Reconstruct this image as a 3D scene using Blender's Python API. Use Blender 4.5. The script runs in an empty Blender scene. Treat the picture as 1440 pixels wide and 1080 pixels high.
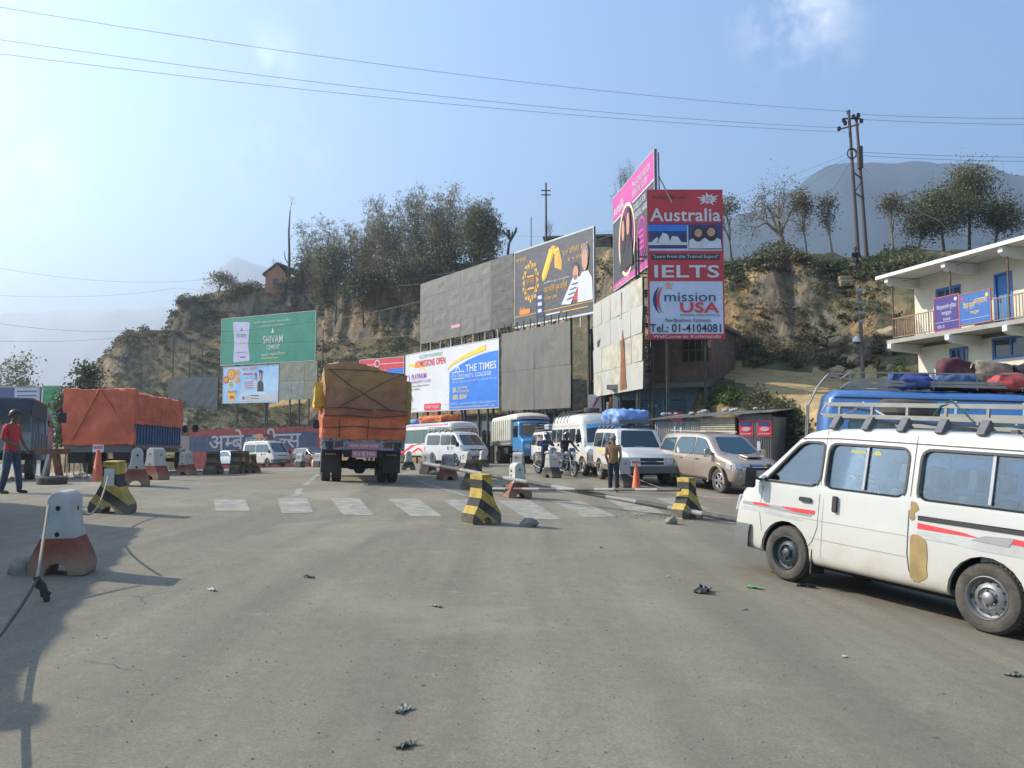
import bpy, bmesh, math, random
import numpy as np
from mathutils import Vector, Matrix, noise
R = math.radians
sc = bpy.context.scene
C = sc.collection
rnd = random.Random(7)
nrs = np.random.RandomState(11)

# ------------------------------------------------------------------ camera, sky, sun, exposure
F = 1120.0
EYE = Vector((0, 0, 1.6))
PITCH = math.atan(72 / F)
cd = bpy.data.cameras.new('camera'); cam = bpy.data.objects.new('camera', cd); C.objects.link(cam)
cd.sensor_width = 36; cd.lens = 36 * F / 1440; cd.clip_start = 0.1; cd.clip_end = 12000
cam.location = EYE; cam.rotation_euler = (math.pi / 2 + PITCH, 0, 0)
sc.camera = cam
SUN_AZ = (-1.0, 0.19)           # the sun stands to the left and a little ahead
SUN_EL = R(35.5)
az = math.atan2(SUN_AZ[1], SUN_AZ[0])
sun_dir = Vector((math.cos(az) * math.cos(SUN_EL), math.sin(az) * math.cos(SUN_EL), math.sin(SUN_EL)))
W = bpy.data.worlds.new('World'); sc.world = W; W.use_nodes = True
nt = W.node_tree; nt.nodes.clear()
sky = nt.nodes.new('ShaderNodeTexSky'); sky.sky_type = 'NISHITA'; sky.sun_disc = False
sky.sun_elevation = SUN_EL; sky.sun_rotation = math.pi / 2 - az
sky.air_density = 1.1; sky.dust_density = 1.6; sky.ozone_density = 2.5; sky.altitude = 1400
bg = nt.nodes.new('ShaderNodeBackground'); bg.inputs[1].default_value = .135
wo = nt.nodes.new('ShaderNodeOutputWorld')
# a few small thin clouds in the sky itself
tc = nt.nodes.new('ShaderNodeTexCoord')
cn = nt.nodes.new('ShaderNodeTexNoise'); cn.inputs['Scale'].default_value = 13; cn.inputs['Detail'].default_value = 6; cn.inputs['Roughness'].default_value = .6
nt.links.new(tc.outputs['Generated'], cn.inputs['Vector'])
big = nt.nodes.new('ShaderNodeTexNoise'); big.inputs['Scale'].default_value = 2.2; big.inputs['Detail'].default_value = 2
nt.links.new(tc.outputs['Generated'], big.inputs['Vector'])
def wmath(op, a, b):
    n = nt.nodes.new('ShaderNodeMath'); n.operation = op; n.use_clamp = True
    for i, x in enumerate((a, b)):
        if isinstance(x, (int, float)): n.inputs[i].default_value = x
        else: nt.links.new(x, n.inputs[i])
    return n.outputs[0]
def cloud(u, v, rad, amp):
    x, y = (u - 720) / F, (540 - v) / F
    d = Vector((x, math.cos(PITCH) - math.sin(PITCH) * y, math.sin(PITCH) + math.cos(PITCH) * y)).normalized()
    n = nt.nodes.new('ShaderNodeVectorMath'); n.operation = 'DISTANCE'; n.inputs[1].default_value = d
    nt.links.new(tc.outputs['Generated'], n.inputs[0])
    mr = nt.nodes.new('ShaderNodeMapRange'); mr.inputs[1].default_value = rad; mr.inputs[2].default_value = 0
    nt.links.new(n.outputs['Value'], mr.inputs[0])
    nr = nt.nodes.new('ShaderNodeMapRange'); nr.inputs[1].default_value = .44; nr.inputs[2].default_value = .68; nt.links.new(cn.outputs['Fac'], nr.inputs[0])
    return wmath('MULTIPLY', wmath('MULTIPLY', nr.outputs[0], mr.outputs[0]), amp)
cl = wmath('ADD', cloud(1126, 24, .085, .75), cloud(385, 225, .08, .35))
cl = wmath('ADD', cl, cloud(380, 84, .05, .4))
cl = wmath('ADD', cl, cloud(0, 250, .10, .5))
mx = nt.nodes.new('ShaderNodeMix'); mx.data_type = 'RGBA'
tint = nt.nodes.new('ShaderNodeMix'); tint.data_type = 'RGBA'; tint.blend_type = 'MULTIPLY'; tint.inputs[0].default_value = 1; tint.inputs[7].default_value = (.82, 1.02, 1.08, 1)
nt.links.new(sky.outputs[0], tint.inputs[6])
nt.links.new(cl, mx.inputs[0]); nt.links.new(tint.outputs[2], mx.inputs[6]); mx.inputs[7].default_value = (7.5, 7.6, 8.0, 1)
nt.links.new(mx.outputs[2], bg.inputs[0]); nt.links.new(bg.outputs[0], wo.inputs[0])
sd = bpy.data.lights.new('sun', 'SUN'); sd.energy = 4.6; sd.angle = R(0.6); sd.color = (1, .93, .80)
so = bpy.data.objects.new('sun', sd); C.objects.link(so); so.rotation_euler = sun_dir.to_track_quat('Z', 'Y').to_euler()
so.location = (-40, 0, 60)
sc.view_settings.view_transform = 'Standard'; sc.view_settings.look = 'None'
sc.view_settings.exposure = 1.10; sc.view_settings.gamma = 1; sc.view_settings.use_curve_mapping = False
sc.cycles.max_bounces = 8; sc.cycles.transparent_max_bounces = 24; sc.cycles.volume_bounces = 0

# ------------------------------------------------------------------ geometry of the place
def sstep(a, b, x):
    t = min(1, max(0, (x - a) / (b - a))); return t * t * (3 - 2 * t)
def ground(x, y):
    w = 1 - .8 * sstep(19, 32, y) - .2 * sstep(32, 50, y)
    xx = max(-9, min(12, x))
    z = -0.045 * xx * w
    z -= .012 * max(0, y - 32) + .0007 * max(0, y - 45) ** 2 if y < 110 else .012 * 78 + .0007 * 65 ** 2
    z -= .0055 * min(7, max(x, 0)) ** 2 * (1 - sstep(11, 15, y))
    z -= .28 * sstep(28, 62, y) * sstep(6, 14, -x)
    return z
def ray(u, v):
    x, y = (u - 720) / F, (540 - v) / F
    cp, sp = math.cos(PITCH), math.sin(PITCH)
    return Vector((x, cp - sp * y, sp + cp * y))
def P(u, v, Y):
    d = ray(u, v); return EYE + d * (Y / d.y)
def G(u, v):
    d = ray(u, v); t = 2.0
    while t < 140:
        p = EYE + d * t
        if p.z <= ground(p.x, p.y): break
        t += .25
    a, b = t - .25, t
    for _ in range(25):
        m = (a + b) / 2; p = EYE + d * m
        if p.z <= ground(p.x, p.y): b = m
        else: a = m
    p = EYE + d * b; p.z = ground(p.x, p.y); return p
def gp(x, y, dz=0): return Vector((x, y, ground(x, y) + dz))

# ------------------------------------------------------------------ materials
MATS = {}
def nodes_of(m): m.use_nodes = True; return m.node_tree
def pm(name, col, rough=.6, metal=0, var=.12, scale=4, bump=0, col2=None, thr=None, coat=0, dust=None, spec=.5, alpha=1, trans=0, emit=None, stretch=None, island=0, dustcol=(.33, .27, .19), coords='Object'):
    if name in MATS: return MATS[name]
    m = bpy.data.materials.new(name); t = nodes_of(m); b = t.nodes['Principled BSDF']
    L = t.links.new
    co = t.nodes.new('ShaderNodeTexCoord'); src = co.outputs[coords]
    if coords == 'World':
        pass
    if stretch:
        mp = t.nodes.new('ShaderNodeMapping'); mp.inputs['Scale'].default_value = stretch; L(src, mp.inputs[0]); src = mp.outputs[0]
    n = t.nodes.new('ShaderNodeTexNoise'); n.inputs['Scale'].default_value = scale; n.inputs['Detail'].default_value = 7; n.inputs['Roughness'].default_value = .62
    L(src, n.inputs['Vector'])
    r = t.nodes.new('ShaderNodeValToRGB'); L(n.outputs['Fac'], r.inputs[0])
    c2 = col2 if col2 else tuple(c * (1 + var * 1.2) for c in col)
    c1 = col if col2 else tuple(c * (1 - var * 1.2) for c in col)
    if thr: r.color_ramp.elements[0].position, r.color_ramp.elements[1].position = thr
    else: r.color_ramp.elements[0].position, r.color_ramp.elements[1].position = .3, .7
    r.color_ramp.elements[0].color = (*c1, 1); r.color_ramp.elements[1].color = (*c2, 1)
    out = r.outputs[0]
    if island:
        g = t.nodes.new('ShaderNodeNewGeometry'); hs = t.nodes.new('ShaderNodeHueSaturation')
        mr = t.nodes.new('ShaderNodeMapRange'); mr.inputs[3].default_value = 1 - island; mr.inputs[4].default_value = 1 + island
        L(g.outputs['Random Per Island'], mr.inputs[0]); L(mr.outputs[0], hs.inputs['Value'])
        mr2 = t.nodes.new('ShaderNodeMapRange'); mr2.inputs[3].default_value = .47; mr2.inputs[4].default_value = .53
        ml = t.nodes.new('ShaderNodeMath'); ml.operation = 'FRACT'; ms = t.nodes.new('ShaderNodeMath'); ms.operation = 'MULTIPLY'; ms.inputs[1].default_value = 17.3
        L(g.outputs['Random Per Island'], ms.inputs[0]); L(ms.outputs[0], ml.inputs[0]); L(ml.outputs[0], mr2.inputs[0]); L(mr2.outputs[0], hs.inputs['Hue'])
        L(out, hs.inputs['Color']); out = hs.outputs[0]
    if dust:
        # dirt thrown up from the road: thicker low on the vehicle, broken up by noise (object space)
        h, amt = dust
        sx = t.nodes.new('ShaderNodeSeparateXYZ'); L(co.outputs['Object'], sx.inputs[0])
        mr = t.nodes.new('ShaderNodeMapRange'); mr.inputs[1].default_value = h; mr.inputs[2].default_value = 0.1; L(sx.outputs['Z'], mr.inputs[0])
        n2 = t.nodes.new('ShaderNodeTexNoise'); n2.inputs['Scale'].default_value = 3.5; n2.inputs['Detail'].default_value = 8; L(co.outputs['Object'], n2.inputs['Vector'])
        mu = t.nodes.new('ShaderNodeMath'); mu.operation = 'MULTIPLY'; L(mr.outputs[0], mu.inputs[0]); L(n2.outputs['Fac'], mu.inputs[1])
        ad = t.nodes.new('ShaderNodeMath'); ad.operation = 'MULTIPLY_ADD'; L(mu.outputs[0], ad.inputs[0]); ad.inputs[1].default_value = amt * 1.6; ad.inputs[2].default_value = .04 * amt; ad.use_clamp = True
        mix = t.nodes.new('ShaderNodeMix'); mix.data_type = 'RGBA'; L(ad.outputs[0], mix.inputs[0]); L(out, mix.inputs[6]); mix.inputs[7].default_value = (*dustcol, 1)
        out = mix.outputs[2]
        ra = t.nodes.new('ShaderNodeMath'); ra.operation = 'ADD'; L(ad.outputs[0], ra.inputs[0]); ra.inputs[1].default_value = rough; ra.use_clamp = True; L(ra.outputs[0], b.inputs['Roughness'])
    else:
        b.inputs['Roughness'].default_value = rough
    L(out, b.inputs['Base Color'])
    b.inputs['Metallic'].default_value = metal; b.inputs['Specular IOR Level'].default_value = spec
    b.inputs['Coat Weight'].default_value = coat; b.inputs['Coat Roughness'].default_value = .08
    if trans: b.inputs['Transmission Weight'].default_value = trans
    if alpha < 1: b.inputs['Alpha'].default_value = alpha
    if emit: b.inputs['Emission Color'].default_value = (*emit[0], 1); b.inputs['Emission Strength'].default_value = emit[1]
    if bump:
        n3 = t.nodes.new('ShaderNodeTexNoise'); n3.inputs['Scale'].default_value = scale * 5; n3.inputs['Detail'].default_value = 6; L(src, n3.inputs['Vector'])
        bp = t.nodes.new('ShaderNodeBump'); bp.inputs['Strength'].default_value = min(1, bump); bp.inputs['Distance'].default_value = .02 if bump <= 1 else .02 * bump
        L(n3.outputs['Fac'], bp.inputs['Height']); L(bp.outputs[0], b.inputs['Normal'])
    MATS[name] = m
    return m
def leafmat(name, c1, c2, island=.45, tl=.35):
    if name in MATS: return MATS[name]
    m = pm(name, c1, rough=.55, col2=c2, scale=.35, island=island, spec=.3)
    t = m.node_tree; b = t.nodes['Principled BSDF']; o = t.nodes['Material Output']
    tr = t.nodes.new('ShaderNodeBsdfTranslucent'); ms = t.nodes.new('ShaderNodeMixShader'); ms.inputs[0].default_value = tl
    t.links.new(b.inputs['Base Color'].links[0].from_socket, tr.inputs[0])
    t.links.new(b.outputs[0], ms.inputs[1]); t.links.new(tr.outputs[0], ms.inputs[2]); t.links.new(ms.outputs[0], o.inputs[0])
    return m

# ------------------------------------------------------------------ mesh builder
class MB:
    def __init__(s): s.v = []; s.f = []; s.m = []
    def add(s, vs, fs, mi=0):
        o = len(s.v); s.v += [tuple(p) for p in vs]
        for f in fs: s.f.append(tuple(i + o for i in f)); s.m.append(mi)
        return s
    def box(s, x0, y0, z0, x1, y1, z1, mi=0):
        vs = [(x0,y0,z0),(x1,y0,z0),(x1,y1,z0),(x0,y1,z0),(x0,y0,z1),(x1,y0,z1),(x1,y1,z1),(x0,y1,z1)]
        return s.add(vs, [(0,3,2,1),(4,5,6,7),(0,1,5,4),(1,2,6,5),(2,3,7,6),(3,0,4,7)], mi)
    def cb(s, c, d, rz=0, mi=0, M=None):
        m = M if M else Matrix.Rotation(rz, 3, 'Z'); c = Vector(c)
        vs = [c + m @ Vector((sx*d[0]/2, sy*d[1]/2, sz*d[2]/2)) for sz in (-1,1) for sx, sy in ((-1,-1),(1,-1),(1,1),(-1,1))]
        return s.add(vs, [(0,3,2,1),(4,5,6,7),(0,1,5,4),(1,2,6,5),(2,3,7,6),(3,0,4,7)], mi)
    def bar(s, a, b, w, h=None, mi=0):
        a, b = Vector(a), Vector(b); d = b - a; h = h or w
        q = d.to_track_quat('Z', 'Y').to_matrix()
        return s.cb((a + b) / 2, (w, h, d.length), M=q, mi=mi)
    def tube(s, pts, r, n=6, mi=0, cap=True):
        pts = [Vector(p) for p in pts]; k = len(pts)
        rs = r if isinstance(r, (list, tuple)) else [r] * k
        o = len(s.v); up = None
        for i, p in enumerate(pts):
            d = (pts[min(i+1, k-1)] - pts[max(i-1, 0)]);  d = d.normalized() if d.length > 1e-9 else Vector((0, 0, 1))
            if up is None: up = Vector((0, 0, 1)) if abs(d.z) < .9 else Vector((1, 0, 0))
            x = d.cross(up); x = x.normalized() if x.length > 1e-6 else Vector((1, 0, 0)); y = x.cross(d).normalized(); up = y
            for j in range(n):
                a = 2 * math.pi * j / n; s.v.append(tuple(p + (x * math.cos(a) + y * math.sin(a)) * rs[i]))
        for i in range(k - 1):
            for j in range(n):
                s.f.append((o+i*n+j, o+(i+1)*n+j, o+(i+1)*n+(j+1) % n, o+i*n+(j+1) % n)); s.m.append(mi)
        if cap:
            s.f.append(tuple(o + j for j in range(n))); s.m.append(mi)
            s.f.append(tuple(o + (k-1)*n + n-1-j for j in range(n))); s.m.append(mi)
        return s
    def lathe(s, prof, n=20, axis='z', c=(0,0,0), mi=0, a0=0, a1=2*math.pi):
        c = Vector(c); o = len(s.v); k = len(prof); full = abs(a1 - a0 - 2*math.pi) < 1e-6; nn = n if full else n + 1
        for r, h in prof:
            for j in range(nn):
                a = a0 + (a1 - a0) * j / n; x, y = r*math.cos(a), r*math.sin(a)
                p = {'z': (x, y, h), 'y': (x, h, y), 'x': (h, x, y)}[axis]
                s.v.append(tuple(c + Vector(p)))
        for i in range(k - 1):
            for j in range(n):
                j2 = (j+1) % nn
                q = (o+i*nn+j, o+i*nn+j2, o+(i+1)*nn+j2, o+(i+1)*nn+j)
                s.f.append(q if axis != 'y' else q[::-1]); s.m.append(mi)
        return s
    def prism(s, poly, axis, a, b, mi=0, mi_side=None):
        n = len(poly)
        def mk(p, h): return {'y': (p[0], h, p[1]), 'x': (h, p[0], p[1]), 'z': (p[0], p[1], h)}[axis]
        vs = [mk(p, a) for p in poly] + [mk(p, b) for p in poly]
        o = len(s.v); s.v += vs
        s.f.append(tuple(o+i for i in range(n))); s.m.append(mi)
        s.f.append(tuple(o+2*n-1-i for i in range(n))); s.m.append(mi)
        for i in range(n):
            j = (i+1) % n; s.f.append((o+j, o+i, o+n+i, o+n+j)); s.m.append(mi if mi_side is None else mi_side)
        return s
    def mesh(s, name, mats, smooth=None):
        me = bpy.data.meshes.new(name); me.from_pydata(s.v, [], s.f)
        for m in (mats if isinstance(mats, (list, tuple)) else [mats]): me.materials.append(m)
        if any(s.m): me.polygons.foreach_set('material_index', s.m)
        b = bmesh.new(); b.from_mesh(me); bmesh.ops.recalc_face_normals(b, faces=b.faces); b.to_mesh(me); b.free()
        if smooth is not None: shade(me, smooth)
        return me
    def build(s, name, mats, parent=None, smooth=None, bevel=0, loc=None, rot=None):
        return link(name, s.mesh(name, mats, smooth), parent, bevel, loc, rot)
def shade(me, ang):
    me.polygons.foreach_set('use_smooth', [True] * len(me.polygons))
    if ang < 179: me.set_sharp_from_angle(angle=R(ang))
def link(name, me, parent=None, bevel=0, loc=None, rot=None):
    o = bpy.data.objects.new(name, me); C.objects.link(o)
    if parent: o.parent = parent
    if loc is not None: o.location = loc
    if rot is not None: o.rotation_euler = rot
    if bevel:
        m = o.modifiers.new('bevel', 'BEVEL'); m.width = bevel; m.segments = 2; m.limit_method = 'ANGLE'; m.angle_limit = R(40)
    return o
def tag(o, label=None, cat=None, group=None, kind=None):
    if label: o['label'] = label
    if cat: o['category'] = cat
    if group: o['group'] = group
    if kind: o['kind'] = kind
    return o
def thing(name, label, cat, loc=(0,0,0), rz=0, group=None):
    o = bpy.data.objects.new(name, None); C.objects.link(o); o.empty_display_size = .3
    o.location = loc; o.rotation_euler = (0, 0, rz); return tag(o, label, cat, group)
def copy_tree(o, parent=None, kids=None):
    kids = kids if kids is not None else child_map()
    c = o.copy(); C.objects.link(c); c.parent = parent
    for ch in kids.get(o.name, []): copy_tree(ch, c, kids)
    return c
def child_map():
    d = {}
    for o in bpy.data.objects:
        if o.parent: d.setdefault(o.parent.name, []).append(o)
    return d
_tmp = bpy.data.scenes.new('scratch')
def evaluate(me, mods):
    """mods: list of functions adding modifiers to the scratch object; returns the resulting mesh"""
    o = bpy.data.objects.new('scratch', me); _tmp.collection.objects.link(o); extra = []
    for f in mods:
        e = f(o)
        if e: extra.append(e); _tmp.collection.objects.link(e)
    vl = _tmp.view_layers[0]; vl.update(); dg = vl.depsgraph
    out = bpy.data.meshes.new_from_object(o.evaluated_get(dg))
    for e in extra + [o]: bpy.data.objects.remove(e)
    return out
def cut(me, cutter, op='DIFFERENCE', self_=False, solver='EXACT'):
    def f(o):
        e = bpy.data.objects.new('cutter', cutter); m = o.modifiers.new('b', 'BOOLEAN'); m.object = e; m.operation = op; m.solver = solver; m.use_self = self_ if solver == 'EXACT' else False; return e
    return evaluate(me, [f])
_TX = {}
def text_mesh(s, bold=0):
    k = (s, bold)
    if k not in _TX:
        cu = bpy.data.curves.new('lettering', 'FONT'); cu.body = s; cu.resolution_u = 3; cu.offset = bold; cu.space_character = 1 + bold * 2
        o = bpy.data.objects.new('lettering', cu); me = bpy.data.meshes.new_from_object(o); bpy.data.objects.remove(o)
        n = len(me.vertices); a = np.zeros(n * 3); me.vertices.foreach_get('co', a); a = a.reshape(-1, 3)
        _TX[k] = (a, [tuple(p.vertices) for p in me.polygons])
    return _TX[k]
def rr(x0, z0, x1, z1, r, n=4):
    out = []
    for cx, cz, a in ((x1-r, z0+r, -90), (x1-r, z1-r, 0), (x0+r, z1-r, 90), (x0+r, z0+r, 180)):
        for i in range(n + 1): t = R(a + 90 * i / n); out.append((cx + r*math.cos(t), cz + r*math.sin(t)))
    return out
def rpoly(pts, r, n=3):
    out = []; k = len(pts)
    for i in range(k):
        p, a, b = Vector(pts[i]), Vector(pts[i-1]), Vector(pts[(i+1) % k])
        ri = r[i] if isinstance(r, (list, tuple)) else r
        d1, d2 = (a-p), (b-p); l = min(ri, d1.length*.45, d2.length*.45)
        s, e = p + d1.normalized()*l, p + d2.normalized()*l
        for j in range(n + 1):
            t = j / n; out.append(tuple((s*(1-t)**2 + p*2*t*(1-t) + e*t*t)))
    return out
def ell(cx, cz, rx, rz, n=20): return [(cx + rx*math.cos(2*math.pi*i/n), cz + rz*math.sin(2*math.pi*i/n)) for i in range(n)]
class Board:
    """flat print on a board: local x along the board, z up, the face looks to local -y"""
    def __init__(s, parent, y=0.0, step=.012): s.p = parent; s.y = y; s.st = step; s.kx = 1.0
    def poly(s, name, pts, mat, layer=1, label=None):
        mb = MB(); y = s.y - s.st * layer; mb.prism([(p[0]*s.kx, p[1]) for p in pts], 'y', y, y + s.st * .7)
        o = mb.build(name, mat, s.p)
        if label: o['label'] = label
        return o
    def rect(s, name, x0, z0, x1, z1, mat, layer=1, label=None): return s.poly(name, [(x0,z0),(x1,z0),(x1,z1),(x0,z1)], mat, layer, label)
    def text(s, t, x0, z0, x1, z1, mat, layer=2, bold=0, shear=0, slope=0, name='lettering', fit=True):
        a, fs = text_mesh(t, bold)
        if len(a) == 0: return
        mn, mx_ = a.min(0), a.max(0)
        sx = (x1-x0) / max(1e-6, mx_[0]-mn[0]); sz = (z1-z0) / max(1e-6, mx_[1]-mn[1])
        x0 *= s.kx; sx *= s.kx; y = s.y - s.st * layer
        vs = [((p[0]-mn[0])*sx + x0 + shear*(p[1]-mn[1])*sz, y, (p[1]-mn[1])*sz + z0 + slope*(p[0]-mn[0])*sx) for p in a]
        mb = MB(); mb.add(vs, fs); return mb.build(name, mat, s.p)
# ------------------------------------------------------------------ ground, road, hills
def grid_mesh(name, xs, ys, fz, mat, smooth=True):
    nx, ny = len(xs), len(ys)
    v = [(x, y, fz(x, y)) for y in ys for x in xs]
    f = [(j*nx+i, j*nx+i+1, (j+1)*nx+i+1, (j+1)*nx+i) for j in range(ny-1) for i in range(nx-1)]
    me = bpy.data.meshes.new(name); me.from_pydata(v, [], f); me.materials.append(mat)
    if smooth: me.polygons.foreach_set('use_smooth', [True]*len(f))
    return me
def frange(a, b, s): return [a + s*i for i in range(int(round((b-a)/s))+1)]

def road_material():
    m = bpy.data.materials.new('asphalt'); t = nodes_of(m); b = t.nodes['Principled BSDF']; L = t.links.new
    co = t.nodes.new('ShaderNodeTexCoord').outputs['Object']
    def noise_(sc_, det=6, rough=.6, dist=0, vec=co):
        n = t.nodes.new('ShaderNodeTexNoise'); n.inputs['Scale'].default_value = sc_; n.inputs['Detail'].default_value = det
        n.inputs['Roughness'].default_value = rough; n.inputs['Distortion'].default_value = dist; L(vec, n.inputs['Vector']); return n.outputs['Fac']
    def ramp(f, p0, p1, c0=(0,0,0), c1=(1,1,1)):
        r = t.nodes.new('ShaderNodeValToRGB'); L(f, r.inputs[0]); e = r.color_ramp.elements
        e[0].position, e[1].position = p0, p1; e[0].color = (*c0, 1); e[1].color = (*c1, 1); return r.outputs[0]
    def mix(f, a, b_, mode='MIX'):
        x = t.nodes.new('ShaderNodeMix'); x.data_type = 'RGBA'; x.blend_type = mode
        for i, s_ in ((0, f), (6, a), (7, b_)):
            if hasattr(s_, 'links') or hasattr(s_, 'is_output'): L(s_, x.inputs[i])
            elif isinstance(s_, tuple): x.inputs[i].default_value = (*s_, 1)
            else: x.inputs[i].default_value = s_
        return x.outputs[2]
    base = ramp(noise_(.35, 5), .35, .68, (.200, .173, .122), (.262, .228, .162))
    # streaks along the traffic direction
    mp = t.nodes.new('ShaderNodeMapping'); mp.inputs['Rotation'].default_value = (0, 0, R(24)); mp.inputs['Scale'].default_value = (1.1, .09, 1); L(co, mp.inputs[0])
    st = ramp(noise_(1.0, 5, .6, .3, mp.outputs[0]), .42, .66)
    base = mix(st, base, (.172, .150, .110))
    base2 = ramp(noise_(2.3, 7, .7), .58, .74)
    base = mix(base2, base, (.265, .235, .17))
    fine = ramp(noise_(55, 3, .8), .3, .75, (.70, .70, .70), (1.30, 1.30, 1.30)); base = mix(1.0, base, fine, 'MULTIPLY')
    fine = ramp(noise_(9, 6, .75), .3, .7, (.88, .88, .88), (1.1, 1.1, 1.1)); base = mix(1.0, base, fine, 'MULTIPLY')
    sp = t.nodes.new('ShaderNodeTexVoronoi'); sp.inputs['Scale'].default_value = 2.2; L(co, sp.inputs['Vector'])
    base = mix(ramp(sp.outputs['Distance'], .03, .045, (1, 1, 1), (0, 0, 0)), base, (.05, .048, .045))   # oil and gum spots
    mp2 = t.nodes.new('ShaderNodeMapping'); mp2.inputs['Rotation'].default_value = (0, 0, R(-14)); mp2.inputs['Scale'].default_value = (.9, .05, 1); L(co, mp2.inputs[0])
    base = mix(ramp(noise_(1.6, 4, .55, .5, mp2.outputs[0]), .54, .72, c1=(.55,.55,.55)), base, (.148, .133, .106))
    base = mix(ramp(noise_(.16, 6, .65, 1.0), .54, .66, c1=(.6,.6,.6)), base, (.31, .27, .19))
    base = mix(ramp(noise_(.8, 8, .7, .6), .62, .70, c1=(.5,.5,.5)), base, (.115, .108, .098))
    # thin cracks
    w = t.nodes.new('ShaderNodeTexNoise'); w.inputs['Scale'].default_value = 1.1; w.inputs['Detail'].default_value = 8; L(co, w.inputs['Vector'])
    ad = t.nodes.new('ShaderNodeVectorMath'); ad.operation = 'ADD'; L(co, ad.inputs[0]); L(w.outputs['Color'], ad.inputs[1])
    vo = t.nodes.new('ShaderNodeTexVoronoi'); vo.feature = 'DISTANCE_TO_EDGE'; vo.inputs['Scale'].default_value = .30; L(ad.outputs[0], vo.inputs['Vector'])
    cr = ramp(vo.outputs['Distance'], .0008, .0025, (1, 1, 1), (0, 0, 0))
    crm = ramp(noise_(.5, 2), .60, .66); cr = mix(1.0, cr, crm, 'MULTIPLY')
    base = mix(cr, base, (.06, .055, .05))
    L(base, b.inputs['Base Color'])
    rg = ramp(noise_(3, 5), .3, .7, (.78, .78, .78), (.93, .93, .93)); L(rg, b.inputs['Roughness'])
    b.inputs['Specular IOR Level'].default_value = .35
    bp = t.nodes.new('ShaderNodeBump'); bp.inputs['Strength'].default_value = .5; bp.inputs['Distance'].default_value = .006
    L(noise_(110, 4, .8), bp.inputs['Height']); L(bp.outputs[0], b.inputs['Normal'])
    return m
M_road = road_material()
M_dirt = pm('dirt', (.23, .18, .115), rough=.95, col2=(.34, .28, .19), scale=.8, bump=1)
far = [-6000, -3000, -1500, -800, -400, -250, -160, -110, -80]
xs = far + frange(-60, 60, 1.5) + [-a for a in far[::-1]]
ys = [-600, -200, -80, -40] + frange(-20, 120, 1.5) + [135, 160, 220, 300, 450, 700, 1100, 2000, 4000, 8000]
def gz(x, y):
    z = ground(x, y) - .05
    if x < -9 and y > 18: z -= .35 * sstep(9, 40, -x)
    z -= 60 * sstep(110, 420, y)
    return z
tag(link('ground', grid_mesh('ground', xs, ys, gz, M_dirt)), kind='structure')
rxs = frange(-15.5, 17.5, .75); rys = frange(-9, 78, .75)
def rz_(x, y): return ground(x, y) + .004
me = grid_mesh('road', rxs, rys, rz_, M_road)
tag(link('road', me), kind='structure')

# painted crossing: worn white bars
M_paint = pm('worn_road_paint', (.19, .18, .155), rough=.85, col2=(.39, .35, .26), thr=(.34, .70), scale=3.2)
stripes = [((300,703),(345,703),(352,719),(303,719)), ((390,701),(432,701),(441,722),(396,722)), ((464,701),(505,701),(526,725),(483,725)),
           ((545,702),(588,702),(622,727),(578,727)), ((621,703),(665,703),(708,729),(662,729)), ((700,704),(745,704),(790,731),(742,731)),
           ((775,705),(818,705),(868,727),(823,728)), ((852,702),(890,702),(935,722),(893,724)), ((620+300,701),(950,700),(1000,716),(968,718))]
cross = MB(); i0 = 0
for q in stripes:
    c = [G(*p) for p in q]; n = 8
    for i in range(n):
        t0, t1 = i/n, (i+1)/n
        a, b_ = c[0].lerp(c[3], t0), c[1].lerp(c[2], t0); d, e = c[0].lerp(c[3], t1), c[1].lerp(c[2], t1)
        cross.add([gp(p.x, p.y, .009) for p in (a, b_, e, d)], [(0, 1, 2, 3)])
tag(cross.build('crossing_stripes', M_paint), kind='structure')
# worn edge line curving off at the left lane, and a short diagonal lane mark
M_paint2 = pm('faint_road_paint', (.19, .18, .155), rough=.85, col2=(.36, .34, .29), thr=(.4, .6), scale=4)
ln = MB()
def ribbon(mb, pix, w, dz=.009):
    pts = [G(*p) for p in pix]; L_ = []
    for i, p in enumerate(pts):
        d = (pts[min(i+1, len(pts)-1)] - pts[max(i-1, 0)]); d.z = 0; d.normalize(); s_ = Vector((-d.y, d.x, 0)) * w / 2
        L_ += [gp(p.x+s_.x, p.y+s_.y, dz), gp(p.x-s_.x, p.y-s_.y, dz)]
    mb.add(L_, [(2*i, 2*i+1, 2*i+3, 2*i+2) for i in range(len(pts)-1)])
ribbon(ln, [(452,660),(447,668),(432,680),(420,690),(418,698)], .16)
ribbon(ln, [(625,688),(640,693),(655,698)], .14)
ribbon(ln, [(588,676),(606,683),(624,688)], .14)
tag(ln.build('lane_markings', M_paint2), kind='structure')

# ---------------------------------------------------------------- the hill: (distance, height) keys per bearing
def zv(u, v, Y): return P(u, v, Y).z
COL = {}
def col(u, *k): COL[u] = [(Y, (z[1] if isinstance(z, tuple) else zv(u, z, Y))) for Y, z in k]
Z = lambda z: ('z', z)
col(-900, (92,Z(-4)), (96,Z(-6)), (100,Z(-9)), (104,Z(-12)), (107,Z(-13)), (110,Z(-14)), (125,Z(-20)), (200,Z(-50)))
col(30, (92,Z(-4)), (96,Z(-6)), (100,Z(-8)), (104,Z(-10)), (107,Z(-12)), (110,Z(-13)), (125,Z(-20)), (200,Z(-50)))
col(92, (86,Z(-3)), (89,620), (92,600), (96,575), (98,570), (100,568), (112,580), (170,Z(-30)))
col(128, (84,Z(-2.6)), (88,600), (92,570), (97,532), (100,528), (103,526), (116,530), (170,Z(-20)))
col(172, (83,Z(-2.4)), (88,592), (93,555), (99,474), (102,470), (105,469), (116,480), (170,Z(-15)))
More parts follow.
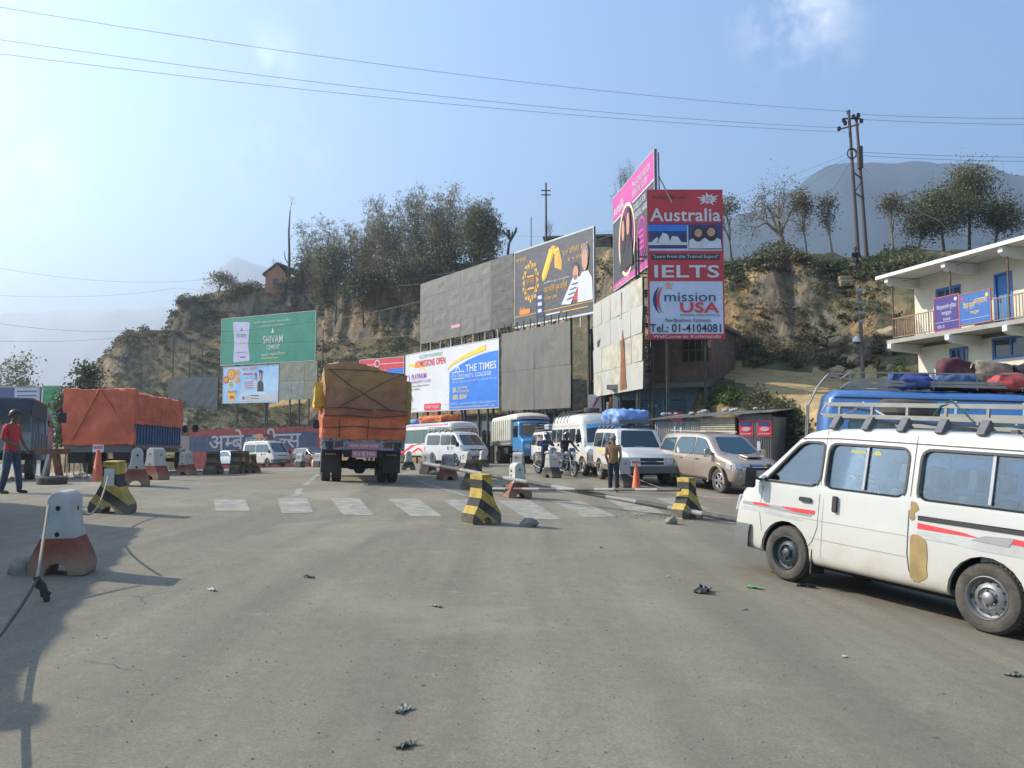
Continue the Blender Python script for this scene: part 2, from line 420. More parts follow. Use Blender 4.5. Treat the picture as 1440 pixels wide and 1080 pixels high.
col(236, (82,Z(-2.2)), (88,588), (94,550), (100,470), (103.5,466), (106,463), (118,466), (170,Z(-10)))
col(247, (82,Z(-2.2)), (88,586), (94,548), (100,470), (103.5,466), (105.5,431), (118,428), (170,Z(-8)))
col(300, (80.9,Z(-3)), (88,582), (94,545), (100,474), (103.5,468), (106.5,415), (118,413), (170,Z(-5)))
col(370, (80.9,Z(-3)), (88,578), (94,540), (100,478), (103.5,470), (107,405), (118,402), (170,Z(0)))
col(430, (80.9,Z(-3)), (88,574), (93,538), (99,500), (103,484), (107,398), (118,396), (170,Z(0)))
col(470, (79,Z(-2.5)), (84,572), (89,535), (95,505), (99,480), (103,390), (115,390), (170,Z(0)))
col(560, (74,Z(-2)), (79,560), (84,520), (91,495), (94,480), (99,382), (112,380), (170,Z(0)))
col(620, (70,Z(-2)), (75,560), (80,520), (86,495), (90,480), (95,374), (108,372), (170,Z(0)))
col(700, (64,Z(-1.5)), (69,560), (74,520), (79,480), (82,450), (87,366), (100,364), (170,Z(0)))
col(800, (57,Z(-1.2)), (61,560), (65,520), (69,470), (72,430), (76,352), (90,350), (170,Z(0)))
col(870, (53,Z(-1)), (57,560), (60,520), (63,470), (66,430), (70,352), (84,350), (170,Z(0)))
col(940, (46,Z(-1)), (49,560), (51,535), (53,500), (56,450), (62,362), (78,358), (150,Z(0)))
col(985, (36.5,Z(-.8)), (39,575), (41.2,552), (46,522), (48,470), (55,372), (72,364), (150,Z(0)))
col(1020, (35,Z(-.8)), (37.0,574), (38.6,548), (46,520), (48,478), (53,378), (68,366), (150,Z(0)))
col(1060, (34.8,Z(-.8)), (35.9,582), (36.9,556), (45.0,521), (46.8,480), (51,372), (64,364), (150,Z(0)))
col(1090, (34.3,Z(-.8)), (34.9,594), (35.6,562), (43.5,524), (46.2,480), (50,368), (62,360), (150,Z(0)))
col(1130, (32,Z(-.3)), (32.8,612), (33.9,572), (42.5,528), (45.5,478), (49.5,366), (60,358), (150,Z(0)))
col(1165, (26,Z(-.5)), (29,622), (31.8,580), (41.5,532), (45,480), (49,376), (60,362), (150,Z(0)))
col(1200, (24,Z(-.5)), (28,620), (33,585), (40,535), (43,490), (48,386), (60,366), (150,Z(0)))
col(1235, (24,Z(-.5)), (27,618), (32,575), (37.5,520), (41,470), (47.5,376), (60,360), (150,Z(0)))
col(1290, (22,Z(-.5)), (24,610), (30,570), (36,512), (40,460), (47,362), (60,352), (150,Z(0)))
col(1400, (20,Z(-.5)), (22,Z(1)), (30,Z(2.5)), (36,Z(4)), (40,460), (47,362), (60,350), (150,Z(0)))
col(1800, (15,Z(-.5)), (17,Z(.5)), (26,Z(2.5)), (34,Z(4.5)), (38,440), (46,352), (60,340), (150,Z(0)))
col(3200, (9,Z(-.5)), (12,Z(1)), (20,Z(3)), (30,Z(5)), (36,Z(9)), (42,Z(12)), (60,Z(14)), (150,Z(0)))
UK = sorted(COL)
def hill_keys(u):
    u = max(UK[0], min(UK[-1], u))
    for a, b_ in zip(UK, UK[1:]):
        if u <= b_:
            t = (u-a)/(b_-a); return [((1-t)*p[0]+t*q[0], (1-t)*p[1]+t*q[1]) for p, q in zip(COL[a], COL[b_])]
AMP = [0, .25, .3, .35, .45, .4, .5, 1.0]
def hill_uz(u, s):
    """s in [0,7]: position along the keys -> (Y, z) before noise"""
    k = hill_keys(u); i = min(6, int(s)); t = s - i
    Y = k[i][0]*(1-t)+k[i+1][0]*t; z = k[i][1]*(1-t)+k[i+1][1]*t
    return Y, z, AMP[i]*(1-t)+AMP[i+1]*t
def hill_pt(u, s):
    Y, z, amp = hill_uz(u, s); x = (u-720)/F*Y
    calm = 1.0
    if 990 < u < 1250 and 1.6 < s < 3.2: calm = .25
    n = noise.fractal(Vector((x*.22, Y*.22, z*.12)), 1.0, 2.1, 5)
    g = noise.fractal(Vector((x*.9, Y*.05, 3.1 + z*.06)), 1.0, 2.0, 4)      # gullies run down the slope
    steep = 1.0 if 4 <= s <= 5.2 else .35
    zz = z + amp*calm*n*1.3; YY = Y + amp*steep*g*1.6*calm
    x += amp*.4*noise.noise(Vector((x*.5, z*.5, 7)))*calm
    return Vector((x*YY/Y, YY, zz))
def hill_at(x, y):
    u = 720 + F*x/y; k = hill_keys(u)
    for a, b_ in zip(k, k[1:]):
        if a[0] <= y <= b_[0]: t = (y-a[0])/(b_[0]-a[0]); return a[1]*(1-t)+b_[1]*t
    return k[-1][1] if y > k[-1][0] else ground(x, y)
def hill_material():
    m = bpy.data.materials.new('hillside_earth'); t = nodes_of(m); b = t.nodes['Principled BSDF']; L = t.links.new
    co = t.nodes.new('ShaderNodeTexCoord').outputs['Object']; ge = t.nodes.new('ShaderNodeNewGeometry')
    def noise_(s_, det=6, vec=co, r=.6):
        n = t.nodes.new('ShaderNodeTexNoise'); n.inputs['Scale'].default_value = s_; n.inputs['Detail'].default_value = det; n.inputs['Roughness'].default_value = r; L(vec, n.inputs['Vector']); return n.outputs['Fac']
    def ramp(f, p0, p1, c0=(0,0,0), c1=(1,1,1)):
        r = t.nodes.new('ShaderNodeValToRGB'); L(f, r.inputs[0]); e = r.color_ramp.elements
        e[0].position, e[1].position = p0, p1; e[0].color = (*c0, 1); e[1].color = (*c1, 1); return r.outputs[0]
    def mix(f, a, b_, mode='MIX'):
        x = t.nodes.new('ShaderNodeMix'); x.data_type = 'RGBA'; x.blend_type = mode
        for i, s_ in ((0, f), (6, a), (7, b_)):
            if hasattr(s_, 'is_output'): L(s_, x.inputs[i])
            elif isinstance(s_, tuple): x.inputs[i].default_value = (*s_, 1)
            else: x.inputs[i].default_value = s_
        return x.outputs[2]
    mp = t.nodes.new('ShaderNodeMapping'); mp.inputs['Scale'].default_value = (1, 1, .18); L(co, mp.inputs[0])
    rock = ramp(noise_(1.1, 8, mp.outputs[0], .7), .38, .62, (.125, .085, .046), (.40, .27, .14))
    grey = ramp(noise_(.23, 4), .42, .6)
    rock = mix(grey, rock, ramp(noise_(1.6, 8, mp.outputs[0], .7), .4, .65, (.085, .078, .062), (.25, .22, .17)))
    veg = ramp(noise_(.9, 8, r=.75), .4, .62, (.085, .080, .040), (.19, .165, .09))
    sx = t.nodes.new('ShaderNodeSeparateXYZ'); L(ge.outputs['Normal'], sx.inputs[0])
    sl = t.nodes.new('ShaderNodeMath'); sl.operation = 'ADD'; L(sx.outputs['Z'], sl.inputs[0])
    nn = t.nodes.new('ShaderNodeMath'); nn.operation = 'MULTIPLY_ADD'; L(noise_(.6, 8, r=.7), nn.inputs[0]); nn.inputs[1].default_value = 1.3; nn.inputs[2].default_value = -.65; L(nn.outputs[0], sl.inputs[1])
    fac = ramp(sl.outputs[0], .52, .78)
    c = mix(fac, rock, veg)
    pa = t.nodes.new('ShaderNodeAttribute'); pa.attribute_name = 'track'
    pn = t.nodes.new('ShaderNodeMath'); pn.operation = 'MULTIPLY_ADD'; L(noise_(1.5, 6), pn.inputs[0]); pn.inputs[1].default_value = .7; L(pa.outputs['Fac'], pn.inputs[2])
    pf = ramp(pn.outputs[0], .72, .95)
    path = ramp(noise_(1.3, 8, r=.7), .35, .68, (.42, .29, .13), (.62, .46, .245))
    c = mix(pf, c, path)
    L(c, b.inputs['Base Color']); b.inputs['Roughness'].default_value = .95; b.inputs['Specular IOR Level'].default_value = .15
    bp = t.nodes.new('ShaderNodeBump'); bp.inputs['Strength'].default_value = 1; bp.inputs['Distance'].default_value = .25
    L(noise_(2.2, 10, mp.outputs[0], .75), bp.inputs['Height']); L(bp.outputs[0], b.inputs['Normal'])
    return m
M_hill = hill_material()
def in_poly(p, q):
    x, y = p; c = False
    for i in range(len(q)):
        (x1, y1), (x2, y2) = q[i], q[i-1]
        if (y1 > y) != (y2 > y) and x < (x2-x1)*(y-y1)/(y2-y1)+x1: c = not c
    return c
# the bare track as a shape on the hillside (bearing, key position)
TRACK = [(985,2.9),(1010,3.3),(1060,3.1),(1120,3.05),(1160,3.25),(1210,3.4),(1235,3.1),(1235,1.2),(1190,.3),(1150,.3),(1135,1.2),(1105,1.8),(1060,2.25),(1020,2.55),(985,2.7)]
TRACK2 = [(372,1.15),(430,1.15),(436,1.45),(392,1.5)]
TRACK3 = [(1000,5.35),(1062,5.2),(1078,4.95),(1062,4.8),(1000,4.9)]
us = frange(-900, -20, 80) + frange(0, 940, 4) + frange(943, 1300, 2.5) + frange(1310, 1800, 14) + frange(1900, 3200, 100)
ss = []
for i, n in enumerate((6, 8, 9, 6, 16, 9, 7)): ss += [i + j/n for j in range(n)]
ss.append(7)
hv = [hill_pt(u, s) for s in ss for u in us]; nx = len(us)
hf = [(j*nx+i, j*nx+i+1, (j+1)*nx+i+1, (j+1)*nx+i) for j in range(len(ss)-1) for i in range(nx-1)]
me = bpy.data.meshes.new('hillside'); me.from_pydata(hv, [], hf); me.materials.append(M_hill)
me.polygons.foreach_set('use_smooth', [True]*len(hf))
at_ = me.attributes.new('track', 'FLOAT', 'POINT')
at_.data.foreach_set('value', [1.0 if (in_poly((u, s), TRACK) or in_poly((u, s), TRACK2) or in_poly((u, s), TRACK3)) else 0.0 for s in ss for u in us])
tag(link('hillside', me), kind='structure')

# distant mountains
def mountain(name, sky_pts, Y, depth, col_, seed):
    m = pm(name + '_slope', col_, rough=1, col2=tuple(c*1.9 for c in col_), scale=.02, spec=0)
    n = 110; mb = MB(); u0, u1 = sky_pts[0][0], sky_pts[-1][0]
    rows = 20
    for j in range(rows + 1):
        t = j / rows
        for i in range(n + 1):
            u = u0 + (u1-u0)*i/n
            for a, b_ in zip(sky_pts, sky_pts[1:]):
                if u <= b_[0]: w = (u-a[0])/(b_[0]-a[0]); w = w*w*(3-2*w)*.5+w*.5; v = a[1]*(1-w)+b_[1]*w; break
            p = P(u, v, Y); x = p.x; h = p.z
            prof = 1 - abs(t-.7)/.7 if t < .7 else 1 - (t-.7)/.3*.5
            y = Y + (t-.7)*depth*1.5
            ridge = noise.fractal(Vector((x*.004, y*.004, seed)), 1, 2, 6)
            z = -70 + (h+70)*max(0, prof)**1.15 * (1 + .10*ridge*(1 if t != .7 else 0)*(1-abs(t-.7))) + (h*.035*noise.fractal(Vector((x*.008, 0, seed)), 1, 2, 4))
            mb.v.append((x*(y/Y)**.0, y, z))
    k = n + 1
    for j in range(rows):
        for i in range(n): mb.f.append((j*k+i, j*k+i+1, (j+1)*k+i+1, (j+1)*k+i)); mb.m.append(0)
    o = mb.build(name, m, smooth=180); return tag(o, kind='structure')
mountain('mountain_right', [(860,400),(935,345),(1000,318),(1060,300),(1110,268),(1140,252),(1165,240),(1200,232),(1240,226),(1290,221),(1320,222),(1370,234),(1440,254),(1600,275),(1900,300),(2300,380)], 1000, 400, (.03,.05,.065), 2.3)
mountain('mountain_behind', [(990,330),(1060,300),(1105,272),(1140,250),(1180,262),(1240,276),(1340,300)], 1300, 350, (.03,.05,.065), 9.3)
mountain('hill_ridge_left', [(-700,640),(0,560),(100,527),(190,480),(250,428),(300,384),(330,368),(360,372),(395,385),(480,420),(560,500)], 2000, 400, (.17,.20,.22), 4.1)  # slope colour paled to carry part of the haze
mountain('hill_ridge_far', [(-1200,500),(-400,470),(-100,450),(40,440),(110,436),(160,432),(230,436),(320,440),(420,520)], 2450, 400, (.33,.36,.38), 6.1)  # paler still: distance haze is mixed into the slope colour
# the air: one closed box of thin even haze
hz = MB(); hz.box(-3400, -700, -75, 3400, 3300, 470)
mh = bpy.data.materials.new('haze_air'); t = nodes_of(mh); t.nodes.clear()
pv = t.nodes.new('ShaderNodeVolumePrincipled'); pv.inputs['Density'].default_value = HAZE if 'HAZE' in globals() else .00085
pv.inputs['Color'].default_value = (.80, .88, 1, 1); pv.inputs['Anisotropy'].default_value = .5
mo = t.nodes.new('ShaderNodeOutputMaterial'); t.links.new(pv.outputs[0], mo.inputs['Volume'])
if not globals().get('NOHAZE'): tag(hz.build('haze', mh), kind='stuff')
# ------------------------------------------------------------------ billboards and painted wall
white = pm('print_white', (.54,.55,.57), rough=.55, var=.05, scale=.5, bump=1.2); cream = pm('print_cream', (.75,.62,.35), rough=.5, var=.05)
green_p = pm('print_green', (.02,.23,.15), rough=.5, var=.14, scale=.5, bump=1.2); lgreen = pm('print_light_green', (.25,.55,.35), rough=.5)
sky_p = pm('print_sky_blue', (.10,.36,.72), rough=.5, var=.15, scale=.3, col2=(.55,.72,.85)); blue_p = pm('print_blue', (.015,.16,.58), rough=.5, var=.12, scale=.5, bump=1.2)
red_p = pm('print_red', (.46,.025,.035), rough=.5, var=.14, scale=.5, bump=1.2); red2 = pm('print_bright_red', (.62,.03,.05), rough=.5, var=.05)
dark_p = pm('print_dark', (.03,.025,.03), rough=.5); charcoal = pm('print_charcoal', (.062,.062,.072), rough=.55, var=.22, scale=.6, bump=1.2)
gold_p = pm('print_gold', (.62,.33,.03), rough=.4, var=.25, scale=3); yellow_p = pm('print_yellow', (.75,.50,.03), rough=.5, var=.08)
orange_p = pm('print_orange', (.7,.2,.03), rough=.5); pink_p = pm('print_pink', (.48,.06,.27), rough=.5, var=.12, scale=.5, bump=1.2); plum_p = pm('print_plum', (.16,.02,.12), rough=.5)
skin_p = pm('print_skin', (.48,.24,.16), rough=.5, var=.15, scale=3); hair_p = pm('print_hair', (.02,.012,.01), rough=.5); lilac_p = pm('print_lilac', (.48,.45,.62), rough=.5, var=.08, scale=2)
purple_p = pm('print_purple', (.28,.05,.35), rough=.5); navy_p = pm('print_navy', (.02,.03,.12), rough=.5, var=.4, scale=2); teal_p = pm('print_teal', (.03,.30,.22), rough=.5)
greybl = pm('board_faded_blue', (.10,.13,.26), rough=.6, var=.15)
steel = pm('sheet_steel', (.115,.108,.10), rough=.5, metal=.35, var=.3, scale=1.6, bump=.6, stretch=(1, 1, .35), col2=(.17,.155,.13))
steel2 = pm('sheet_steel_dark', (.055,.055,.05), rough=.5, metal=.3, var=.3, scale=1.6, bump=.6, col2=(.11,.10,.085))
tin = pm('tin_sheet', (.40,.40,.39), rough=.5, metal=.25, var=.2, scale=1.2, bump=.5, col2=(.50,.47,.40), stretch=(1,1,.4))
tin_y = pm('tin_sheet_stained', (.42,.385,.31), rough=.6, metal=.15, var=.25, scale=1.5, bump=.5)
rust = pm('rust', (.20,.075,.025), rough=.9, var=.4, scale=3, bump=.3); frame_m = pm('frame_iron', (.07,.065,.06), rough=.6, metal=.5, var=.3)
frame_l = pm('frame_pale', (.42,.42,.42), rough=.5, metal=.3)

def board(name, label, L_, Rt, H, cat='billboard', posts=2, group=None, mat=None, backing=True, down=True, edge=frame_l, th=.10):
    """L_/Rt: world points of the bottom corners."""
    d = Rt - L_; ln_ = math.hypot(d.x, d.y); z0 = (L_.z + Rt.z) / 2
    t = thing(name, label, cat, (L_.x, L_.y, z0), math.atan2(d.y, d.x), group)
    if mat: MB().box(0, .0, 0, ln_, th, H).build('panel', mat, t)
    if backing:
        fr = MB()
        for x in (0.03, ln_-.03): fr.box(x-.03, -.02, -.02, x+.03, .14, H+.02)
        for z in (0.0, H): fr.box(.06, -.02, z-.03, ln_-.06, .14, z+.03)
        fr.build('frame', edge, t)
    for i in range(posts):
        x = ln_*(i+.5)/posts; p = L_.lerp(Rt, (i+.5)/posts)
        g = (min(ground(p.x, p.y), 0) - .6) if down else -2
        MB().box(x-.06, .16, g - z0, x+.06, .30, H*.96).build('post', frame_m, t)
    return t, ln_, Board(t, 0.0)
def bust(b, cx, z0, w, h, cloth, hair=hair_p, skin=skin_p, L0=2, long=False):
    b.poly('portrait_clothes', [(cx-w*.5, z0), (cx+w*.5, z0), (cx+w*.46, z0+h*.38), (cx+w*.2, z0+h*.52), (cx-w*.2, z0+h*.52), (cx-w*.46, z0+h*.38)], cloth, L0)
    if long: b.poly('portrait_hair', ell(cx, z0+h*.66, w*.33, h*.34), hair, L0+1)
    else: b.poly('portrait_hair', ell(cx, z0+h*.82, w*.24, h*.19), hair, L0+1)
    b.poly('portrait_face', ell(cx, z0+h*.72, w*.19, h*.19), skin, L0+2)

# cement board with the sack
t, L1, b = board('billboard', 'green cement billboard with a white sack printed on its left half', P(310,516,88), P(443.6,505,82), 5.2, mat=green_p, posts=3)
b.poly('sack_picture', rpoly([(1.9,.25),(4.35,.35),(4.05,2.2),(4.25,4.6),(1.75,4.75),(2.0,2.4)], .2), lilac_p)
b.text('िशवम्', 2.25, 2.75, 3.9, 3.5, teal_p); b.rect('print_bar', 2.5, 2.3, 3.4, 2.42, yellow_p, 2); b.rect('print_bar', 2.2, 1.3, 3.8, 1.36, purple_p, 2); b.rect('print_bar', 2.9, .75, 3.7, .85, dark_p, 2)
b.poly('emblem', [(2.85,3.7),(3.25,3.7),(3.05,4.15)], teal_p, 2)
b.text('SHIVAM', 6.2, 2.1, 9.0, 2.95, white, bold=0.0090); b.text('CEMENT', 6.7, 1.45, 8.6, 1.95, white, bold=0.0090); b.poly('emblem', [(7.35,3.2),(7.75,3.2),(7.55,3.85)], cream, 2)
b.text('नेपालको उत्कृष्ट गुणस्तरमा प्रमाणित सिमेन्ट', 4.8, 4.3, 10, 4.62, white); b.text('अन्तराष्ट्रिय स्तरको सिमेन्ट', 5.8, 3.9, 9.2, 4.15, white)
b.text('भूकम्प अनुप्रतिरोधको', 6.0, .65, 9.3, 1.1, white, slope=.02); b.rect('print_bar', 6.0, .48, 8.3, .56, yellow_p, 2)
# children's sky-blue board
t, L1, b = board('billboard', 'pale blue billboard with flower pot and graduating children under the cement board', P(312.5,569,87.2), P(391.5,563.5,83.7), 3.95, mat=sky_p, posts=2)
for (x, z, r, m) in ((1.25,3.15,.62,orange_p),(.5,2.55,.42,red2),(2.1,2.5,.42,pm('print_coral',(.7,.3,.25))),(2.15,3.35,.38,pm('print_coral',(.7,.3,.25))),(1.2,2.1,.36,yellow_p)):
    b.poly('flower_print', ell(x, z, r, r, 12), m, 1); b.poly('flower_print', ell(x, z, r*.62, r*.62, 12), yellow_p if m != yellow_p else lgreen, 2)
    b.text('EGCZU'[int(x*7) % 5], x-.14, z-.17, x+.14, z+.17, teal_p, 3)
b.poly('pot_print', [(1.0,.2),(1.75,.2),(2.0,1.3),(.75,1.3)], yellow_p, 1); b.rect('print_bar', .75, 1.15, 2.0, 1.35, orange_p, 2); b.rect('print_bar', 1.1, .5, 1.7, .8, red2, 2)
b.poly('cloud_print', rpoly([(2.9,1.5),(4.6,1.5),(4.7,2.1),(3.9,2.6),(3.0,2.2)], .35), white, 1)
for i in range(4): b.rect('print_bar', 3.15, 1.62+i*.2, 4.45, 1.68+i*.2, purple_p, 2)
b.text('बाल बचत', 2.7, 3.5, 4.9, 3.8, orange_p); b.rect('print_bar', 3.0, 3.05, 4.4, 3.2, red2, 2)
bust(b, 4.75, 1.6, .6, 1.6, pm('print_pale', (.5,.55,.62))); bust(b, 5.45, 1.2, .85, 2.2, dark_p); b.poly('cap_print', [(5.1,3.35),(5.45,3.2),(5.8,3.35),(5.45,3.5)], dark_p, 5)
b.rect('print_strip', 2.5, .15, L1-.1, .95, white, 1); b.text('LIC', 3.4, .3, 3.9, .75, yellow_p, bold=0.0135); b.poly('emblem', ell(3.1,.52,.2,.2,10), blue_p, 2); b.rect('print_bar', 4.1, .72, 5.3, .8, navy_p, 2); b.rect('print_bar', 4.1, .42, 5.3, .48, navy_p, 2)
def sheets(t, cols, rows, x0, x1, z0, z1, mats, y=0, jit=.012, seed=1, skew=0):
    r = random.Random(seed); cw = (x1-x0)/cols; ch = (z1-z0)/rows
    for j in range(rows):
        for i in range(cols):
            m = mats[r.randrange(len(mats))]; a = x0+i*cw; c = z0+j*ch; g = .008
            mb = MB(); dy = [r.uniform(-jit, jit) for _ in range(4)]; n = 3
            for q in range(n+1):
                for p_ in range(n+1):
                    s_, w = p_/n, q/n; y_ = y - .03 + (dy[0]*(1-s_)*(1-w)+dy[1]*s_*(1-w)+dy[2]*s_*w+dy[3]*(1-s_)*w)*1.0 - .022*math.sin(s_*math.pi)*math.sin(w*math.pi)*r.uniform(-1, 1)
                    mb.v.append((a+g+(cw-2*g)*s_, y_, c+g+(ch-2*g)*w))
            k = len(mb.v); mb.v += [(v[0], v[1]+.012, v[2]) for v in mb.v]
            for q in range(n):
                for p_ in range(n):
                    f = (q*(n+1)+p_, q*(n+1)+p_+1, (q+1)*(n+1)+p_+1, (q+1)*(n+1)+p_); mb.f.append(f); mb.m.append(0); mb.f.append(tuple(k+e for e in f[::-1])); mb.m.append(0)
            bd = [p_ for p_ in range(n+1)] + [(q+1)*(n+1)+n for q in range(n)] + [n*(n+1)+n-1-p_ for p_ in range(n)] + [(n-1-q)*(n+1) for q in range(n-1)]
            for p_ in range(len(bd)): u_, v_ = bd[p_], bd[(p_+1) % len(bd)]; mb.f.append((u_, u_+k, v_+k, v_)); mb.m.append(0)
            mb.build('metal_sheet', m, t)
t, L1, b = board('blank_billboard', 'bare grey metal sheets beside the pale blue board with children', P(392.5,563,83.5), P(446,560.5,81.2), 3.9, mat=frame_m, backing=False)
sheets(t, 3, 2, 0, L1, 0, 3.9, [pm('sheet_pale_grey', (.20,.22,.20), rough=.5, metal=.2, var=.25, scale=1.5, bump=.5), pm('sheet_olive', (.20,.20,.15), rough=.5, var=.25, metal=.2, bump=.5)], seed=3)
t, L1, b = board('blank_billboard', 'dark blank sheet board left of the green cement board', P(236,579,91), P(306,577,88.5), 3.8, mat=frame_m, backing=False)
sheets(t, 4, 2, 0, L1, 0, 3.8, [steel2, pm('sheet_bluish', (.06,.07,.08), rough=.5, metal=.2, var=.25, bump=.5)], seed=4)
# low red board behind the loaded truck
t, L1, b = board('billboard', 'red board with round emblem half hidden by the loaded truck', P(505,548,74), P(568,540,70.5), 2.6, mat=red2, posts=2)
b.poly('emblem', ell(2.4,2.15,.36,.36,16), white, 2); b.poly('emblem', ell(2.4,2.15,.24,.24,16), red_p, 3); b.rect('print_bar', 0, 2.05, L1, 2.11, white, 1); b.text('ज्योति', 2.2,.9,3.6,1.6,white); b.rect('print_bar', 3.7, .4, L1-.05, 1.6, blue_p, 1)

# the long plane of boards along the road
def onl(u, Y0=67.0):     # point of the board line at a bearing
    a = (u-720)/F; tt = (a*67+7.8)/(12.8+a*19); return Vector((-7.8+12.8*tt, 67-19*tt, 0))
def bl(u, v, fwd=0): p = onl(u); q = P(u, v, p.y); q.y -= fwd; return q
t, L1, b = board('blank_billboard', 'large blank grey sheet billboard in the upper row left of the gold advert', bl(591,482), bl(723,461), 5.15, mat=None, backing=False, posts=7)
sheets(t, 5, 4, 0, L1*.79, 0, 5.15, [steel], seed=5); sheets(t, 1, 4, L1*.79, L1*.995, 0, 5.15, [steel2], seed=6)
Board(t, -.05).rect('small_notice', L1*.38, .75, L1*.48, 1.0, pm('print_rose', (.5,.3,.3)), 1)
for i in range(9): MB().box(i*L1/8.3, .02, -1.3, i*L1/8.3+.07, .09, .0).build('strut', frame_l, t)
t, L1, b = board('billboard', 'dark grey billboard with gold bars and a smiling couple in the upper row', bl(723.5,461), bl(836,441.5), 5.35, mat=charcoal, posts=5)
b.kx = L1/9.95; Lr_ = L1; L1 = 9.95
b.rect('print_border', 0.02, 5.28, L1, 5.35, white, 1); b.rect('print_strip', 0, .75, L1, .80, gold_p, 1); b.rect('print_border', 0, 0, L1, .10, white, 1)
ring = []; cx, cz = 2.25, 3.0
for i in range(20):
    a0_ = 2*math.pi*i/20; rr_ = 1.18 + .14*(i % 2); b.poly('ornament', ell(cx+math.cos(a0_)*rr_*.78, cz+math.sin(a0_)*rr_, .13, .15, 7), gold_p, 1)
for i in range(0, 20): 
    a0_ = 2*math.pi*(i+.5)/20; b.poly('ornament', ell(cx+math.cos(a0_)*.78, cz+math.sin(a0_)*1.02, .05, .12, 6), gold_p, 1)
b.text('धन वर्षा', 1.75, 2.75, 2.8, 3.2, orange_p); b.rect('print_bar', 1.8, 3.3, 2.7, 3.42, gold_p, 2); b.poly('ornament', rpoly([(1.7,2.45),(2.85,2.45),(2.6,2.6),(1.95,2.6)], .05), gold_p, 2)
b.poly('gold_bar_print', [(3.9,2.75),(4.3,2.95),(5.55,4.85),(5.15,5.0),(4.75,4.85)], gold_p, 1); b.poly('gold_bar_print', [(3.9,2.75),(4.15,3.1),(5.2,4.6),(4.75,4.85),(3.75,3.2)], yellow_p, 2)
b.poly('gold_bar_print', [(5.35,3.5),(6.2,3.2),(6.25,3.75),(5.95,4.6),(5.35,4.35)], gold_p, 1); b.poly('gold_bar_print', [(5.35,4.35),(5.95,4.6),(5.8,4.8),(5.3,4.65)], yellow_p, 2)
b.text('१० तोला सुन', 6.4, 3.95, 9.3, 4.55, gold_p, slope=.03); b.text('र ५ लाख', 7.0, 3.6, 9.1, 3.85, gold_p, slope=.03)
b.text('एक किलो सुन जित्ने', 4.0, 1.85, 6.9, 2.45, gold_p); b.text('यो साल दसैंमा', 4.0, 1.45, 5.7, 1.75, gold_p); b.text('सपिङमा सुन पाउनुहोस्', 4.0, 2.55, 7.2, 2.72, white)
b.poly('paper_print', [(6.2,.95),(7.3,.85),(8.6,2.4),(7.7,2.65)], white, 3)
for i in range(4): b.poly('print_bar', [(6.9+i*.2,1.15+i*.3),(7.6+i*.2,1.25+i*.28),(7.6+i*.2,1.31+i*.28),(6.9+i*.2,1.21+i*.3)], navy_p, 5)
bust(b, 7.9, 1.05, 1.7, 2.4, red_p, L0=1); bust(b, 9.0, .85, 1.7, 3.6, white, hair=pm('print_grey_hair', (.2,.17,.16)), L0=4)
b.text('केवल', .75, 1.15, 1.5, 1.4, gold_p); b.poly('print_button', rr(.75,.5+.35,2.2,1.2,.12), orange_p, 2); b.rect('phone_print', 3.0, .45, 4.0, 2.1, navy_p, 2)
for i in range(3): b.rect('print_bar', 3.25, .75+i*.45, 3.75, .98+i*.45, white, 3)
b.rect('print_bar', 4.3, .45, 6.0, .55, white, 2); b.rect('print_bar', 6.3, .45, 9.3, .52, gold_p, 2); b.text('घर गृहस्थी', .3, 4.45, 1.7, 4.9, gold_p)
L1 = Lr_
for i in range(5): MB().box(.3+i*L1/5, .02, -.7, .37+i*L1/5, .09, .0).build('strut', frame_l, t)
# college board
t, L1, b = board('billboard', 'white and blue college admissions billboard reading Welcome to Kathmandu', bl(570.5,580.5,.5), bl(702,573.5,.5), 4.95, mat=white, posts=4)
arc = [(5.0*L1/9.6, 0)] + [(L1, 0)] + [(L1, 4.1)] + [(5.0*L1/9.6 + (L1-5.0*L1/9.6)*(1-s_), 4.1 - 1.15*s_**2.2) for s_ in (.2,.4,.6,.8,1.0)]
b.poly('blue_field', arc, blue_p, 1)
sw = []
for i in range(9): s_ = i/8; sw.append((L1*(.5+.38*s_), 3.15+1.1*s_**.55))
b.poly('swoosh', sw + [(x, z+.13+.28*(i/8)) for i, (x, z) in list(enumerate(sw))[::-1]], yellow_p, 2)
b.poly('swoosh', [(.6,4.0),(3.2,3.6),(4.3,3.15),(3.2,3.82),(2.4,4.1),(.6,4.15)], yellow_p, 2)
b.text('WELCOME TO KATHMANDU', 2.6, 4.42, 6.6, 4.72, teal_p); b.text('ADMISSIONS OPEN', 1.9, 3.72, 7.1, 4.28, red2, 3, bold=0.0135)
b.text('PLATINUM', 1.25, 2.75, 3.9, 3.2, purple_p, bold=0.0090); b.text('MANAGEMENT COLLEGE', 1.25, 2.4, 4.7, 2.65, purple_p); b.text('Kalimatan, Dillibazar, Kathmandu', 1.25, 2.08, 4.4, 2.28, charcoal); b.text('Tel. 4423646', 1.25, 1.82, 2.7, 2.0, charcoal)
b.text('BBA', .25, .85, 1.55, 1.45, purple_p, bold=0.0135); b.poly('emblem', ell(.62,2.85,.3,.34,14), purple_p, 2); b.poly('emblem', ell(.62,2.85,.2,.24,14), white, 3); b.rect('emblem', .2, 2.15, 1.05, 2.4, purple_p, 2)
x5 = 5.25*L1/9.6
b.text('THE TIMES', x5+2.1, 2.82, L1-.35, 3.38, white, bold=0.0158); b.text("INT'L COLLEGE", x5+2.1, 2.4, L1-1.0, 2.7, white, bold=0.0090)
b.poly('emblem', rr(x5+.05,2.35,x5+1.9,2.95,.08), white, 2); b.poly('emblem', rr(x5+.12,2.42,x5+1.83,2.88,.06), blue_p, 3); b.text('The Times', x5+.2, 2.5, x5+1.75, 2.8, white, 4)
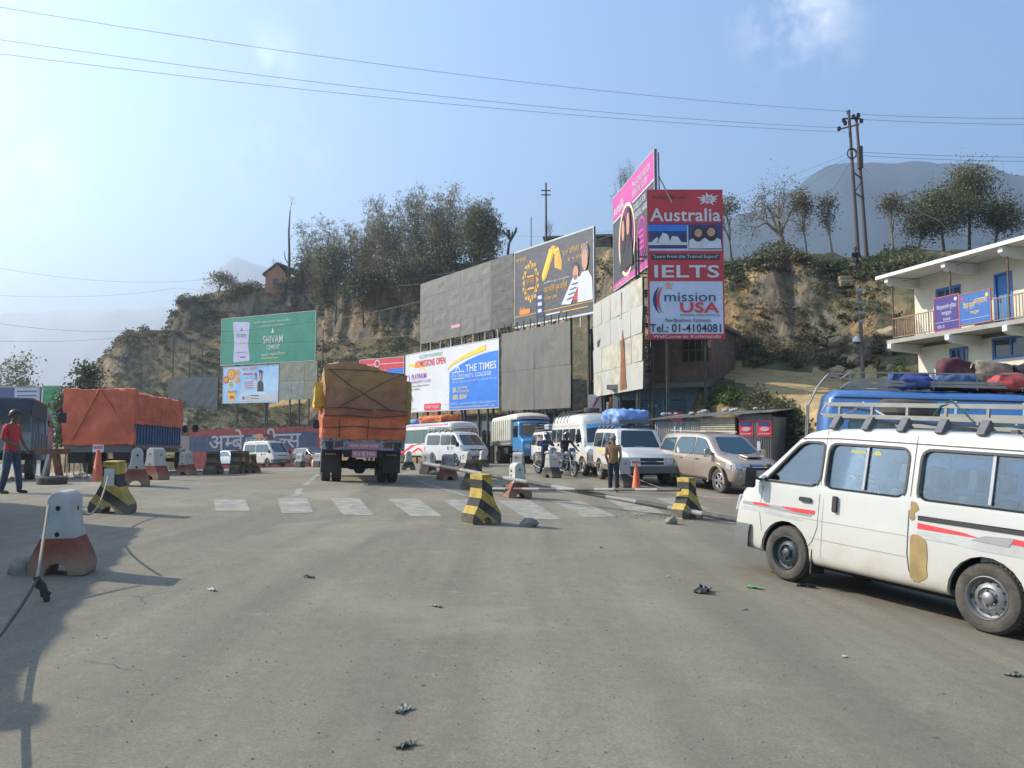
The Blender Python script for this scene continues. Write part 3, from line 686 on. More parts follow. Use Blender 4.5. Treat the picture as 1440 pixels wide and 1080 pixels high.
b.poly('emblem', [(x5+.95+.33*math.cos(R(a)), 2.97+.36*math.sin(R(a))) for a in range(0, 181, 20)], white, 2); b.poly('emblem', [(x5+.95+.22*math.cos(R(a)), 2.97+.25*math.sin(R(a))) for a in range(0, 181, 20)], blue_p, 3)
b.text('Kalanki, Dillibazar, Kathmandu. Tel. 4430145, 4441167', x5+.1, 2.08, L1-.3, 2.2, white); b.text('BA', x5+.2, 1.35, x5+.75, 1.75, yellow_p, bold=0.0135); b.text('English, Sociology\nMass Communication', x5+.95, 1.32, x5+2.7, 1.82, yellow_p)
b.text('BBS, BSW', x5+.2, .75, x5+2.3, 1.15, yellow_p, bold=0.0135); b.poly('red_tag', rr(3.6, .08, 6.35, .62, .08), red2, 3); b.text('तपाईंको मन छुन्छ', 3.8, .18, 6.1, .5, white, 4, bold=0.0045)
b.text('WELCOME TO PRINCIPAL UNIVERSITY', 6.9, .42, L1-.3, .52, white); b.text('www.platinumcollege.edu.np', 7.2, .12, L1-.5, .28, yellow_p); b.text('info@college.edu.np', .2, .2, 2.2, .34, purple_p)
# big blank steel board
t, L1, b = board('blank_billboard', 'big dark steel sheet board right of the college billboard', bl(706,578,.5), bl(802.5,574.5,.5), 5.45, mat=frame_m, backing=False, posts=4)
sheets(t, 2, 2, 0, L1, 0, 5.45, [steel], seed=8, jit=.03)
for i in range(10): MB().box(.2+i*L1/10, .03, 5.4, .26+i*L1/10, .1, 6.1).build('strut', frame_m, t)
# pale tin board
t, L1, b = board('blank_billboard', 'tall pale tin sheet board with rust streak below the pink advert', P(835.5,557.5,47), P(905,548,38.5), 5.45, mat=frame_m, backing=False, posts=3)
sheets(t, 5, 4, 0, L1, 0, 5.5, [tin, tin, tin, tin_y], seed=9, jit=.03)
Board(t, -.055).poly('rust_streak', [(L1*.60,.1),(L1*.72,.15),(L1*.69,1.6),(L1*.67,2.9),(L1*.655,3.3),(L1*.63,2.6),(L1*.61,1.2)], rust, 1)
Board(t, -.055).poly('rust_streak', [(L1*.60,3.9),(L1*.64,3.9),(L1*.635,5.3),(L1*.61,5.35)], tin_y, 1)
# pink and grey shampoo board
t, L1, b = board('billboard', 'pink and charcoal shampoo billboard high above the pale tin board', P(863,404.5,46.6), P(922,373,38.3), 5.55, mat=charcoal, posts=3)
b.poly('pink_field', [(0,3.6+.45),(L1,3.6+.5),(L1,5.55),(0,5.55)], pink_p, 1); b.rect('print_border', 0, 4.0, L1*.28, 4.08, white, 2); b.rect('print_border', L1*.52, 4.0, L1, 4.08, white, 2); b.rect('pink_strip', 0, 0, L1, .38, pink_p, 1)
b.poly('cream_disc', ell(L1*.37, 2.35, 1.72, 2.05, 28), cream, 2); b.poly('dark_disc', ell(L1*.375, 2.35, 1.52, 1.85, 28), plum_p, 3)
bust(b, L1*.30, .75, 1.5, 3.1, dark_p, L0=4, long=True); bust(b, L1*.44, .7, 1.6, 3.3, dark_p, L0=7, long=True)
b.poly('round_badge', ell(L1*.72, 1.7, .9, 1.15, 24), pink_p, 2); b.poly('round_badge', ell(L1*.72, 1.7, .8, 1.03, 24), plum_p, 3)
for i in range(4): b.rect('print_bar', L1*.66, 1.1+i*.3, L1*.78, 1.25+i*.3, pink_p, 4)
bust(b, L1*.93, .6, 1.1, 2.4, navy_p, L0=2)
b.text('sunsilk', .35, 4.35, 2.6, 4.95, white, bold=0.0090); b.text('MAGAZINES ARE FOR\nESSENTIAL GOSSIP', L1*.52, 4.3, L1*.92, 5.15, white); b.text('SUNSILK IS FOR\nESSENTIAL HAIRCARE', L1*.54, 3.0, L1*.93, 3.85, white, bold=0.0045)
b.text('facebook.com/sunsilk', .6, .1, 3.6, .28, white); MB().bar((L1, .2, 4.2), (L1+.9, .6, 2.6), .05).bar((L1, .2, 5.4), (L1+.1, .2, 3.0), .05).build('stay', frame_m, t)
# tall study-abroad board
A_, B_ = P(912.5,475.5,38), P(1019.5,477,38)
t, L1, b = board('billboard', 'tall red and white study abroad billboard reading Australia, IELTS and mission USA', A_, B_, 7.25, mat=pm('print_pale_blue', (.47,.53,.66), rough=.5, var=.09, scale=.5, bump=1.2), posts=2, edge=red_p, th=.16)
k = 7.25/213.5; X_ = lambda u, v=0: (u-912.5)/107*L1; Zb = lambda v: (476-v)*k
def br(nm, u0, v0, u1, v1, m, l=1): return b.rect(nm, X_(u0), Zb(v1), X_(u1), Zb(v0), m, l)
def bt(s_, u0, v0, u1, v1, m, l=3, bold=0, **kw): return b.text(s_, X_(u0), Zb(v1), X_(u1), Zb(v0), m, l, bold, **kw)
br('red_field', 912.5, 262.5, 1019.5, 310, red_p); br('red_strip', 912.5, 310, 1019.5, 313, plum_p, 2); br('photo_print', 913, 313, 968, 347, navy_p); br('photo_print', 970, 313, 1019.5, 348, navy_p)
b.poly('building_print', [(X_(925),Zb(338)),(X_(944),Zb(338)),(X_(941),Zb(327)),(X_(934),Zb(324)),(X_(930),Zb(331))], white, 2); b.poly('building_print', [(X_(917),Zb(338)),(X_(928),Zb(338)),(X_(926),Zb(330))], white, 2); b.poly('building_print', [(X_(943),Zb(338)),(X_(960),Zb(338)),(X_(955),Zb(330)),(X_(947),Zb(329))], white, 2)
br('photo_print', 913, 313, 968, 322, blue_p, 2); br('print_bar', 913, 338, 968, 342, white, 2)
bust(b, X_(984), Zb(347), .95, 1.05, white, L0=2, long=True); bust(b, X_(1002), Zb(347), 1.0, 1.1, pm('print_pale', (.5,.55,.62)), L0=5, long=True)
br('red_field', 912.5, 350, 1019.5, 394, red_p); br('dark_strip', 917, 354.5, 1014, 363.5, dark_p, 2); bt('"Learn From the Trained Expert"', 919, 356, 1012, 362, white)
bt('IELTS', 921, 371, 1013, 389, white, bold=0.0180); bt('Australia', 916, 289, 1016, 308, white, bold=0.0158); bt('Study Abroad', 919, 269, 966, 277, rust, bold=0.0135)
st = []
for i in range(22): a0_ = 2*math.pi*i/22; r_ = (1.75 if i % 2 == 0 else .85)*(.75 if i % 4 == 0 else 1); st.append((X_(999)+math.cos(a0_)*r_*.36, Zb(275.5)+math.sin(a0_)*r_*.2))
b.poly('starburst', st, white, 2); bt('Apply\nNow', 994, 272, 1004, 279, red2)
star = []
for i in range(10): a0_ = math.pi/2+2*math.pi*i/10; r_ = .26 if i % 2 == 0 else .1; star.append((X_(941)+math.cos(a0_)*r_, Zb(400)+math.sin(a0_)*r_))
b.poly('star_print', star, pm('print_coral', (.7,.3,.25)), 2)
def cres(cx, cz, ro, w, a0_, a1_, m, l):
    o_ = [(cx+ro*math.cos(R(a0_+(a1_-a0_)*i/12)), cz+1.15*ro*math.sin(R(a0_+(a1_-a0_)*i/12))) for i in range(13)]
    i_ = [(cx+(ro-w*math.sin(math.pi*i/12))*math.cos(R(a0_+(a1_-a0_)*i/12)), cz+1.15*(ro-w*math.sin(math.pi*i/12))*math.sin(R(a0_+(a1_-a0_)*i/12))) for i in range(13)]
    b.poly('crescent_print', o_ + i_[::-1], m, l)
cres(X_(938), Zb(421), .66, .17, 120, 240, navy_p, 2); cres(X_(943), Zb(421), .66, .14, 118, 240, red2, 2)
bt('mission', 935, 410, 1007, 423, navy_p, bold=.0); bt('USA', 957, 424, 1012, 439, red2, bold=0.0270); bt('EDUCATIONAL CONSULTANCY (P) LTD.', 957, 441, 1013, 445, navy_p)
bt('New Baneshwor, Kathmandu', 936, 447, 1000, 453.5, dark_p); bt('Tel.: 01-4104081', 914, 455, 1014, 467, dark_p, bold=0.0135); br('red_strip', 912.5, 469, 1019.5, 476, red_p); bt('WelCome to Kathmandu', 918, 470.5, 1013, 475, white, bold=0.0045)
# lattice tower carrying the two upper boards
lt = thing('scaffold_tower', 'dark steel ladder scaffold between the tin board and the tall red board', 'scaffold', (P(908,545,39.5).x, 39.5, 0))
z1 = 11.5
for dx, dy in ((-.28,0),(.35,0),(-.28,.9),(.35,.9)): MB().box(dx-.04, dy-.04, -.8, dx+.04, dy+.04, z1).build('upright', frame_m, lt)
mb = MB()
for i in range(13):
    z = .3+i*.85; mb.box(-.26, -.03, z, .33, .03, z+.06); mb.box(-.26, .87, z, .33, .93, z+.06); mb.bar((-.28, 0, z), (-.28, .9, z+.8), .04); mb.bar((.35, 0, z), (.35, .9, z+.8), .04)
mb.build('rungs', frame_m, lt)
# two boards beyond the left lay-by
t, L1, b = board('billboard', 'faded blue and white board over the small pickup at the far left', P(-40,576,50), P(56,575,50), 1.4, mat=greybl, posts=2)
b.rect('white_field', L1*.62, .05, L1*.98, 1.35, pm('print_pale', (.5,.55,.62)), 1)
for i in range(4): b.rect('print_bar', L1*.66, .25+i*.28, L1*.95, .33+i*.28, greybl, 2)
t, L1, b = board('billboard', 'green board with rows of letters beside the orange tarpaulin truck', P(58,600,49), P(84.5,600,49), 2.5, mat=pm('print_leaf_green', (.10,.42,.14), rough=.5), posts=2)
for i, s_ in enumerate(('NEPAL', 'BANK LTD', 'LIMITED', 'KATHMANDU')): b.text(s_, .12, 2.0-i*.5, L1-.15, 2.25-i*.5, teal_p)

# painted roadside wall
A_, B_ = P(262,650,79.5), P(452,641,77.5); d = B_-A_
wl = thing('painted_wall', 'long red and blue roadside wall painted with large white Devanagari letters', 'wall', (A_.x, A_.y, A_.z-.6), math.atan2(d.y, d.x))
Lw = math.hypot(d.x, d.y); Hh = 3.15
m_wr = pm('wall_red', (.36,.085,.075), rough=.9, var=.3, scale=2, bump=.8); m_wb = pm('wall_blue', (.085,.115,.18), rough=.9, var=.3, scale=2, bump=.8); m_ww = pm('wall_white', (.55,.50,.50), rough=.9, var=.2, scale=3)
sl_ = .03
mb = MB(); mb.prism([(0,0),(Lw,0),(Lw,Hh+.62+Lw*sl_*.9),(Lw*.9,Hh+.6+Lw*sl_),(0,Hh+.6)], 'y', 0, .45); mb.build('masonry', m_wr, wl)
bw = Board(wl, -.0)
bw.poly('blue_band', [(0,1.65),(Lw*.965,1.65+Lw*sl_),(Lw*.965,3.25+Lw*sl_),(0,3.05)], m_wb, 1)
def half(arr, fs, keep):
    bmm = bmesh.new(); vs = [bmm.verts.new(tuple(p)) for p in arr]
    for f in fs:
        try: bmm.faces.new([vs[i] for i in f])
        except ValueError: pass
    x1 = max(p[0] for p in arr); ztop = .62
    bmesh.ops.bisect_plane(bmm, geom=bmm.verts[:]+bmm.edges[:]+bmm.faces[:], plane_co=(x1-keep, 0, 0), plane_no=(1, 0, 0), clear_outer=True)
    bmm.verts.index_update(); o_ = [tuple(v.co) for v in bmm.verts]; g = [tuple(v.index for v in f.verts) for f in bmm.faces]; bmm.free(); return o_, g
xx = Lw*.17; SZ = 2.05
for gi, (ch, hf_) in enumerate((('अ',0),('म',.245),('बे',0),(' ',0),('स',.245),('टी',0),('ल',.245),('स',0))):
    if ch == ' ': xx += .9; continue
    arr, fs = text_mesh(ch, .010)
    if hf_: arr, fs = half(arr, fs, hf_)
    x0_ = min(p[0] for p in arr); x1_ = max(p[0] for p in arr)
    mb = MB(); sx = SZ*1.02
    mb.add([((p[0]-x0_)*sx+xx, -.03, p[1]*SZ*1.05+1.75+.12*0+((p[0]-x0_)*sx+xx)*sl_) for p in arr], fs); mb.build('painted_letter', m_ww, wl)
    xx += (x1_-x0_)*sx - (.0 if not hf_ else .06)
bw.text('नेपाल', Lw*.37, .75, Lw*.45, 1.3, m_ww, 2); 
# ------------------------------------------------------------------ buildings
def brickmat(name, c1, c2, mortar, sc_=1.0):
    m = bpy.data.materials.new(name); t = nodes_of(m); b = t.nodes['Principled BSDF']; L = t.links.new
    co = t.nodes.new('ShaderNodeTexCoord'); mp = t.nodes.new('ShaderNodeMapping'); mp.inputs['Rotation'].default_value = (R(90), 0, 0); L(co.outputs['Object'], mp.inputs[0])
    br_ = t.nodes.new('ShaderNodeTexBrick'); L(mp.outputs[0], br_.inputs['Vector']); br_.inputs['Color1'].default_value = (*c1, 1); br_.inputs['Color2'].default_value = (*c2, 1); br_.inputs['Mortar'].default_value = (*mortar, 1)
    br_.inputs['Scale'].default_value = sc_; br_.inputs['Brick Width'].default_value = .24; br_.inputs['Row Height'].default_value = .075; br_.inputs['Mortar Size'].default_value = .01
    n = t.nodes.new('ShaderNodeTexNoise'); n.inputs['Scale'].default_value = 1.5; n.inputs['Detail'].default_value = 7; L(co.outputs['Object'], n.inputs['Vector'])
    mx_ = t.nodes.new('ShaderNodeMix'); mx_.data_type = 'RGBA'; mx_.blend_type = 'MULTIPLY'; mx_.inputs[0].default_value = .8
    r = t.nodes.new('ShaderNodeValToRGB'); L(n.outputs['Fac'], r.inputs[0]); r.color_ramp.elements[0].position = .3; r.color_ramp.elements[1].position = .7; r.color_ramp.elements[0].color = (.55,.55,.55,1); r.color_ramp.elements[1].color = (1.2,1.2,1.2,1)
    L(br_.outputs[0], mx_.inputs[6]); L(r.outputs[0], mx_.inputs[7]); L(mx_.outputs[2], b.inputs['Base Color']); b.inputs['Roughness'].default_value = .9
    bp = t.nodes.new('ShaderNodeBump'); bp.inputs['Distance'].default_value = .01; L(br_.outputs['Fac'], bp.inputs['Height']); bp.invert = True; L(bp.outputs[0], b.inputs['Normal'])
    return m
M_brick = brickmat('brick_wall', (.24,.13,.09), (.19,.105,.075), (.17,.15,.13)); M_clay = pm('clay_wall', (.42,.20,.11), rough=.9, var=.15, scale=2, bump=.4)
M_conc = pm('concrete', (.30,.285,.26), rough=.85, var=.15, scale=2, bump=.3); M_concd = pm('concrete_dark', (.16,.15,.14), rough=.9, var=.25, scale=2, bump=.3)
M_hole = pm('dark_interior', (.02,.02,.02), rough=.9); M_thatch = pm('roof_dark', (.09,.085,.08), rough=.9, var=.3, scale=3, bump=.6)  # near-black colour stands for the shade inside rooms, stalls and holes
M_glass = pm('window_glass', (.03,.045,.06), rough=.06, var=.02, spec=.8)
M_lime = pm('limewash', (.60,.57,.47), rough=.85, var=.07, scale=1.3, bump=.15); M_white = pm('white_paint', (.62,.62,.60), rough=.7, var=.08, scale=2); M_bluep = pm('blue_paint', (.035,.14,.42), rough=.5, var=.15)
M_pipe = pm('rusty_pipe', (.14,.085,.06), rough=.7, var=.3, metal=.3); M_rail = pm('rail_paint', (.26,.17,.11), rough=.6, var=.2)
M_corr = pm('corrugated_iron', (.17,.165,.155), rough=.55, metal=.3, var=.35, scale=1.5, stretch=(1,1,.3)); M_corry = pm('corrugated_yellowed', (.40,.35,.25), rough=.6, var=.2)
M_wood = pm('old_timber', (.13,.09,.06), rough=.85, var=.35, scale=5); M_shut = pm('shutter_blue', (.07,.15,.20), rough=.5, metal=.2, var=.2)

def corr(mb, x0, z0, x1, z1, y, pitch=.09, amp=.018, vertical=True, mi=0):
    """corrugated sheet in the local xz plane"""
    n = int(((x1-x0) if vertical else (z1-z0))/pitch*4); o = len(mb.v)
    for i in range(n+1):
        t = i/n; a = math.sin(i*math.pi/2)*amp
        if vertical: x = x0+(x1-x0)*t; mb.v += [(x, y+a, z0), (x, y+a, z1)]
        else: z = z0+(z1-z0)*t; mb.v += [(x0, y+a, z), (x1, y+a, z)]
    for i in range(n): mb.f.append((o+2*i, o+2*i+2, o+2*i+3, o+2*i+1)); mb.m.append(mi)
    k = len(mb.v)
    for i in range(o, k): v = mb.v[i]; mb.v.append((v[0], v[1]+.006, v[2]))
    for i in range(n): q = k+2*i; mb.f.append((q, q+1, q+3, q+2)); mb.m.append(mi)
def window_part(par, x0, z0, x1, z1, y, frame, glass=M_glass, bars=(1, 0), w=.06, name='window'):
    mb = MB(); mb.box(x0, y-.04, z0, x0+w, y+.04, z1).box(x1-w, y-.04, z0, x1, y+.04, z1).box(x0+w, y-.04, z0, x1-w, y+.04, z0+w).box(x0+w, y-.04, z1-w, x1-w, y+.04, z1)
    for i in range(bars[0]): x = x0+(x1-x0)*(i+1)/(bars[0]+1); mb.box(x-w/2, y-.035, z0+w, x+w/2, y+.035, z1-w)
    for i in range(bars[1]): z = z0+(z1-z0)*(i+1)/(bars[1]+1); mb.box(x0+w, y-.03, z-w/2, x1-w, y+.03, z+w/2)
    f = mb.build(name, frame, par)
    MB().box(x0+w*.5, y-.008, z0+w*.5, x1-w*.5, y+.008, z1-w*.5).build('pane', glass, f); return f
def wall_with_holes(mb, x0, z0, x1, z1, y0, y1, holes, mi=0):
    xs_ = sorted({x0, x1, *[h[0] for h in holes], *[h[2] for h in holes]}); zs = sorted({z0, z1, *[h[1] for h in holes], *[h[3] for h in holes]})
    for a, b_ in zip(xs_, xs_[1:]):
        for c, d_ in zip(zs, zs[1:]):
            if not any(h[0] <= a and b_ <= h[2] and h[1] <= c and d_ <= h[3] for h in holes): mb.box(a, y0, c, b_, y1, d_, mi)

# brick house on the left hill
p0 = P(373,405,107)
hs = thing('brick_house', 'small orange brick house with dark gable roof on the left hilltop', 'house', (p0.x, p0.y, p0.z-1.0), R(4))
mb = MB(); mb.box(0, 0, 0, 2.7, 6, 3.0); mb.prism([(0,3.0),(2.7,3.0),(1.6,4.3)], 'y', 0, 6); mb.build('wall', M_clay, hs)
MB().box(2.72, .4, 0, 5.6, 5.5, 2.7).build('side_room', M_clay, hs)
mb = MB(); mb.prism([(-.35,2.75),(1.6,4.33),(1.6,4.55),(-.35,2.95)], 'y', -.3, 6.3); mb.prism([(1.605,4.33),(6.0,2.65),(6.0,2.85),(1.605,4.55)], 'y', -.3, 6.3); mb.build('roof', M_thatch, hs)
window_part(hs, 1.0, 1.5, 1.7, 2.3, -.02, M_wood)
# flat roofed brick house behind the gold advert
p0 = P(764,372,80)
hs = thing('brick_house', 'flat roofed brick house on the hill behind the gold billboard', 'house', (p0.x, p0.y, p0.z-1.5), R(-8))
mb = MB(); wall_with_holes(mb, .5, 0, 6.8, 4.1, 0, .25, [(5.9,2.4,6.4,3.6),(2.0,2.0,3.0,3.4)]); mb.box(.5, .25, 0, .75, 5, 4.1).box(6.55, .25, 0, 6.8, 5, 4.1); mb.build('wall', M_brick, hs)
MB().box(0, -.5, 4.1, 7.3, 5.3, 4.3).build('roof', M_concd, hs); MB().box(.6, 4.6, 0, 6.7, 4.9, 4.1).build('rear_wall', M_brick, hs)
window_part(hs, 5.9, 2.4, 6.4, 3.6, .12, M_wood); window_part(hs, 2.0, 2.0, 3.0, 3.4, .12, M_wood)
# brick building under the tall board
q0 = P(918,545,43.5); q1 = P(1001,545,42.0)
hs = thing('brick_building', 'two storey brick building below the tall red billboard with blue shop shutters', 'building', (q0.x-2.2, q0.y, -.9), math.atan2(q1.y-q0.y, q1.x-q0.x))
Lh = 2.2+math.hypot(q1.x-q0.x, q1.y-q0.y)
w0 = Lh-1.55
mb = MB(); wall_with_holes(mb, 2.2, 5.2, Lh, 8.3, 0, .25, [(w0,6.3,Lh-.15,7.6)]); mb.box(Lh-.25, .25, 5.2, Lh, 6, 8.3).box(2.2, .25, 5.2, 2.45, 6, 8.3).box(2.2, 5.75, 0, Lh, 6, 8.3); mb.build('wall', M_brick, hs)
window_part(hs, w0, 6.3, Lh-.15, 7.6, .12, M_wood, M_hole, (3, 1)); MB().box(0, -.9, 4.95, Lh+.0, 6, 5.2).build('floor_slab', M_concd, hs); MB().box(2.0, -.3, 8.3, Lh+.25, 6.2, 8.5).build('roof', M_concd, hs)
mb = MB(); wall_with_holes(mb, 0, 0, Lh, 4.95, 0, .25, [(.3,.8,1.3,4.4),(1.6,.8,2.75,4.4),(2.9,.8,4.1,4.4)]); mb.build('shop_wall', pm('blue_wall', (.09,.15,.19), rough=.7, var=.2), hs)
for a, b_ in ((1.6,2.75),(2.9,4.1)):
    mb = MB(); corr(mb, a+.01, .8, b_-.01, 4.4, .06, pitch=.14, amp=.02, vertical=False); mb.build('shutter', M_shut, hs)
MB().box(.32, .35, .8, 1.28, .4, 4.4).build('doorway', M_hole, hs); o = Board(hs, 0).rect('red_sign', 3.2, 3.0, 3.9, 3.75, red2, 2); Board(hs, 0).text('PURE\nWATER', 3.3, 3.1, 3.8, 3.6, white, 4); Board(hs, 0).text('Cafe', 2.0, 4.0, 2.5, 4.2, white, 2)  # dark slab fills the door opening in place of indoor shade
# row of low shops under the boards
A_ = Vector((-6.2, 66.2, 0)); B_ = Vector((4.9, 49.5, 0)); d = B_-A_; Lr = d.length
sr = thing('shop_row', 'row of dark open shops beneath the roadside billboards', 'shops', (A_.x, A_.y+1.6, -1.2), math.atan2(d.y, d.x))
hol = [(.4+i*2.2, .2, 2.2+i*2.2, 2.9) for i in range(int(Lr/2.2))]
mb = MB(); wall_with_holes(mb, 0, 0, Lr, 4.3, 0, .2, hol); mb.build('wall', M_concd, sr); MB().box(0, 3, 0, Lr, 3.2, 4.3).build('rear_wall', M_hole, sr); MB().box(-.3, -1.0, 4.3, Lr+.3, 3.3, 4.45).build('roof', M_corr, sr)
for i, h in enumerate(hol):
    Board(sr, 0).rect('shop_sign', h[0], 3.1, h[2]-.1, 3.9, [pm('sign_salmon', (.45,.2,.14)), greybl, pm('sign_pale_green', (.3,.42,.36)), pm('print_pale', (.5,.55,.62))][i % 4], 1)
    MB().box(h[0]+.1, .6, .2, h[2]-.5, 1.3, 1.1+.3*(i % 3)).build('counter', M_wood, sr)
# open scaffold bay between the steel board and the tin board
sb = thing('timber_stall', 'dark open upper stall with hanging orange and white cloths between two sheet boards', 'stall', (5.15, 48.6, -1))
for q in ((.05, 0, .2, .15), (1.15, 0, 1.27, .15), (.05, 2.2, .2, 2.35)): MB().box(q[0], q[1], 0, q[2], q[3], 9.5).build('post', M_wood, sb)
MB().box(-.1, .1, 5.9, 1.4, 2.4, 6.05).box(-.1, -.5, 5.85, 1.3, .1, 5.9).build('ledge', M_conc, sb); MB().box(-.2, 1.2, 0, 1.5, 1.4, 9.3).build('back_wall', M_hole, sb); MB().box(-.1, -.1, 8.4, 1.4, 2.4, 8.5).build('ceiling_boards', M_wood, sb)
for x0, c, z0, z1 in ((.75, pm('cloth_orange', (.65,.16,.04), rough=.9), 3.7, 4.9), (.55, pm('cloth_white', (.6,.58,.55), rough=.9), 3.4, 4.6), (1.0, pm('cloth_red', (.45,.04,.04), rough=.9), 3.3, 4.2)):
    mb = MB(); corr(mb, x0, z0, x0+.25, z1, -.1, pitch=.1, amp=.03); tag(mb.build('hanging_cloth', c, loc=(5.15, 48.4, -1)), {.75: 'orange cloth hanging left of the tin board', .55: 'white cloth hanging beside the orange cloth', 1.0: 'red cloth hanging beside the tin board edge'}[x0], 'cloth')
mb = MB(); mb.box(0, 0, 0, .75, .05, 1.0); tag(mb.build('shop_poster', pm('poster_white', (.55,.53,.55), rough=.6), loc=tuple(P(828,579,46.5))), 'white poster with a red stroke hanging beneath the tin board corner', 'poster')
o = bpy.data.objects['shop_poster']; Board(o, 0).poly('red_stroke', [(.2,.25),(.3,.25),(.6,.75),(.45,.8)], red2, 1)

# tin shed by the road
A_ = P(921,648,35.5); B_ = P(1087,660,32.2); A_.z = B_.z = -.75; d = B_-A_; Ls = math.hypot(d.x, d.y)
sh = thing('tin_shed', 'long low shed of corrugated iron with open stalls beside the road', 'shed', tuple(A_), math.atan2(d.y, d.x))
zt = lambda x: 2.35+.75 + .06*x/Ls*3
f = (lambda u: (P(u,600,34).x-A_.x)/(B_.x-A_.x)*Ls)
xa, xb, xc = f(985), f(1026), f(1030)
mb = MB(); corr(mb, 0, 2.1, xa, 2.95, 0, mi=0); mb.build('upper_sheets', pm('corrugated_pale', (.33,.31,.28), rough=.6, var=.3, scale=1.5, stretch=(3,3,.5)), sh)
mb = MB(); corr(mb, xa+.02, 2.35, xb, 3.1, 0, vertical=False); mb.build('awning_sheet', M_corry, sh)
mb = MB(); corr(mb, xc, 0, Ls, 3.2, 0); mb.build('end_sheets', M_corr, sh)
mb = MB(); corr(mb, 0, 0, 2.8, 3.1, 0); mb.build('side_sheets', M_corr, sh, loc=(Ls, 0, 0), rot=(0, 0, R(90)))
for i, x in enumerate((.05, .75, 1.45, xa, (xa+xb)/2, xb)): MB().box(x-.04, .05, 0, x+.04, .13, 2.98).build('post', M_wood, sh)
mb = MB(); mb.add([(-.2,-.25,3.02),(Ls+.15,-.25,3.28),(Ls+.15,2.9,3.5),(-.2,2.9,3.3),(-.2,-.25,3.06),(Ls+.15,-.25,3.32),(Ls+.15,2.9,3.54),(-.2,2.9,3.34)], [(0,1,2,3),(4,5,6,7),(0,1,5,4),(1,2,6,5),(2,3,7,6),(3,0,4,7)]); mb.build('roof', M_corr, sh)
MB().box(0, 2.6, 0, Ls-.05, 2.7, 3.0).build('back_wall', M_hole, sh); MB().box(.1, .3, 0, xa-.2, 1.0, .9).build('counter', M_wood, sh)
bs = Board(sh, -.02); 
for u0 in (1031, 1051):
    x0_ = f(u0); bs.rect('poster', x0_, 2.3, x0_+.58, 2.95, red2, 1); bs.rect('poster_print', x0_+.04, 2.72, x0_+.54, 2.9, navy_p, 2); bs.poly('poster_print', ell(x0_+.3, 2.6, .2, .1, 10), pm('print_rose', (.5,.3,.3)), 3); bs.rect('poster_print', x0_+.05, 2.38, x0_+.5, 2.43, pm('print_rose', (.5,.3,.3)), 3)
bs.rect('poster', f(1050), 1.5, f(1050)+.15, 2.1, pm('poster_white', (.55,.53,.55)), 1); bs.rect('chalk_mark', xa-.9, 2.35, xa-.82, 2.7, white, 1); bs.rect('chalk_mark', xa-.7, 2.4, xa-.5, 2.46, white, 1); bs.rect('chalk_mark', xa-1.2, 2.45, xa-1.12, 2.75, white, 1)
for i in range(14):
    x = rnd.uniform(.1, Ls); r_ = rnd.uniform(.10, .2); s_ = random.Random(i)
    mb = MB(); mb.lathe([(0,-r_*.5),(r_*.9,-r_*.3),(r_,r_*.05),(r_*.6,r_*.45),(0,r_*.5)], 7); mb.v = [(v[0]*s_.uniform(.8,1.3), v[1], v[2]) for v in mb.v]
    o = mb.build('roof_stone', M_conc, sh, smooth=30); o.location = (x, rnd.uniform(.1, 1.2), 3.2+.26*x/Ls+.06)

# white two storey building with balcony
A_ = Vector((P(1257,478,33).x, 33, 0)); rot = math.atan2(-.97, .243); zf = P(1257,478,33).z
wb = thing('balcony_building', 'cream two storey building with blue door and long balcony at the right', 'building', (A_.x, A_.y, zf), rot)
fx = Vector((math.cos(rot), math.sin(rot), 0)); fy = Vector((-math.sin(rot), math.cos(rot), 0))
def onp(u, v, y=0):
    d_ = ray(u, v); n = fy; o_ = A_ + fy*y; t_ = (o_-Vector((EYE.x,EYE.y,0))).dot(n)/Vector((d_.x,d_.y,0)).dot(n)
    p = EYE + d_*t_; return (p-A_).dot(fx), p.z - zf
sb_ = 1.25                      # set-back of the wall behind the posts
wx, _ = onp(1287, 450, sb_); LB = 14.0; D_ = 6.5; zr = 2.62
w1 = onp(1316, 425, sb_); w2 = onp(1351, 394, sb_); d1 = onp(1400, 449, sb_); d2 = onp(1423, 377, sb_)
holes = [(w1[0], .95, w2[0], 2.0), (d1[0], 0.01, d2[0], 2.05), (d2[0]+2.2, .95, d2[0]+3.4, 2.0), (d2[0]+4.4, 0.01, d2[0]+5.3, 2.05)]
mb = MB(); wall_with_holes(mb, wx, 0, LB, zr, sb_, sb_+.22, holes); mb.box(wx, sb_+.22, 0, wx+.22, D_, zr).box(LB-.22, sb_+.22, 0, LB, D_, zr).box(wx, D_, 0, LB, D_+.2, zr); mb.build('wall', M_lime, wb)
gl = onp(1395, 500, sb_); lo = [(gl[0], -1.15, gl[0]+2.4, -.35), (onp(1335,500,sb_)[0], -1.5, onp(1362,500,sb_)[0], -.5)]
mb = MB(); wall_with_holes(mb, wx+.1, -6.0, LB, -.3, sb_, sb_+.22, lo); mb.box(wx+.1, sb_+.22, -6.0, wx+.32, D_, -.3).box(LB-.22, sb_+.22, -6.0, LB, D_, -.3); mb.build('lower_wall', M_lime, wb)
for h in lo: window_part(wb, h[0], h[1], h[2], h[3], sb_+.08, M_bluep, bars=(2, 0), w=.09)
window_part(wb, *[holes[0][i] for i in (0,1,2,3)], sb_+.08, M_bluep, bars=(2, 0), w=.11); window_part(wb, *holes[2], sb_+.08, M_bluep, bars=(2, 0), w=.11)
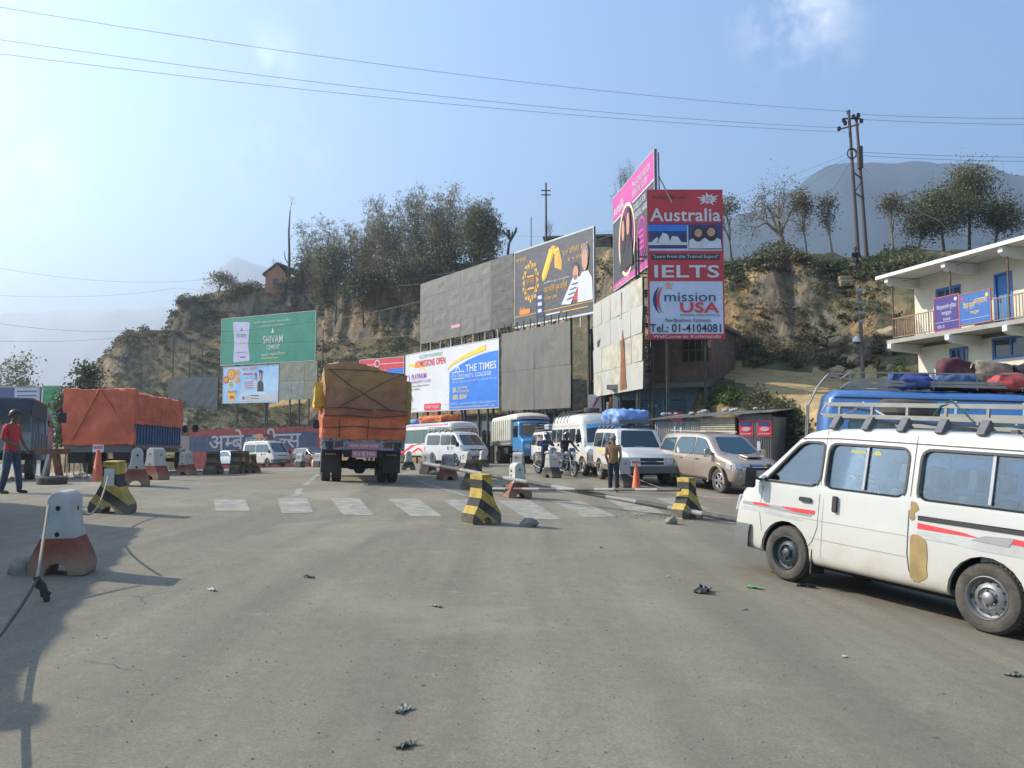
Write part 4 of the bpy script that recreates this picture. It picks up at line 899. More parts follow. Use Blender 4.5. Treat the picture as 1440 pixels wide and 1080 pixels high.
for h in (holes[1], holes[3]):
    dr = MB().box(h[0]+.08, sb_+.06, .02, h[2]-.08, sb_+.11, 1.97).build('door', pm('blue_door', (.04,.20,.50), rough=.5, var=.12), wb)
    mb = MB(); mb.box(h[0], sb_-.02, .0, h[0]+.08, sb_+.2, 2.05).box(h[2]-.08, sb_-.02, 0, h[2], sb_+.2, 2.05).box(h[0]+.08, sb_-.02, 1.97, h[2]-.08, sb_+.2, 2.05); mb.build('door_frame', M_bluep, wb)
    MB().box(h[0]+.16, sb_+.03, .95, h[0]+.22, sb_+.058, 1.1).build('handle', frame_m, dr)
MB().box(-.25, -.15, -.16, LB, sb_+.2, -.0).build('balcony_slab', M_conc, wb); MB().box(-.02, sb_+.22, -.3, LB, D_+.4, -.01).build('floor_slab', M_conc, wb)
MB().box(-.55, -.35, zr, LB+.2, D_+.5, zr+.13).build('roof', M_white, wb); MB().box(-.5, -.42, zr-.03, LB+.2, -.352, zr+.10).build('roof_fascia', M_white, wb)
pxs = [0, 3.1, 5.7, 8.8, 11.9]
for x in pxs:
    MB().tube([(x, 0, 0), (x, 0, zr)], .035, 8).build('column_pipe', M_pipe, wb)
    mb = MB(); mb.prism([(-.30,zr-.02),(-.30,zr-.22),(-.1,zr-.36),(sb_,zr-.42),(sb_,zr-.02)], 'x', x-.1, x+.1); mb.build('roof_beam', M_white, wb); mb = MB(); mb.prism([(-.24,-.17),(-.24,-.36),(-.05,-.46),(sb_,-.55),(sb_,-.17)], 'x', x-.1, x+.1); mb.build('floor_beam', M_white, wb)
sg = [onp(1316,440), onp(1352,440), onp(1395,440)]
mb = MB(); mb.box(.03, -.02, .86, LB, .02, .9).box(.03, -.02, .08, LB, .02, .11); mb.tube([(0,sb_*.5,.88),(0,0,.88)], .02); mb.build('handrail', M_rail, wb)
me_b = MB().box(-.011, -.011, .11, .011, .011, .86).mesh('baluster', M_rail)
x = .13
while x < LB-3:
    if not (sg[0][0] < x < sg[2][0]) : link('baluster', me_b, wb, loc=(x, 0, 0))
    x += .13
for i in range(9): link('baluster', me_b, wb, loc=(0, .13*(i+1), 0))
def rail_sign(x0, x1, z0, z1, m, lab, lines):
    s_ = thing('shop_sign', lab, 'sign', tuple(A_ + fx*x0 - fy*.06 + Vector((0,0,zf+z0))), rot); W_ = x1-x0; H_ = z1-z0
    MB().box(0, 0, 0, W_, .03, H_).build('panel', m, s_); mb = MB(); mb.box(-.03, -.01, -.03, W_+.03, .035, 0).box(-.03, -.01, H_, W_+.03, .035, H_+.03).box(-.03, -.01, 0, 0, .035, H_).box(W_, -.01, 0, W_+.03, .035, H_); mb.build('frame', pm('red_frame', (.4,.12,.06)), s_)
    b_ = Board(s_, 0, .006)
    for (tx, a, c, e, f_, mm) in lines: b_.text(tx, a*W_, c*H_, e*W_, f_*H_, mm, 1)
    return b_, W_, H_
b_, W_, H_ = rail_sign(sg[0][0], sg[1][0]-.05, .05, 1.32, pm('sign_violet', (.055,.035,.19), rough=.5), 'violet sign with white Devanagari writing on the balcony rail', [('िसद्धकाली पुिलस', .1,.6,.9,.78, white), ('नागढुङ्गा', .3,.42,.7,.54, white), ('काठमाडौं', .35,.28,.65,.37, white)])
b_.rect('print_bar', .02*W_, .24*H_, .98*W_, .25*H_, white, 1); b_.text('फोन नं', .1*W_, .06*H_, .4*W_, .18*H_, white, 1); b_.poly('emblem', ell(.88*W_, .88*H_, .07, .07, 12), white, 1)
b_, W_, H_ = rail_sign(sg[1][0], sg[2][0], .12, 1.25, pm('sign_blue', (.035,.12,.36), rough=.5), 'blue sign with yellow arched Devanagari writing on the balcony rail', [('िवश्व प्रहरी', .12,.45,.5,.75, yellow_p), ('कार्यालय', .5,.55,.9,.78, yellow_p), ('नागढुङ्गा', .35,.28,.65,.4, yellow_p)])
b_.poly('emblem', ell(.1*W_, .85*H_, .06, .07, 12), red2, 1); b_.poly('emblem', ell(.9*W_, .85*H_, .06, .07, 12), yellow_p, 1); b_.rect('print_bar', .05*W_, .16*H_, .95*W_, .17*H_, white, 1)
# earth platform boulders in front of the cliff near the building
M_rock = pm('rock', (.24,.20,.15), rough=.95, var=.3, scale=2, bump=1)
def rock(loc, r, sx=1.2, sz=.7, name='rock', label=None, group=None, seed=0, parent=None, mat=None, cat='rock'):
    bmm = bmesh.new(); bmesh.ops.create_icosphere(bmm, subdivisions=2, radius=r)
    for v in bmm.verts:
        n = noise.noise(v.co/r*1.3 + Vector((seed*3.1, 0, 0))); v.co *= 1+.35*n; v.co.x *= sx; v.co.z *= sz
    me = bpy.data.meshes.new(name); bmm.to_mesh(me); bmm.free(); me.materials.append(mat or M_rock); shade(me, 35)
    o = link(name, me, parent, loc=loc, rot=(0, 0, seed*1.7)); 
    if label: tag(o, label, cat, group)
    return o
# ------------------------------------------------------------------ vehicles
def carglass(name, tint, dens=.55):
    if name in MATS: return MATS[name]
    m = bpy.data.materials.new(name); t = nodes_of(m); t.nodes.clear(); o = t.nodes.new('ShaderNodeOutputMaterial')
    tr = t.nodes.new('ShaderNodeBsdfTransparent'); tr.inputs[0].default_value = (*tint, 1); gl = t.nodes.new('ShaderNodeBsdfGlossy'); gl.inputs['Roughness'].default_value = .03; gl.inputs[0].default_value = (.85, .92, 1, 1)
    lw = t.nodes.new('ShaderNodeFresnel'); lw.inputs[0].default_value = 1.6; mx_ = t.nodes.new('ShaderNodeMixShader')
    ma = t.nodes.new('ShaderNodeMath'); ma.operation = 'MULTIPLY_ADD'; ma.inputs[1].default_value = .9; ma.inputs[2].default_value = .03; ma.use_clamp = True; t.links.new(lw.outputs[0], ma.inputs[0])
    t.links.new(ma.outputs[0], mx_.inputs[0]); t.links.new(tr.outputs[0], mx_.inputs[1]); t.links.new(gl.outputs[0], mx_.inputs[2]); t.links.new(mx_.outputs[0], o.inputs[0]); MATS[name] = m; return m
def paint(name, col, dust=(.9, .9), rough=.28, metal=0, coat=.6, var=.03): return pm('paint_' + name, col, rough=rough, metal=metal, coat=coat, var=var, scale=1.2, dust=dust)
M_tyre = pm('tyre_rubber', (.028,.026,.025), rough=.85, var=.3, scale=6, bump=.3, col2=(.10,.085,.065)); M_steelrim = pm('rim_steel', (.23,.23,.23), rough=.45, metal=.6, var=.2); M_darkrim = pm('rim_dark', (.05,.06,.065), rough=.5, metal=.4, var=.2)
M_alloy = pm('rim_alloy', (.55,.55,.56), rough=.3, metal=.8, var=.05); M_black = pm('black_plastic', (.02,.02,.022), rough=.55, var=.1); M_bumper = pm('bumper_grey', (.10,.105,.11), rough=.6, var=.1, dust=(.5,.25))
M_seal = pm('rubber_seal', (.015,.015,.017), rough=.5); M_under = pm('underbody', (.025,.023,.02), rough=.95, var=.3); M_chrome = pm('chrome', (.7,.7,.7), rough=.12, metal=1, var=.02)
M_lens = pm('headlamp_lens', (.45,.48,.50), rough=.1, var=.2, scale=8, coat=1); M_amber = pm('amber_lens', (.7,.2,.02), rough=.2); M_redl = pm('red_lens', (.45,.02,.02), rough=.2); M_dglass = pm('dark_car_glass', (.012,.018,.022), rough=.04, var=.02, spec=.9, coat=.5)
M_bglass = pm('blue_tinted_glass', (.03,.075,.10), rough=.05, var=.1, spec=.9); M_gglass = pm('green_tinted_glass', (.04,.10,.09), rough=.06, var=.1, spec=.9); M_seat = pm('seat_cloth', (.13,.13,.15), rough=.9, var=.2); M_seatl = pm('seat_cover_pale', (.42,.40,.36), rough=.9, var=.15)
M_rack = pm('rack_paint', (.21,.205,.185), rough=.5, metal=.3, var=.15); M_rackd = pm('rack_bracket', (.12,.12,.125), rough=.5, metal=.3, var=.2)

def clean(prof):
    a = sum(p[0]*q[1]-q[0]*p[1] for p, q in zip(prof, prof[1:]+prof[:1])); return prof if a > 0 else prof[::-1]
def inset(poly, d):
    out = []; n = len(poly)
    for i in range(n):
        a, p, b = Vector(poly[i-1]), Vector(poly[i]), Vector(poly[(i+1) % n]); e1 = (p-a).normalized(); e2 = (b-p).normalized()
        n1 = Vector((-e1.y, e1.x)); n2 = Vector((-e2.y, e2.x)); m = n1+n2; m = m.normalized() if m.length > 1e-6 else n1; c = max(.5, m.dot(n1)); out.append(tuple(p + m*(d/c)))
    return out
class Body:
    def __init__(s, prof, Wd, r=.08, belt=1.1, tumble=.1, nose=.1, tail=.05, crown=.03, side=.02, nose_x=None, hollow=0, sill=.0):
        s.prof = clean(prof); s.W = Wd; s.hw = Wd/2; s.r = r; s.belt = belt; s.tum = tumble; s.nose = nose; s.tail = tail; s.crown = crown; s.side_c = side; s.sill = sill
        s.x0 = min(p[0] for p in prof); s.x1 = max(p[0] for p in prof); s.zt = max(p[1] for p in prof); s.L = s.x1-s.x0; s.xc = (s.x0+s.x1)/2; s.cutters = MB(); s.hollow = hollow
    def D(s, p):
        x, y, z = p; k = 1 - s.tum*max(0, (z-s.belt)/(s.zt-s.belt))**1.15
        if s.sill: k -= s.sill*max(0, 1 - z/(s.belt*.75))**1.5
        f = (x-s.xc)/(s.L/2); k *= 1 - s.side_c*abs(f)**4*2
        t = min(1.3, abs(y)/s.hw)**2; wx = sstep(.25, .95, f)
        x2 = x - s.nose*t*wx + s.tail*t*sstep(.5, .98, -f)
        return Vector((x2, y*k, z - (s.crown*t if z > s.belt+.1 else 0)))
    def solid(s, prof, hw, r):
        rings = [(0, 0)]; 
        for i in range(4): a = R(30*i); rings.append((hw - r + r*math.sin(a), r*(1-math.cos(a))))
        rings = [(-y, i_) for y, i_ in rings[:0:-1]] + [(-hw*.5, 0)] + [rings[0]] + [(hw*.5, 0)] + rings[1:]
        rings.sort(key=lambda q: q[0])
        bm_ = bmesh.new(); rows = []
        for y, ins in rings:
            pl = inset(prof, ins) if ins else prof; rows.append([bm_.verts.new((p[0], y, p[1])) for p in pl])
        n = len(prof)
        for a, b in zip(rows, rows[1:]):
            for i in range(n): bm_.faces.new((a[i], a[(i+1) % n], b[(i+1) % n], b[i]))
        bm_.faces.new(rows[0]); bm_.faces.new(rows[-1][::-1])
        for z in (s.belt*.35, s.belt*.7, s.belt, s.belt+(s.zt-s.belt)*.35, s.belt+(s.zt-s.belt)*.7): bmesh.ops.bisect_plane(bm_, geom=bm_.verts[:]+bm_.edges[:]+bm_.faces[:], plane_co=(0,0,z), plane_no=(0,0,1))
        k = 7
        for i in range(1, k): bmesh.ops.bisect_plane(bm_, geom=bm_.verts[:]+bm_.edges[:]+bm_.faces[:], plane_co=(s.x0+s.L*i/k,0,0), plane_no=(1,0,0))
        for v in bm_.verts: v.co = s.D(v.co)
        bmesh.ops.triangulate(bm_, faces=[f for f in bm_.faces if len(f.verts) > 4]); bmesh.ops.recalc_face_normals(bm_, faces=bm_.faces)
        me = bpy.data.meshes.new('body'); bm_.to_mesh(me); bm_.free(); return me
    def arch(s, x, z, r, depth=.42):
        for sg in (1, -1):
            a, b = sorted((sg*(s.hw+.3), sg*(s.hw-depth))); mb = MB(); n = 22
            pts = [(x+r*math.cos(2*math.pi*i/n), z+r*math.sin(2*math.pi*i/n)) for i in range(n)]; s.cutters.prism(pts, 'y', a, b)
    def win_cut(s, poly):
        pts = [(s.D((p[0], s.hw, p[1])).x, s.D((p[0], s.hw, p[1])).z) for p in poly]
        for sg in (1, -1): a, b = sorted((sg*(s.hw-.42), sg*(s.hw+.4))); s.cutters.prism(pts, 'y', a, b)
    def seg(s, seg, y, t, off=0):
        a, b = Vector(seg[0]), Vector(seg[1]); p = a.lerp(b, t); d = (b-a).normalized(); n = Vector((d.y, -d.x)); 
        if n.x*(1 if p.x > s.xc else -1) < 0: n = -n
        q = s.D((p.x, y, p.y)); yy = y/s.hw; q += Vector((n.x, yy*.12, n.y)).normalized()*off; return q
    def panel_cut(s, seg, poly):
        n = len(poly); o = len(s.cutters.v)
        for off in (-.3, .2):
            s.cutters.v += [tuple(s.seg(seg, y, t, off)) for y, t in poly]
        s.cutters.f.append(tuple(o+i for i in range(n))); s.cutters.m.append(0); s.cutters.f.append(tuple(o+2*n-1-i for i in range(n))); s.cutters.m.append(0)
        for i in range(n): j = (i+1) % n; s.cutters.f.append((o+j, o+i, o+n+i, o+n+j)); s.cutters.m.append(0)
    def make(s, root, mats, name='body', ang=32):
        me = s.solid(s.prof, s.hw, s.r)
        if s.hollow:
            pr2 = inset(s.prof, s.hollow); inner = s.solid(pr2, s.hw-s.hollow, max(.02, s.r-s.hollow)); inner.materials.append(mats[1]); me = cut(me, inner)
        if s.cutters.v:
            parts = []
            if s.hollow:      # cut one opening at a time: their prisms cross inside the shell
                par = list(range(len(s.cutters.v)))
                def root_(i):
                    while par[i] != i: par[i] = par[par[i]]; i = par[i]
                    return i
                for f in s.cutters.f:
                    for i in f[1:]: par[root_(i)] = root_(f[0])
                for r in sorted({root_(i) for i in range(len(par))}):
                    ids = [i for i in range(len(par)) if root_(i) == r]; mp_ = {k: j for j, k in enumerate(ids)}; m = MB(); m.v = [s.cutters.v[i] for i in ids]
                    m.f = [tuple(mp_[i] for i in f) for f in s.cutters.f if root_(f[0]) == r]; m.m = [0]*len(m.f); parts.append(m)
            else: parts = [s.cutters]
            for m in parts:
                me2 = cut(me, m.mesh('c', [mats[1]]))
                if len(me2.vertices) <= .6*len(me.vertices):      # nudge the cutter off coincident geometry and try again
                    m.v = [(v[0]+.0031, v[1]*1.013, v[2]+.0017) for v in m.v]; me2 = cut(me, m.mesh('c', [mats[1]]), self_=True); print('RETRY self', len(me2.vertices))
                    if len(me2.vertices) <= .6*len(me.vertices): me2 = cut(me, m.mesh('c', [mats[1]]), solver='FAST'); print('RETRY fast', len(me2.vertices))
                if len(me2.vertices) > .6*len(me.vertices): me = me2
                else: print('CUT SKIPPED', name, len(me.vertices), len(me2.vertices))
        me.materials.clear()
        for m in mats[:1]: me.materials.append(m)
        me.name = name
        shade(me, ang); s.obj = link(name, me, root); return s.obj
    def _plate(s, name, f, poly, mat, parent, th, du=.35, dv=.25):
        """curved plate: polygon in parameter space mapped through f(u, v, off)"""
        bm_ = bmesh.new(); vs = [bm_.verts.new((p[0], p[1], 0)) for p in poly]; bm_.faces.new(vs)
        us_ = [p[0] for p in poly]; vs_ = [p[1] for p in poly]
        def cuts(a, b, st, no):
            n = int((b-a)/st)
            for i in range(1, n+1):
                c = a+(b-a)*i/(n+1); bmesh.ops.bisect_plane(bm_, geom=bm_.verts[:]+bm_.edges[:]+bm_.faces[:], plane_co=(c if no[0] else 0, c if no[1] else 0, 0), plane_no=no)
        cuts(min(us_), max(us_), du, (1,0,0)); cuts(min(vs_), max(vs_), dv, (0,1,0))
        bm_.verts.index_update(); n = len(bm_.verts); mb = MB(); co = [v.co.copy() for v in bm_.verts]
        mb.v = [tuple(f(c.x, c.y, th)) for c in co] + [tuple(f(c.x, c.y, 0)) for c in co]
        for fa in bm_.faces: idx = [v.index for v in fa.verts]; mb.f += [tuple(idx), tuple(i+n for i in idx[::-1])]; mb.m += [0, 0]
        for e in bm_.edges:
            if e.is_boundary: a, b = e.verts[0].index, e.verts[1].index; mb.f.append((a, b, b+n, a+n)); mb.m.append(0)
        bm_.free(); return mb.build(name, mat, parent, smooth=30)
    def side(s, name, poly, mat, parent, off=.003, th=.008, sides=(1, -1)):
        out = []
        for sg in sides:
            def f(x, z, h, sg=sg): q = s.D((x, s.hw, z)); return Vector((q.x, sg*(q.y + off + h), q.z))
            out.append(s._plate(name, f, poly, mat, parent, th))
        return out
    def front(s, name, seg, poly, mat, parent, off=.003, th=.008):
        Ls_ = (Vector(seg[1])-Vector(seg[0])).length
        def f(y, t, h): return s.seg(seg, y, t, off+h)
        return s._plate(name, f, poly, mat, parent, th, du=.22, dv=.4)
    def ring_side(s, name, poly, w, mat, parent, off=.002, th=.012, sides=(1, -1)):
        out = []; o_ = inset(clean(poly), -w); i_ = clean(poly)
        for sg in sides:
            mb = MB(); n = len(i_)
            for pl, h in ((o_, 0), (o_, th), (i_, th), (i_, 0)):
                for p in pl: q = s.D((p[0], s.hw, p[1])); mb.v.append((q.x, sg*(q.y+off+h), q.z))
            for k in range(3):
                for i in range(n): j = (i+1) % n; mb.f.append((k*n+i, k*n+j, (k+1)*n+j, (k+1)*n+i)); mb.m.append(0)
            for i in range(n): j = (i+1) % n; mb.f.append((i, j, 3*n+j, 3*n+i)[::-1]); mb.m.append(0)
            out.append(mb.build(name, mat, parent, smooth=40))
        return out
    def ring_front(s, name, seg, poly, w, mat, parent, off=.002, th=.012):
        a = (Vector(seg[1])-Vector(seg[0])).length; pl = [(p[0], p[1]*a) for p in poly]; i_ = clean(pl); o_ = inset(i_, -w); mb = MB(); n = len(i_)
        for q_, h in ((o_, 0), (o_, th), (i_, th), (i_, 0)):
            for p in q_: mb.v.append(tuple(s.seg(seg, p[0], p[1]/a, off+h)))
        for k in range(3):
            for i in range(n): j = (i+1) % n; mb.f.append((k*n+i, k*n+j, (k+1)*n+j, (k+1)*n+i)); mb.m.append(0)
        return mb.build(name, mat, parent, smooth=40)
    def seam(s, name, pts, w, mat, parent, off=.0015, sides=(1, -1), th=.002):
        for sg in sides:
            mb = MB(); L_ = []
            pp = [Vector(p) for p in pts]; dense = []
            for a, b in zip(pp, pp[1:]):
                k = max(1, int((b-a).length/.2)); dense += [a.lerp(b, i/k) for i in range(k)]
            dense.append(pp[-1])
            for i, p in enumerate(dense):
                d = (dense[min(i+1, len(dense)-1)]-dense[max(i-1, 0)]).normalized(); n_ = Vector((-d.y, d.x))*w/2
                for q in (p+n_, p-n_): c = s.D((q.x, s.hw, q.y)); mb.v.append((c.x, sg*(c.y+off), c.z))
            for i in range(len(dense)-1): mb.f.append((2*i, 2*i+1, 2*i+3, 2*i+2)); mb.m.append(0)
            mb.build(name, mat, parent)
WHEELS = {}
def wheel(root, x, y, r, w, style, hub=None):
    """tyre with rim as its sub-part; y is the outer face"""
    key = (round(r, 3), round(w, 3), style)
    if key not in WHEELS:
        t = MB(); a = r*.62
        t.lathe([(a,0),(a*1.08,.012),(r*.86,.014),(r*.95,0),(r,-.03),(r,-w+.03),(r*.95,-w),(r*.86,-w),(a,-w)], 36, 'y')
        n = 44
        for i in range(n):
            for row in (0, 1):
                an = 2*math.pi*(i+.5*row)/n; y0 = -.035-row*(w-.07)/2; c = Vector((math.cos(an)*r*1.0, y0-(w-.07)/4, math.sin(an)*r*1.0)); t.cb(c, (.018, (w-.07)*.44, r*.09), M=Matrix.Rotation(-an, 3, 'Y'))
        tm = t.mesh('wheel', M_tyre, smooth=35)
        m = MB()
        if style in ('steel', 'dark', 'truck'):
            dz = {'steel': 0, 'dark': 0, 'truck': -.03}[style]
            m.lathe([(a*1.02,.006),(a*.98,.012),(a*.93,0),(a*.90,-.05),(a*.80,-.065+dz),(a*.66,-.035+dz),(a*.50,-.02+dz),(a*.42,-.045+dz),(a*.30,-.045+dz),(a*.28,-.01),(a*.22,.0),(0,.004)], 32, 'y', mi=0)
            k = 12 if style != 'truck' else 8
            for i in range(k): an = 2*math.pi*i/k; m.lathe([(0,-.046+dz),(a*.055,-.046+dz),(a*.055,-.06+dz)], 8, 'y', c=(math.cos(an)*a*.72, 0.006, math.sin(an)*a*.72), mi=1)
            for i in range(5): an = 2*math.pi*i/5; m.lathe([(0,.012),(a*.045,.012),(a*.05,-.03)], 6, 'y', c=(math.cos(an)*a*.36, -.03+dz*.6, math.sin(an)*a*.36), mi=0)
        else:
            m.lathe([(a*1.03,.008),(a*.97,.014),(a*.92,-.01),(a*.90,-.09),(0,-.09)], 32, 'y', mi=1); m.lathe([(a*1.03,.008),(a*.97,.014),(a*.91,-.012)], 32, 'y', mi=0)
            for i in range(6):
                an = 2*math.pi*i/6; Mx = Matrix.Rotation(-an, 3, 'Y'); vs = [Mx @ Vector(p) for p in ((a*.16,.0,-a*.12),(a*.94,-.012,-a*.20),(a*.94,-.012,a*.20),(a*.16,.0,a*.12),(a*.16,-.05,-a*.10),(a*.94,-.05,-a*.17),(a*.94,-.05,a*.17),(a*.16,-.05,a*.10))]
                m.add(vs, [(0,1,2,3),(0,4,5,1),(1,5,6,2),(2,6,7,3),(3,7,4,0)], 0)
            m.lathe([(a*.24,-.03),(a*.22,.012),(0,.014)], 18, 'y', mi=0)
        rm = m.mesh('rim', [{'steel': M_steelrim, 'dark': M_darkrim, 'truck': pm('rim_truck', (.15,.13,.11), rough=.7, var=.3), 'alloy': M_alloy}[style], M_under], smooth=35)
        WHEELS[key] = (tm, rm)
    tm, rm = WHEELS[key]; o = link('wheel', tm, root, loc=(x, y, r), rot=(0, 0, 0 if y > 0 else math.pi)); link('rim', rm, o); return o
def liner(root, x, hw, r, depth):
    for sg in (1, -1): mb = MB(); mb.lathe([(r, sg*(hw-.03)), (r, sg*(hw-depth)), (0, sg*(hw-depth))], 18, 'y', c=(x, 0, r*.82), a0=0, a1=math.pi); mb.build('wheel_arch', M_under, root)
def place(root, x, y, h, dz=0):
    e = .6; f = Vector((math.cos(h), math.sin(h), 0)); l = Vector((-f.y, f.x, 0)); g = lambda a: ground(a.x, a.y); o_ = Vector((x, y, 0))
    f.z = (g(o_+f*e)-g(o_-f*e))/(2*e); l.z = (g(o_+l*e)-g(o_-l*e))/(2*e); f.normalize(); n = f.cross(l).normalized(); l = n.cross(f)
    M = Matrix((f, l, n)).transposed().to_4x4(); M.translation = (x, y, ground(x, y)+dz); root.matrix_world = M; return root
def place_wheel(root, u, v, lx, ly, h, dz=0.006):
    c = G(u, v); x = c.x - (math.cos(h)*lx - math.sin(h)*ly); y = c.y - (math.sin(h)*lx + math.cos(h)*ly); return place(root, x, y, h, dz)
def mirror(root, x, y, z, mat, s=1.0):
    mb = MB(); mb.tube([(x-.02, y-.0, z-.02), (x+.04, y+.12*(1 if y > 0 else -1), z)], .018); mb.build('mirror_arm', M_black, root)
    mb = MB(); mb.prism(rr(-.095*s, -.13*s, .095*s, .13*s, .04*s), 'x', -.03, .05); o = mb.build('mirror', mat, root, smooth=40, bevel=.012, loc=(x+.05, y+.2*(1 if y > 0 else -1), z)); return o
def seats(root, xs_, z, y0=.35, mat=None, hd=True):
    for x in xs_:
        for y in (-.5, 0, .5) if y0 > .4 else (-y0, y0):
            mb = MB(); mb.box(-.25, -.22, z, .22, .22, z+.14); mb.prism([(-.25,z+.1),(-.12,z+.1),(-.22,z+.72),(-.34,z+.70)], 'y', -.22, .22)
            o = mb.build('seat', mat or M_seat, root, bevel=.04, loc=(x, y, 0))
            if hd: MB().prism([(-.35,z+.76),(-.24,z+.77),(-.27,z+1.0),(-.37,z+.98)], 'y', -.12, .12).build('headrest', mat or M_seat, o, bevel=.03)
def softbox(name, sx, sy, sz, mat, amp=.05, seed=0, n=14, rnd_=.12, parent=None, loc=(0,0,0), rot=(0,0,0), folds=0, top=None, freq=2.2, fine=.35):
    """cloth bundle: a rounded box with wrinkles"""
    bm_ = bmesh.new(); bmesh.ops.create_cube(bm_, size=2); bmesh.ops.subdivide_edges(bm_, edges=bm_.edges[:], cuts=n, use_grid_fill=True)
    S = Vector((seed*7.3, seed*3.1, seed))
    for v in bm_.verts:
        p = v.co.copy(); m = max(abs(p.x), abs(p.y), abs(p.z)); l = p.length; q = p*((1-rnd_) + rnd_*m/l*1.35)
        w = Vector((q.x*sx/2, q.y*sy/2, q.z*sz/2)); a = noise.fractal(w*freq+S, 1, 2, 3); r_ = abs(noise.noise(w*freq*2.6+S*2)); 
        nn = Vector((p.x if abs(p.x) > .95 else 0, p.y if abs(p.y) > .95 else 0, p.z if abs(p.z) > .95 else p.z*.0)).normalized() if m > .9 else p
        w += nn*(a*amp + (r_-.3)*amp*fine*2)
        if folds: w += nn*math.sin((w.x+w.y*1.3)*folds + 2*noise.noise(w+S))*amp*.4*(1-abs(q.z))
        if top and p.z > 0: w.z += top(w.x, w.y)*p.z
        v.co = w
    me = bpy.data.meshes.new(name); bm_.to_mesh(me); bm_.free(); me.materials.append(mat); shade(me, 60); return link(name, me, parent, loc=loc, rot=rot)
def plate_text(root, s, x, y, z, w, h, bg_, fg, ry=0, facing='rear', bold=.01, name='number_plate'):
    o = MB().box(-w/2, -.008, -h/2, w/2, .008, h/2).build(name, bg_, root, loc=(x, y, z), rot=(0, 0, R({'rear': -90, 'front': 90, 'left': 180, 'right': 0}[facing])))
    b_ = Board(o, -.008, .003); b_.text(s, -w*.44, -h*.3, w*.44, h*.3, fg, 1, bold); return o
M_plate_r = pm('plate_red', (.45,.04,.06), rough=.5); M_plate_w = pm('plate_white', (.62,.60,.55), rough=.5)
def roof_rack(root, x0, x1, hw, z, rails=(.12, .30), feet=5, mat=None, closed=True, bw=.028, cross=6):
    mat = mat or M_rack
    for j, dz in enumerate(rails):
        mb = MB()
        for sg in (1, -1): mb.bar((x0, sg*hw, z+dz), (x1, sg*hw, z+dz), bw, bw*1.5)
        mb.bar((x1, -hw, z+dz), (x1, hw, z+dz), bw); mb.bar((x0, -hw, z+dz), (x0, hw, z+dz), bw); mb.build('rack_rail', mat, root)
    for i in range(feet):
        x = x0+(x1-x0)*(i+.5)/feet
        for sg in (1, -1):
            mb = MB(); mb.bar((x, sg*hw, z+rails[0]), (x, sg*hw, z+rails[-1]), bw*.9); mb.build('rack_post', mat, root)
            mb = MB(); mb.prism([(-.02,rails[0]),(.06,rails[0]),(.16,-.03),(.10,-.055),(.0,.03)], 'x', -.045, .045); mb.v = [(v[0], sg*v[1], v[2]) for v in mb.v]; mb.build('rack_foot', M_rackd, root, bevel=.006, loc=(x, sg*(hw-.03), z))
    mb = MB()
    for i in range(cross): x = x0+(x1-x0)*(i+.5)/cross; mb.bar((x, -hw, z+rails[0]), (x, hw, z+rails[0]), bw*.8)
    tag(mb.build('rack_slats', mat, root), kind='stuff')

def place_uY(root, u, Y, lx, ly, h):
    X = (u-720)/F*Y; x = X - (math.cos(h)*lx - math.sin(h)*ly); y = Y - (math.sin(h)*lx + math.cos(h)*ly); return place(root, x, y, h, .006)
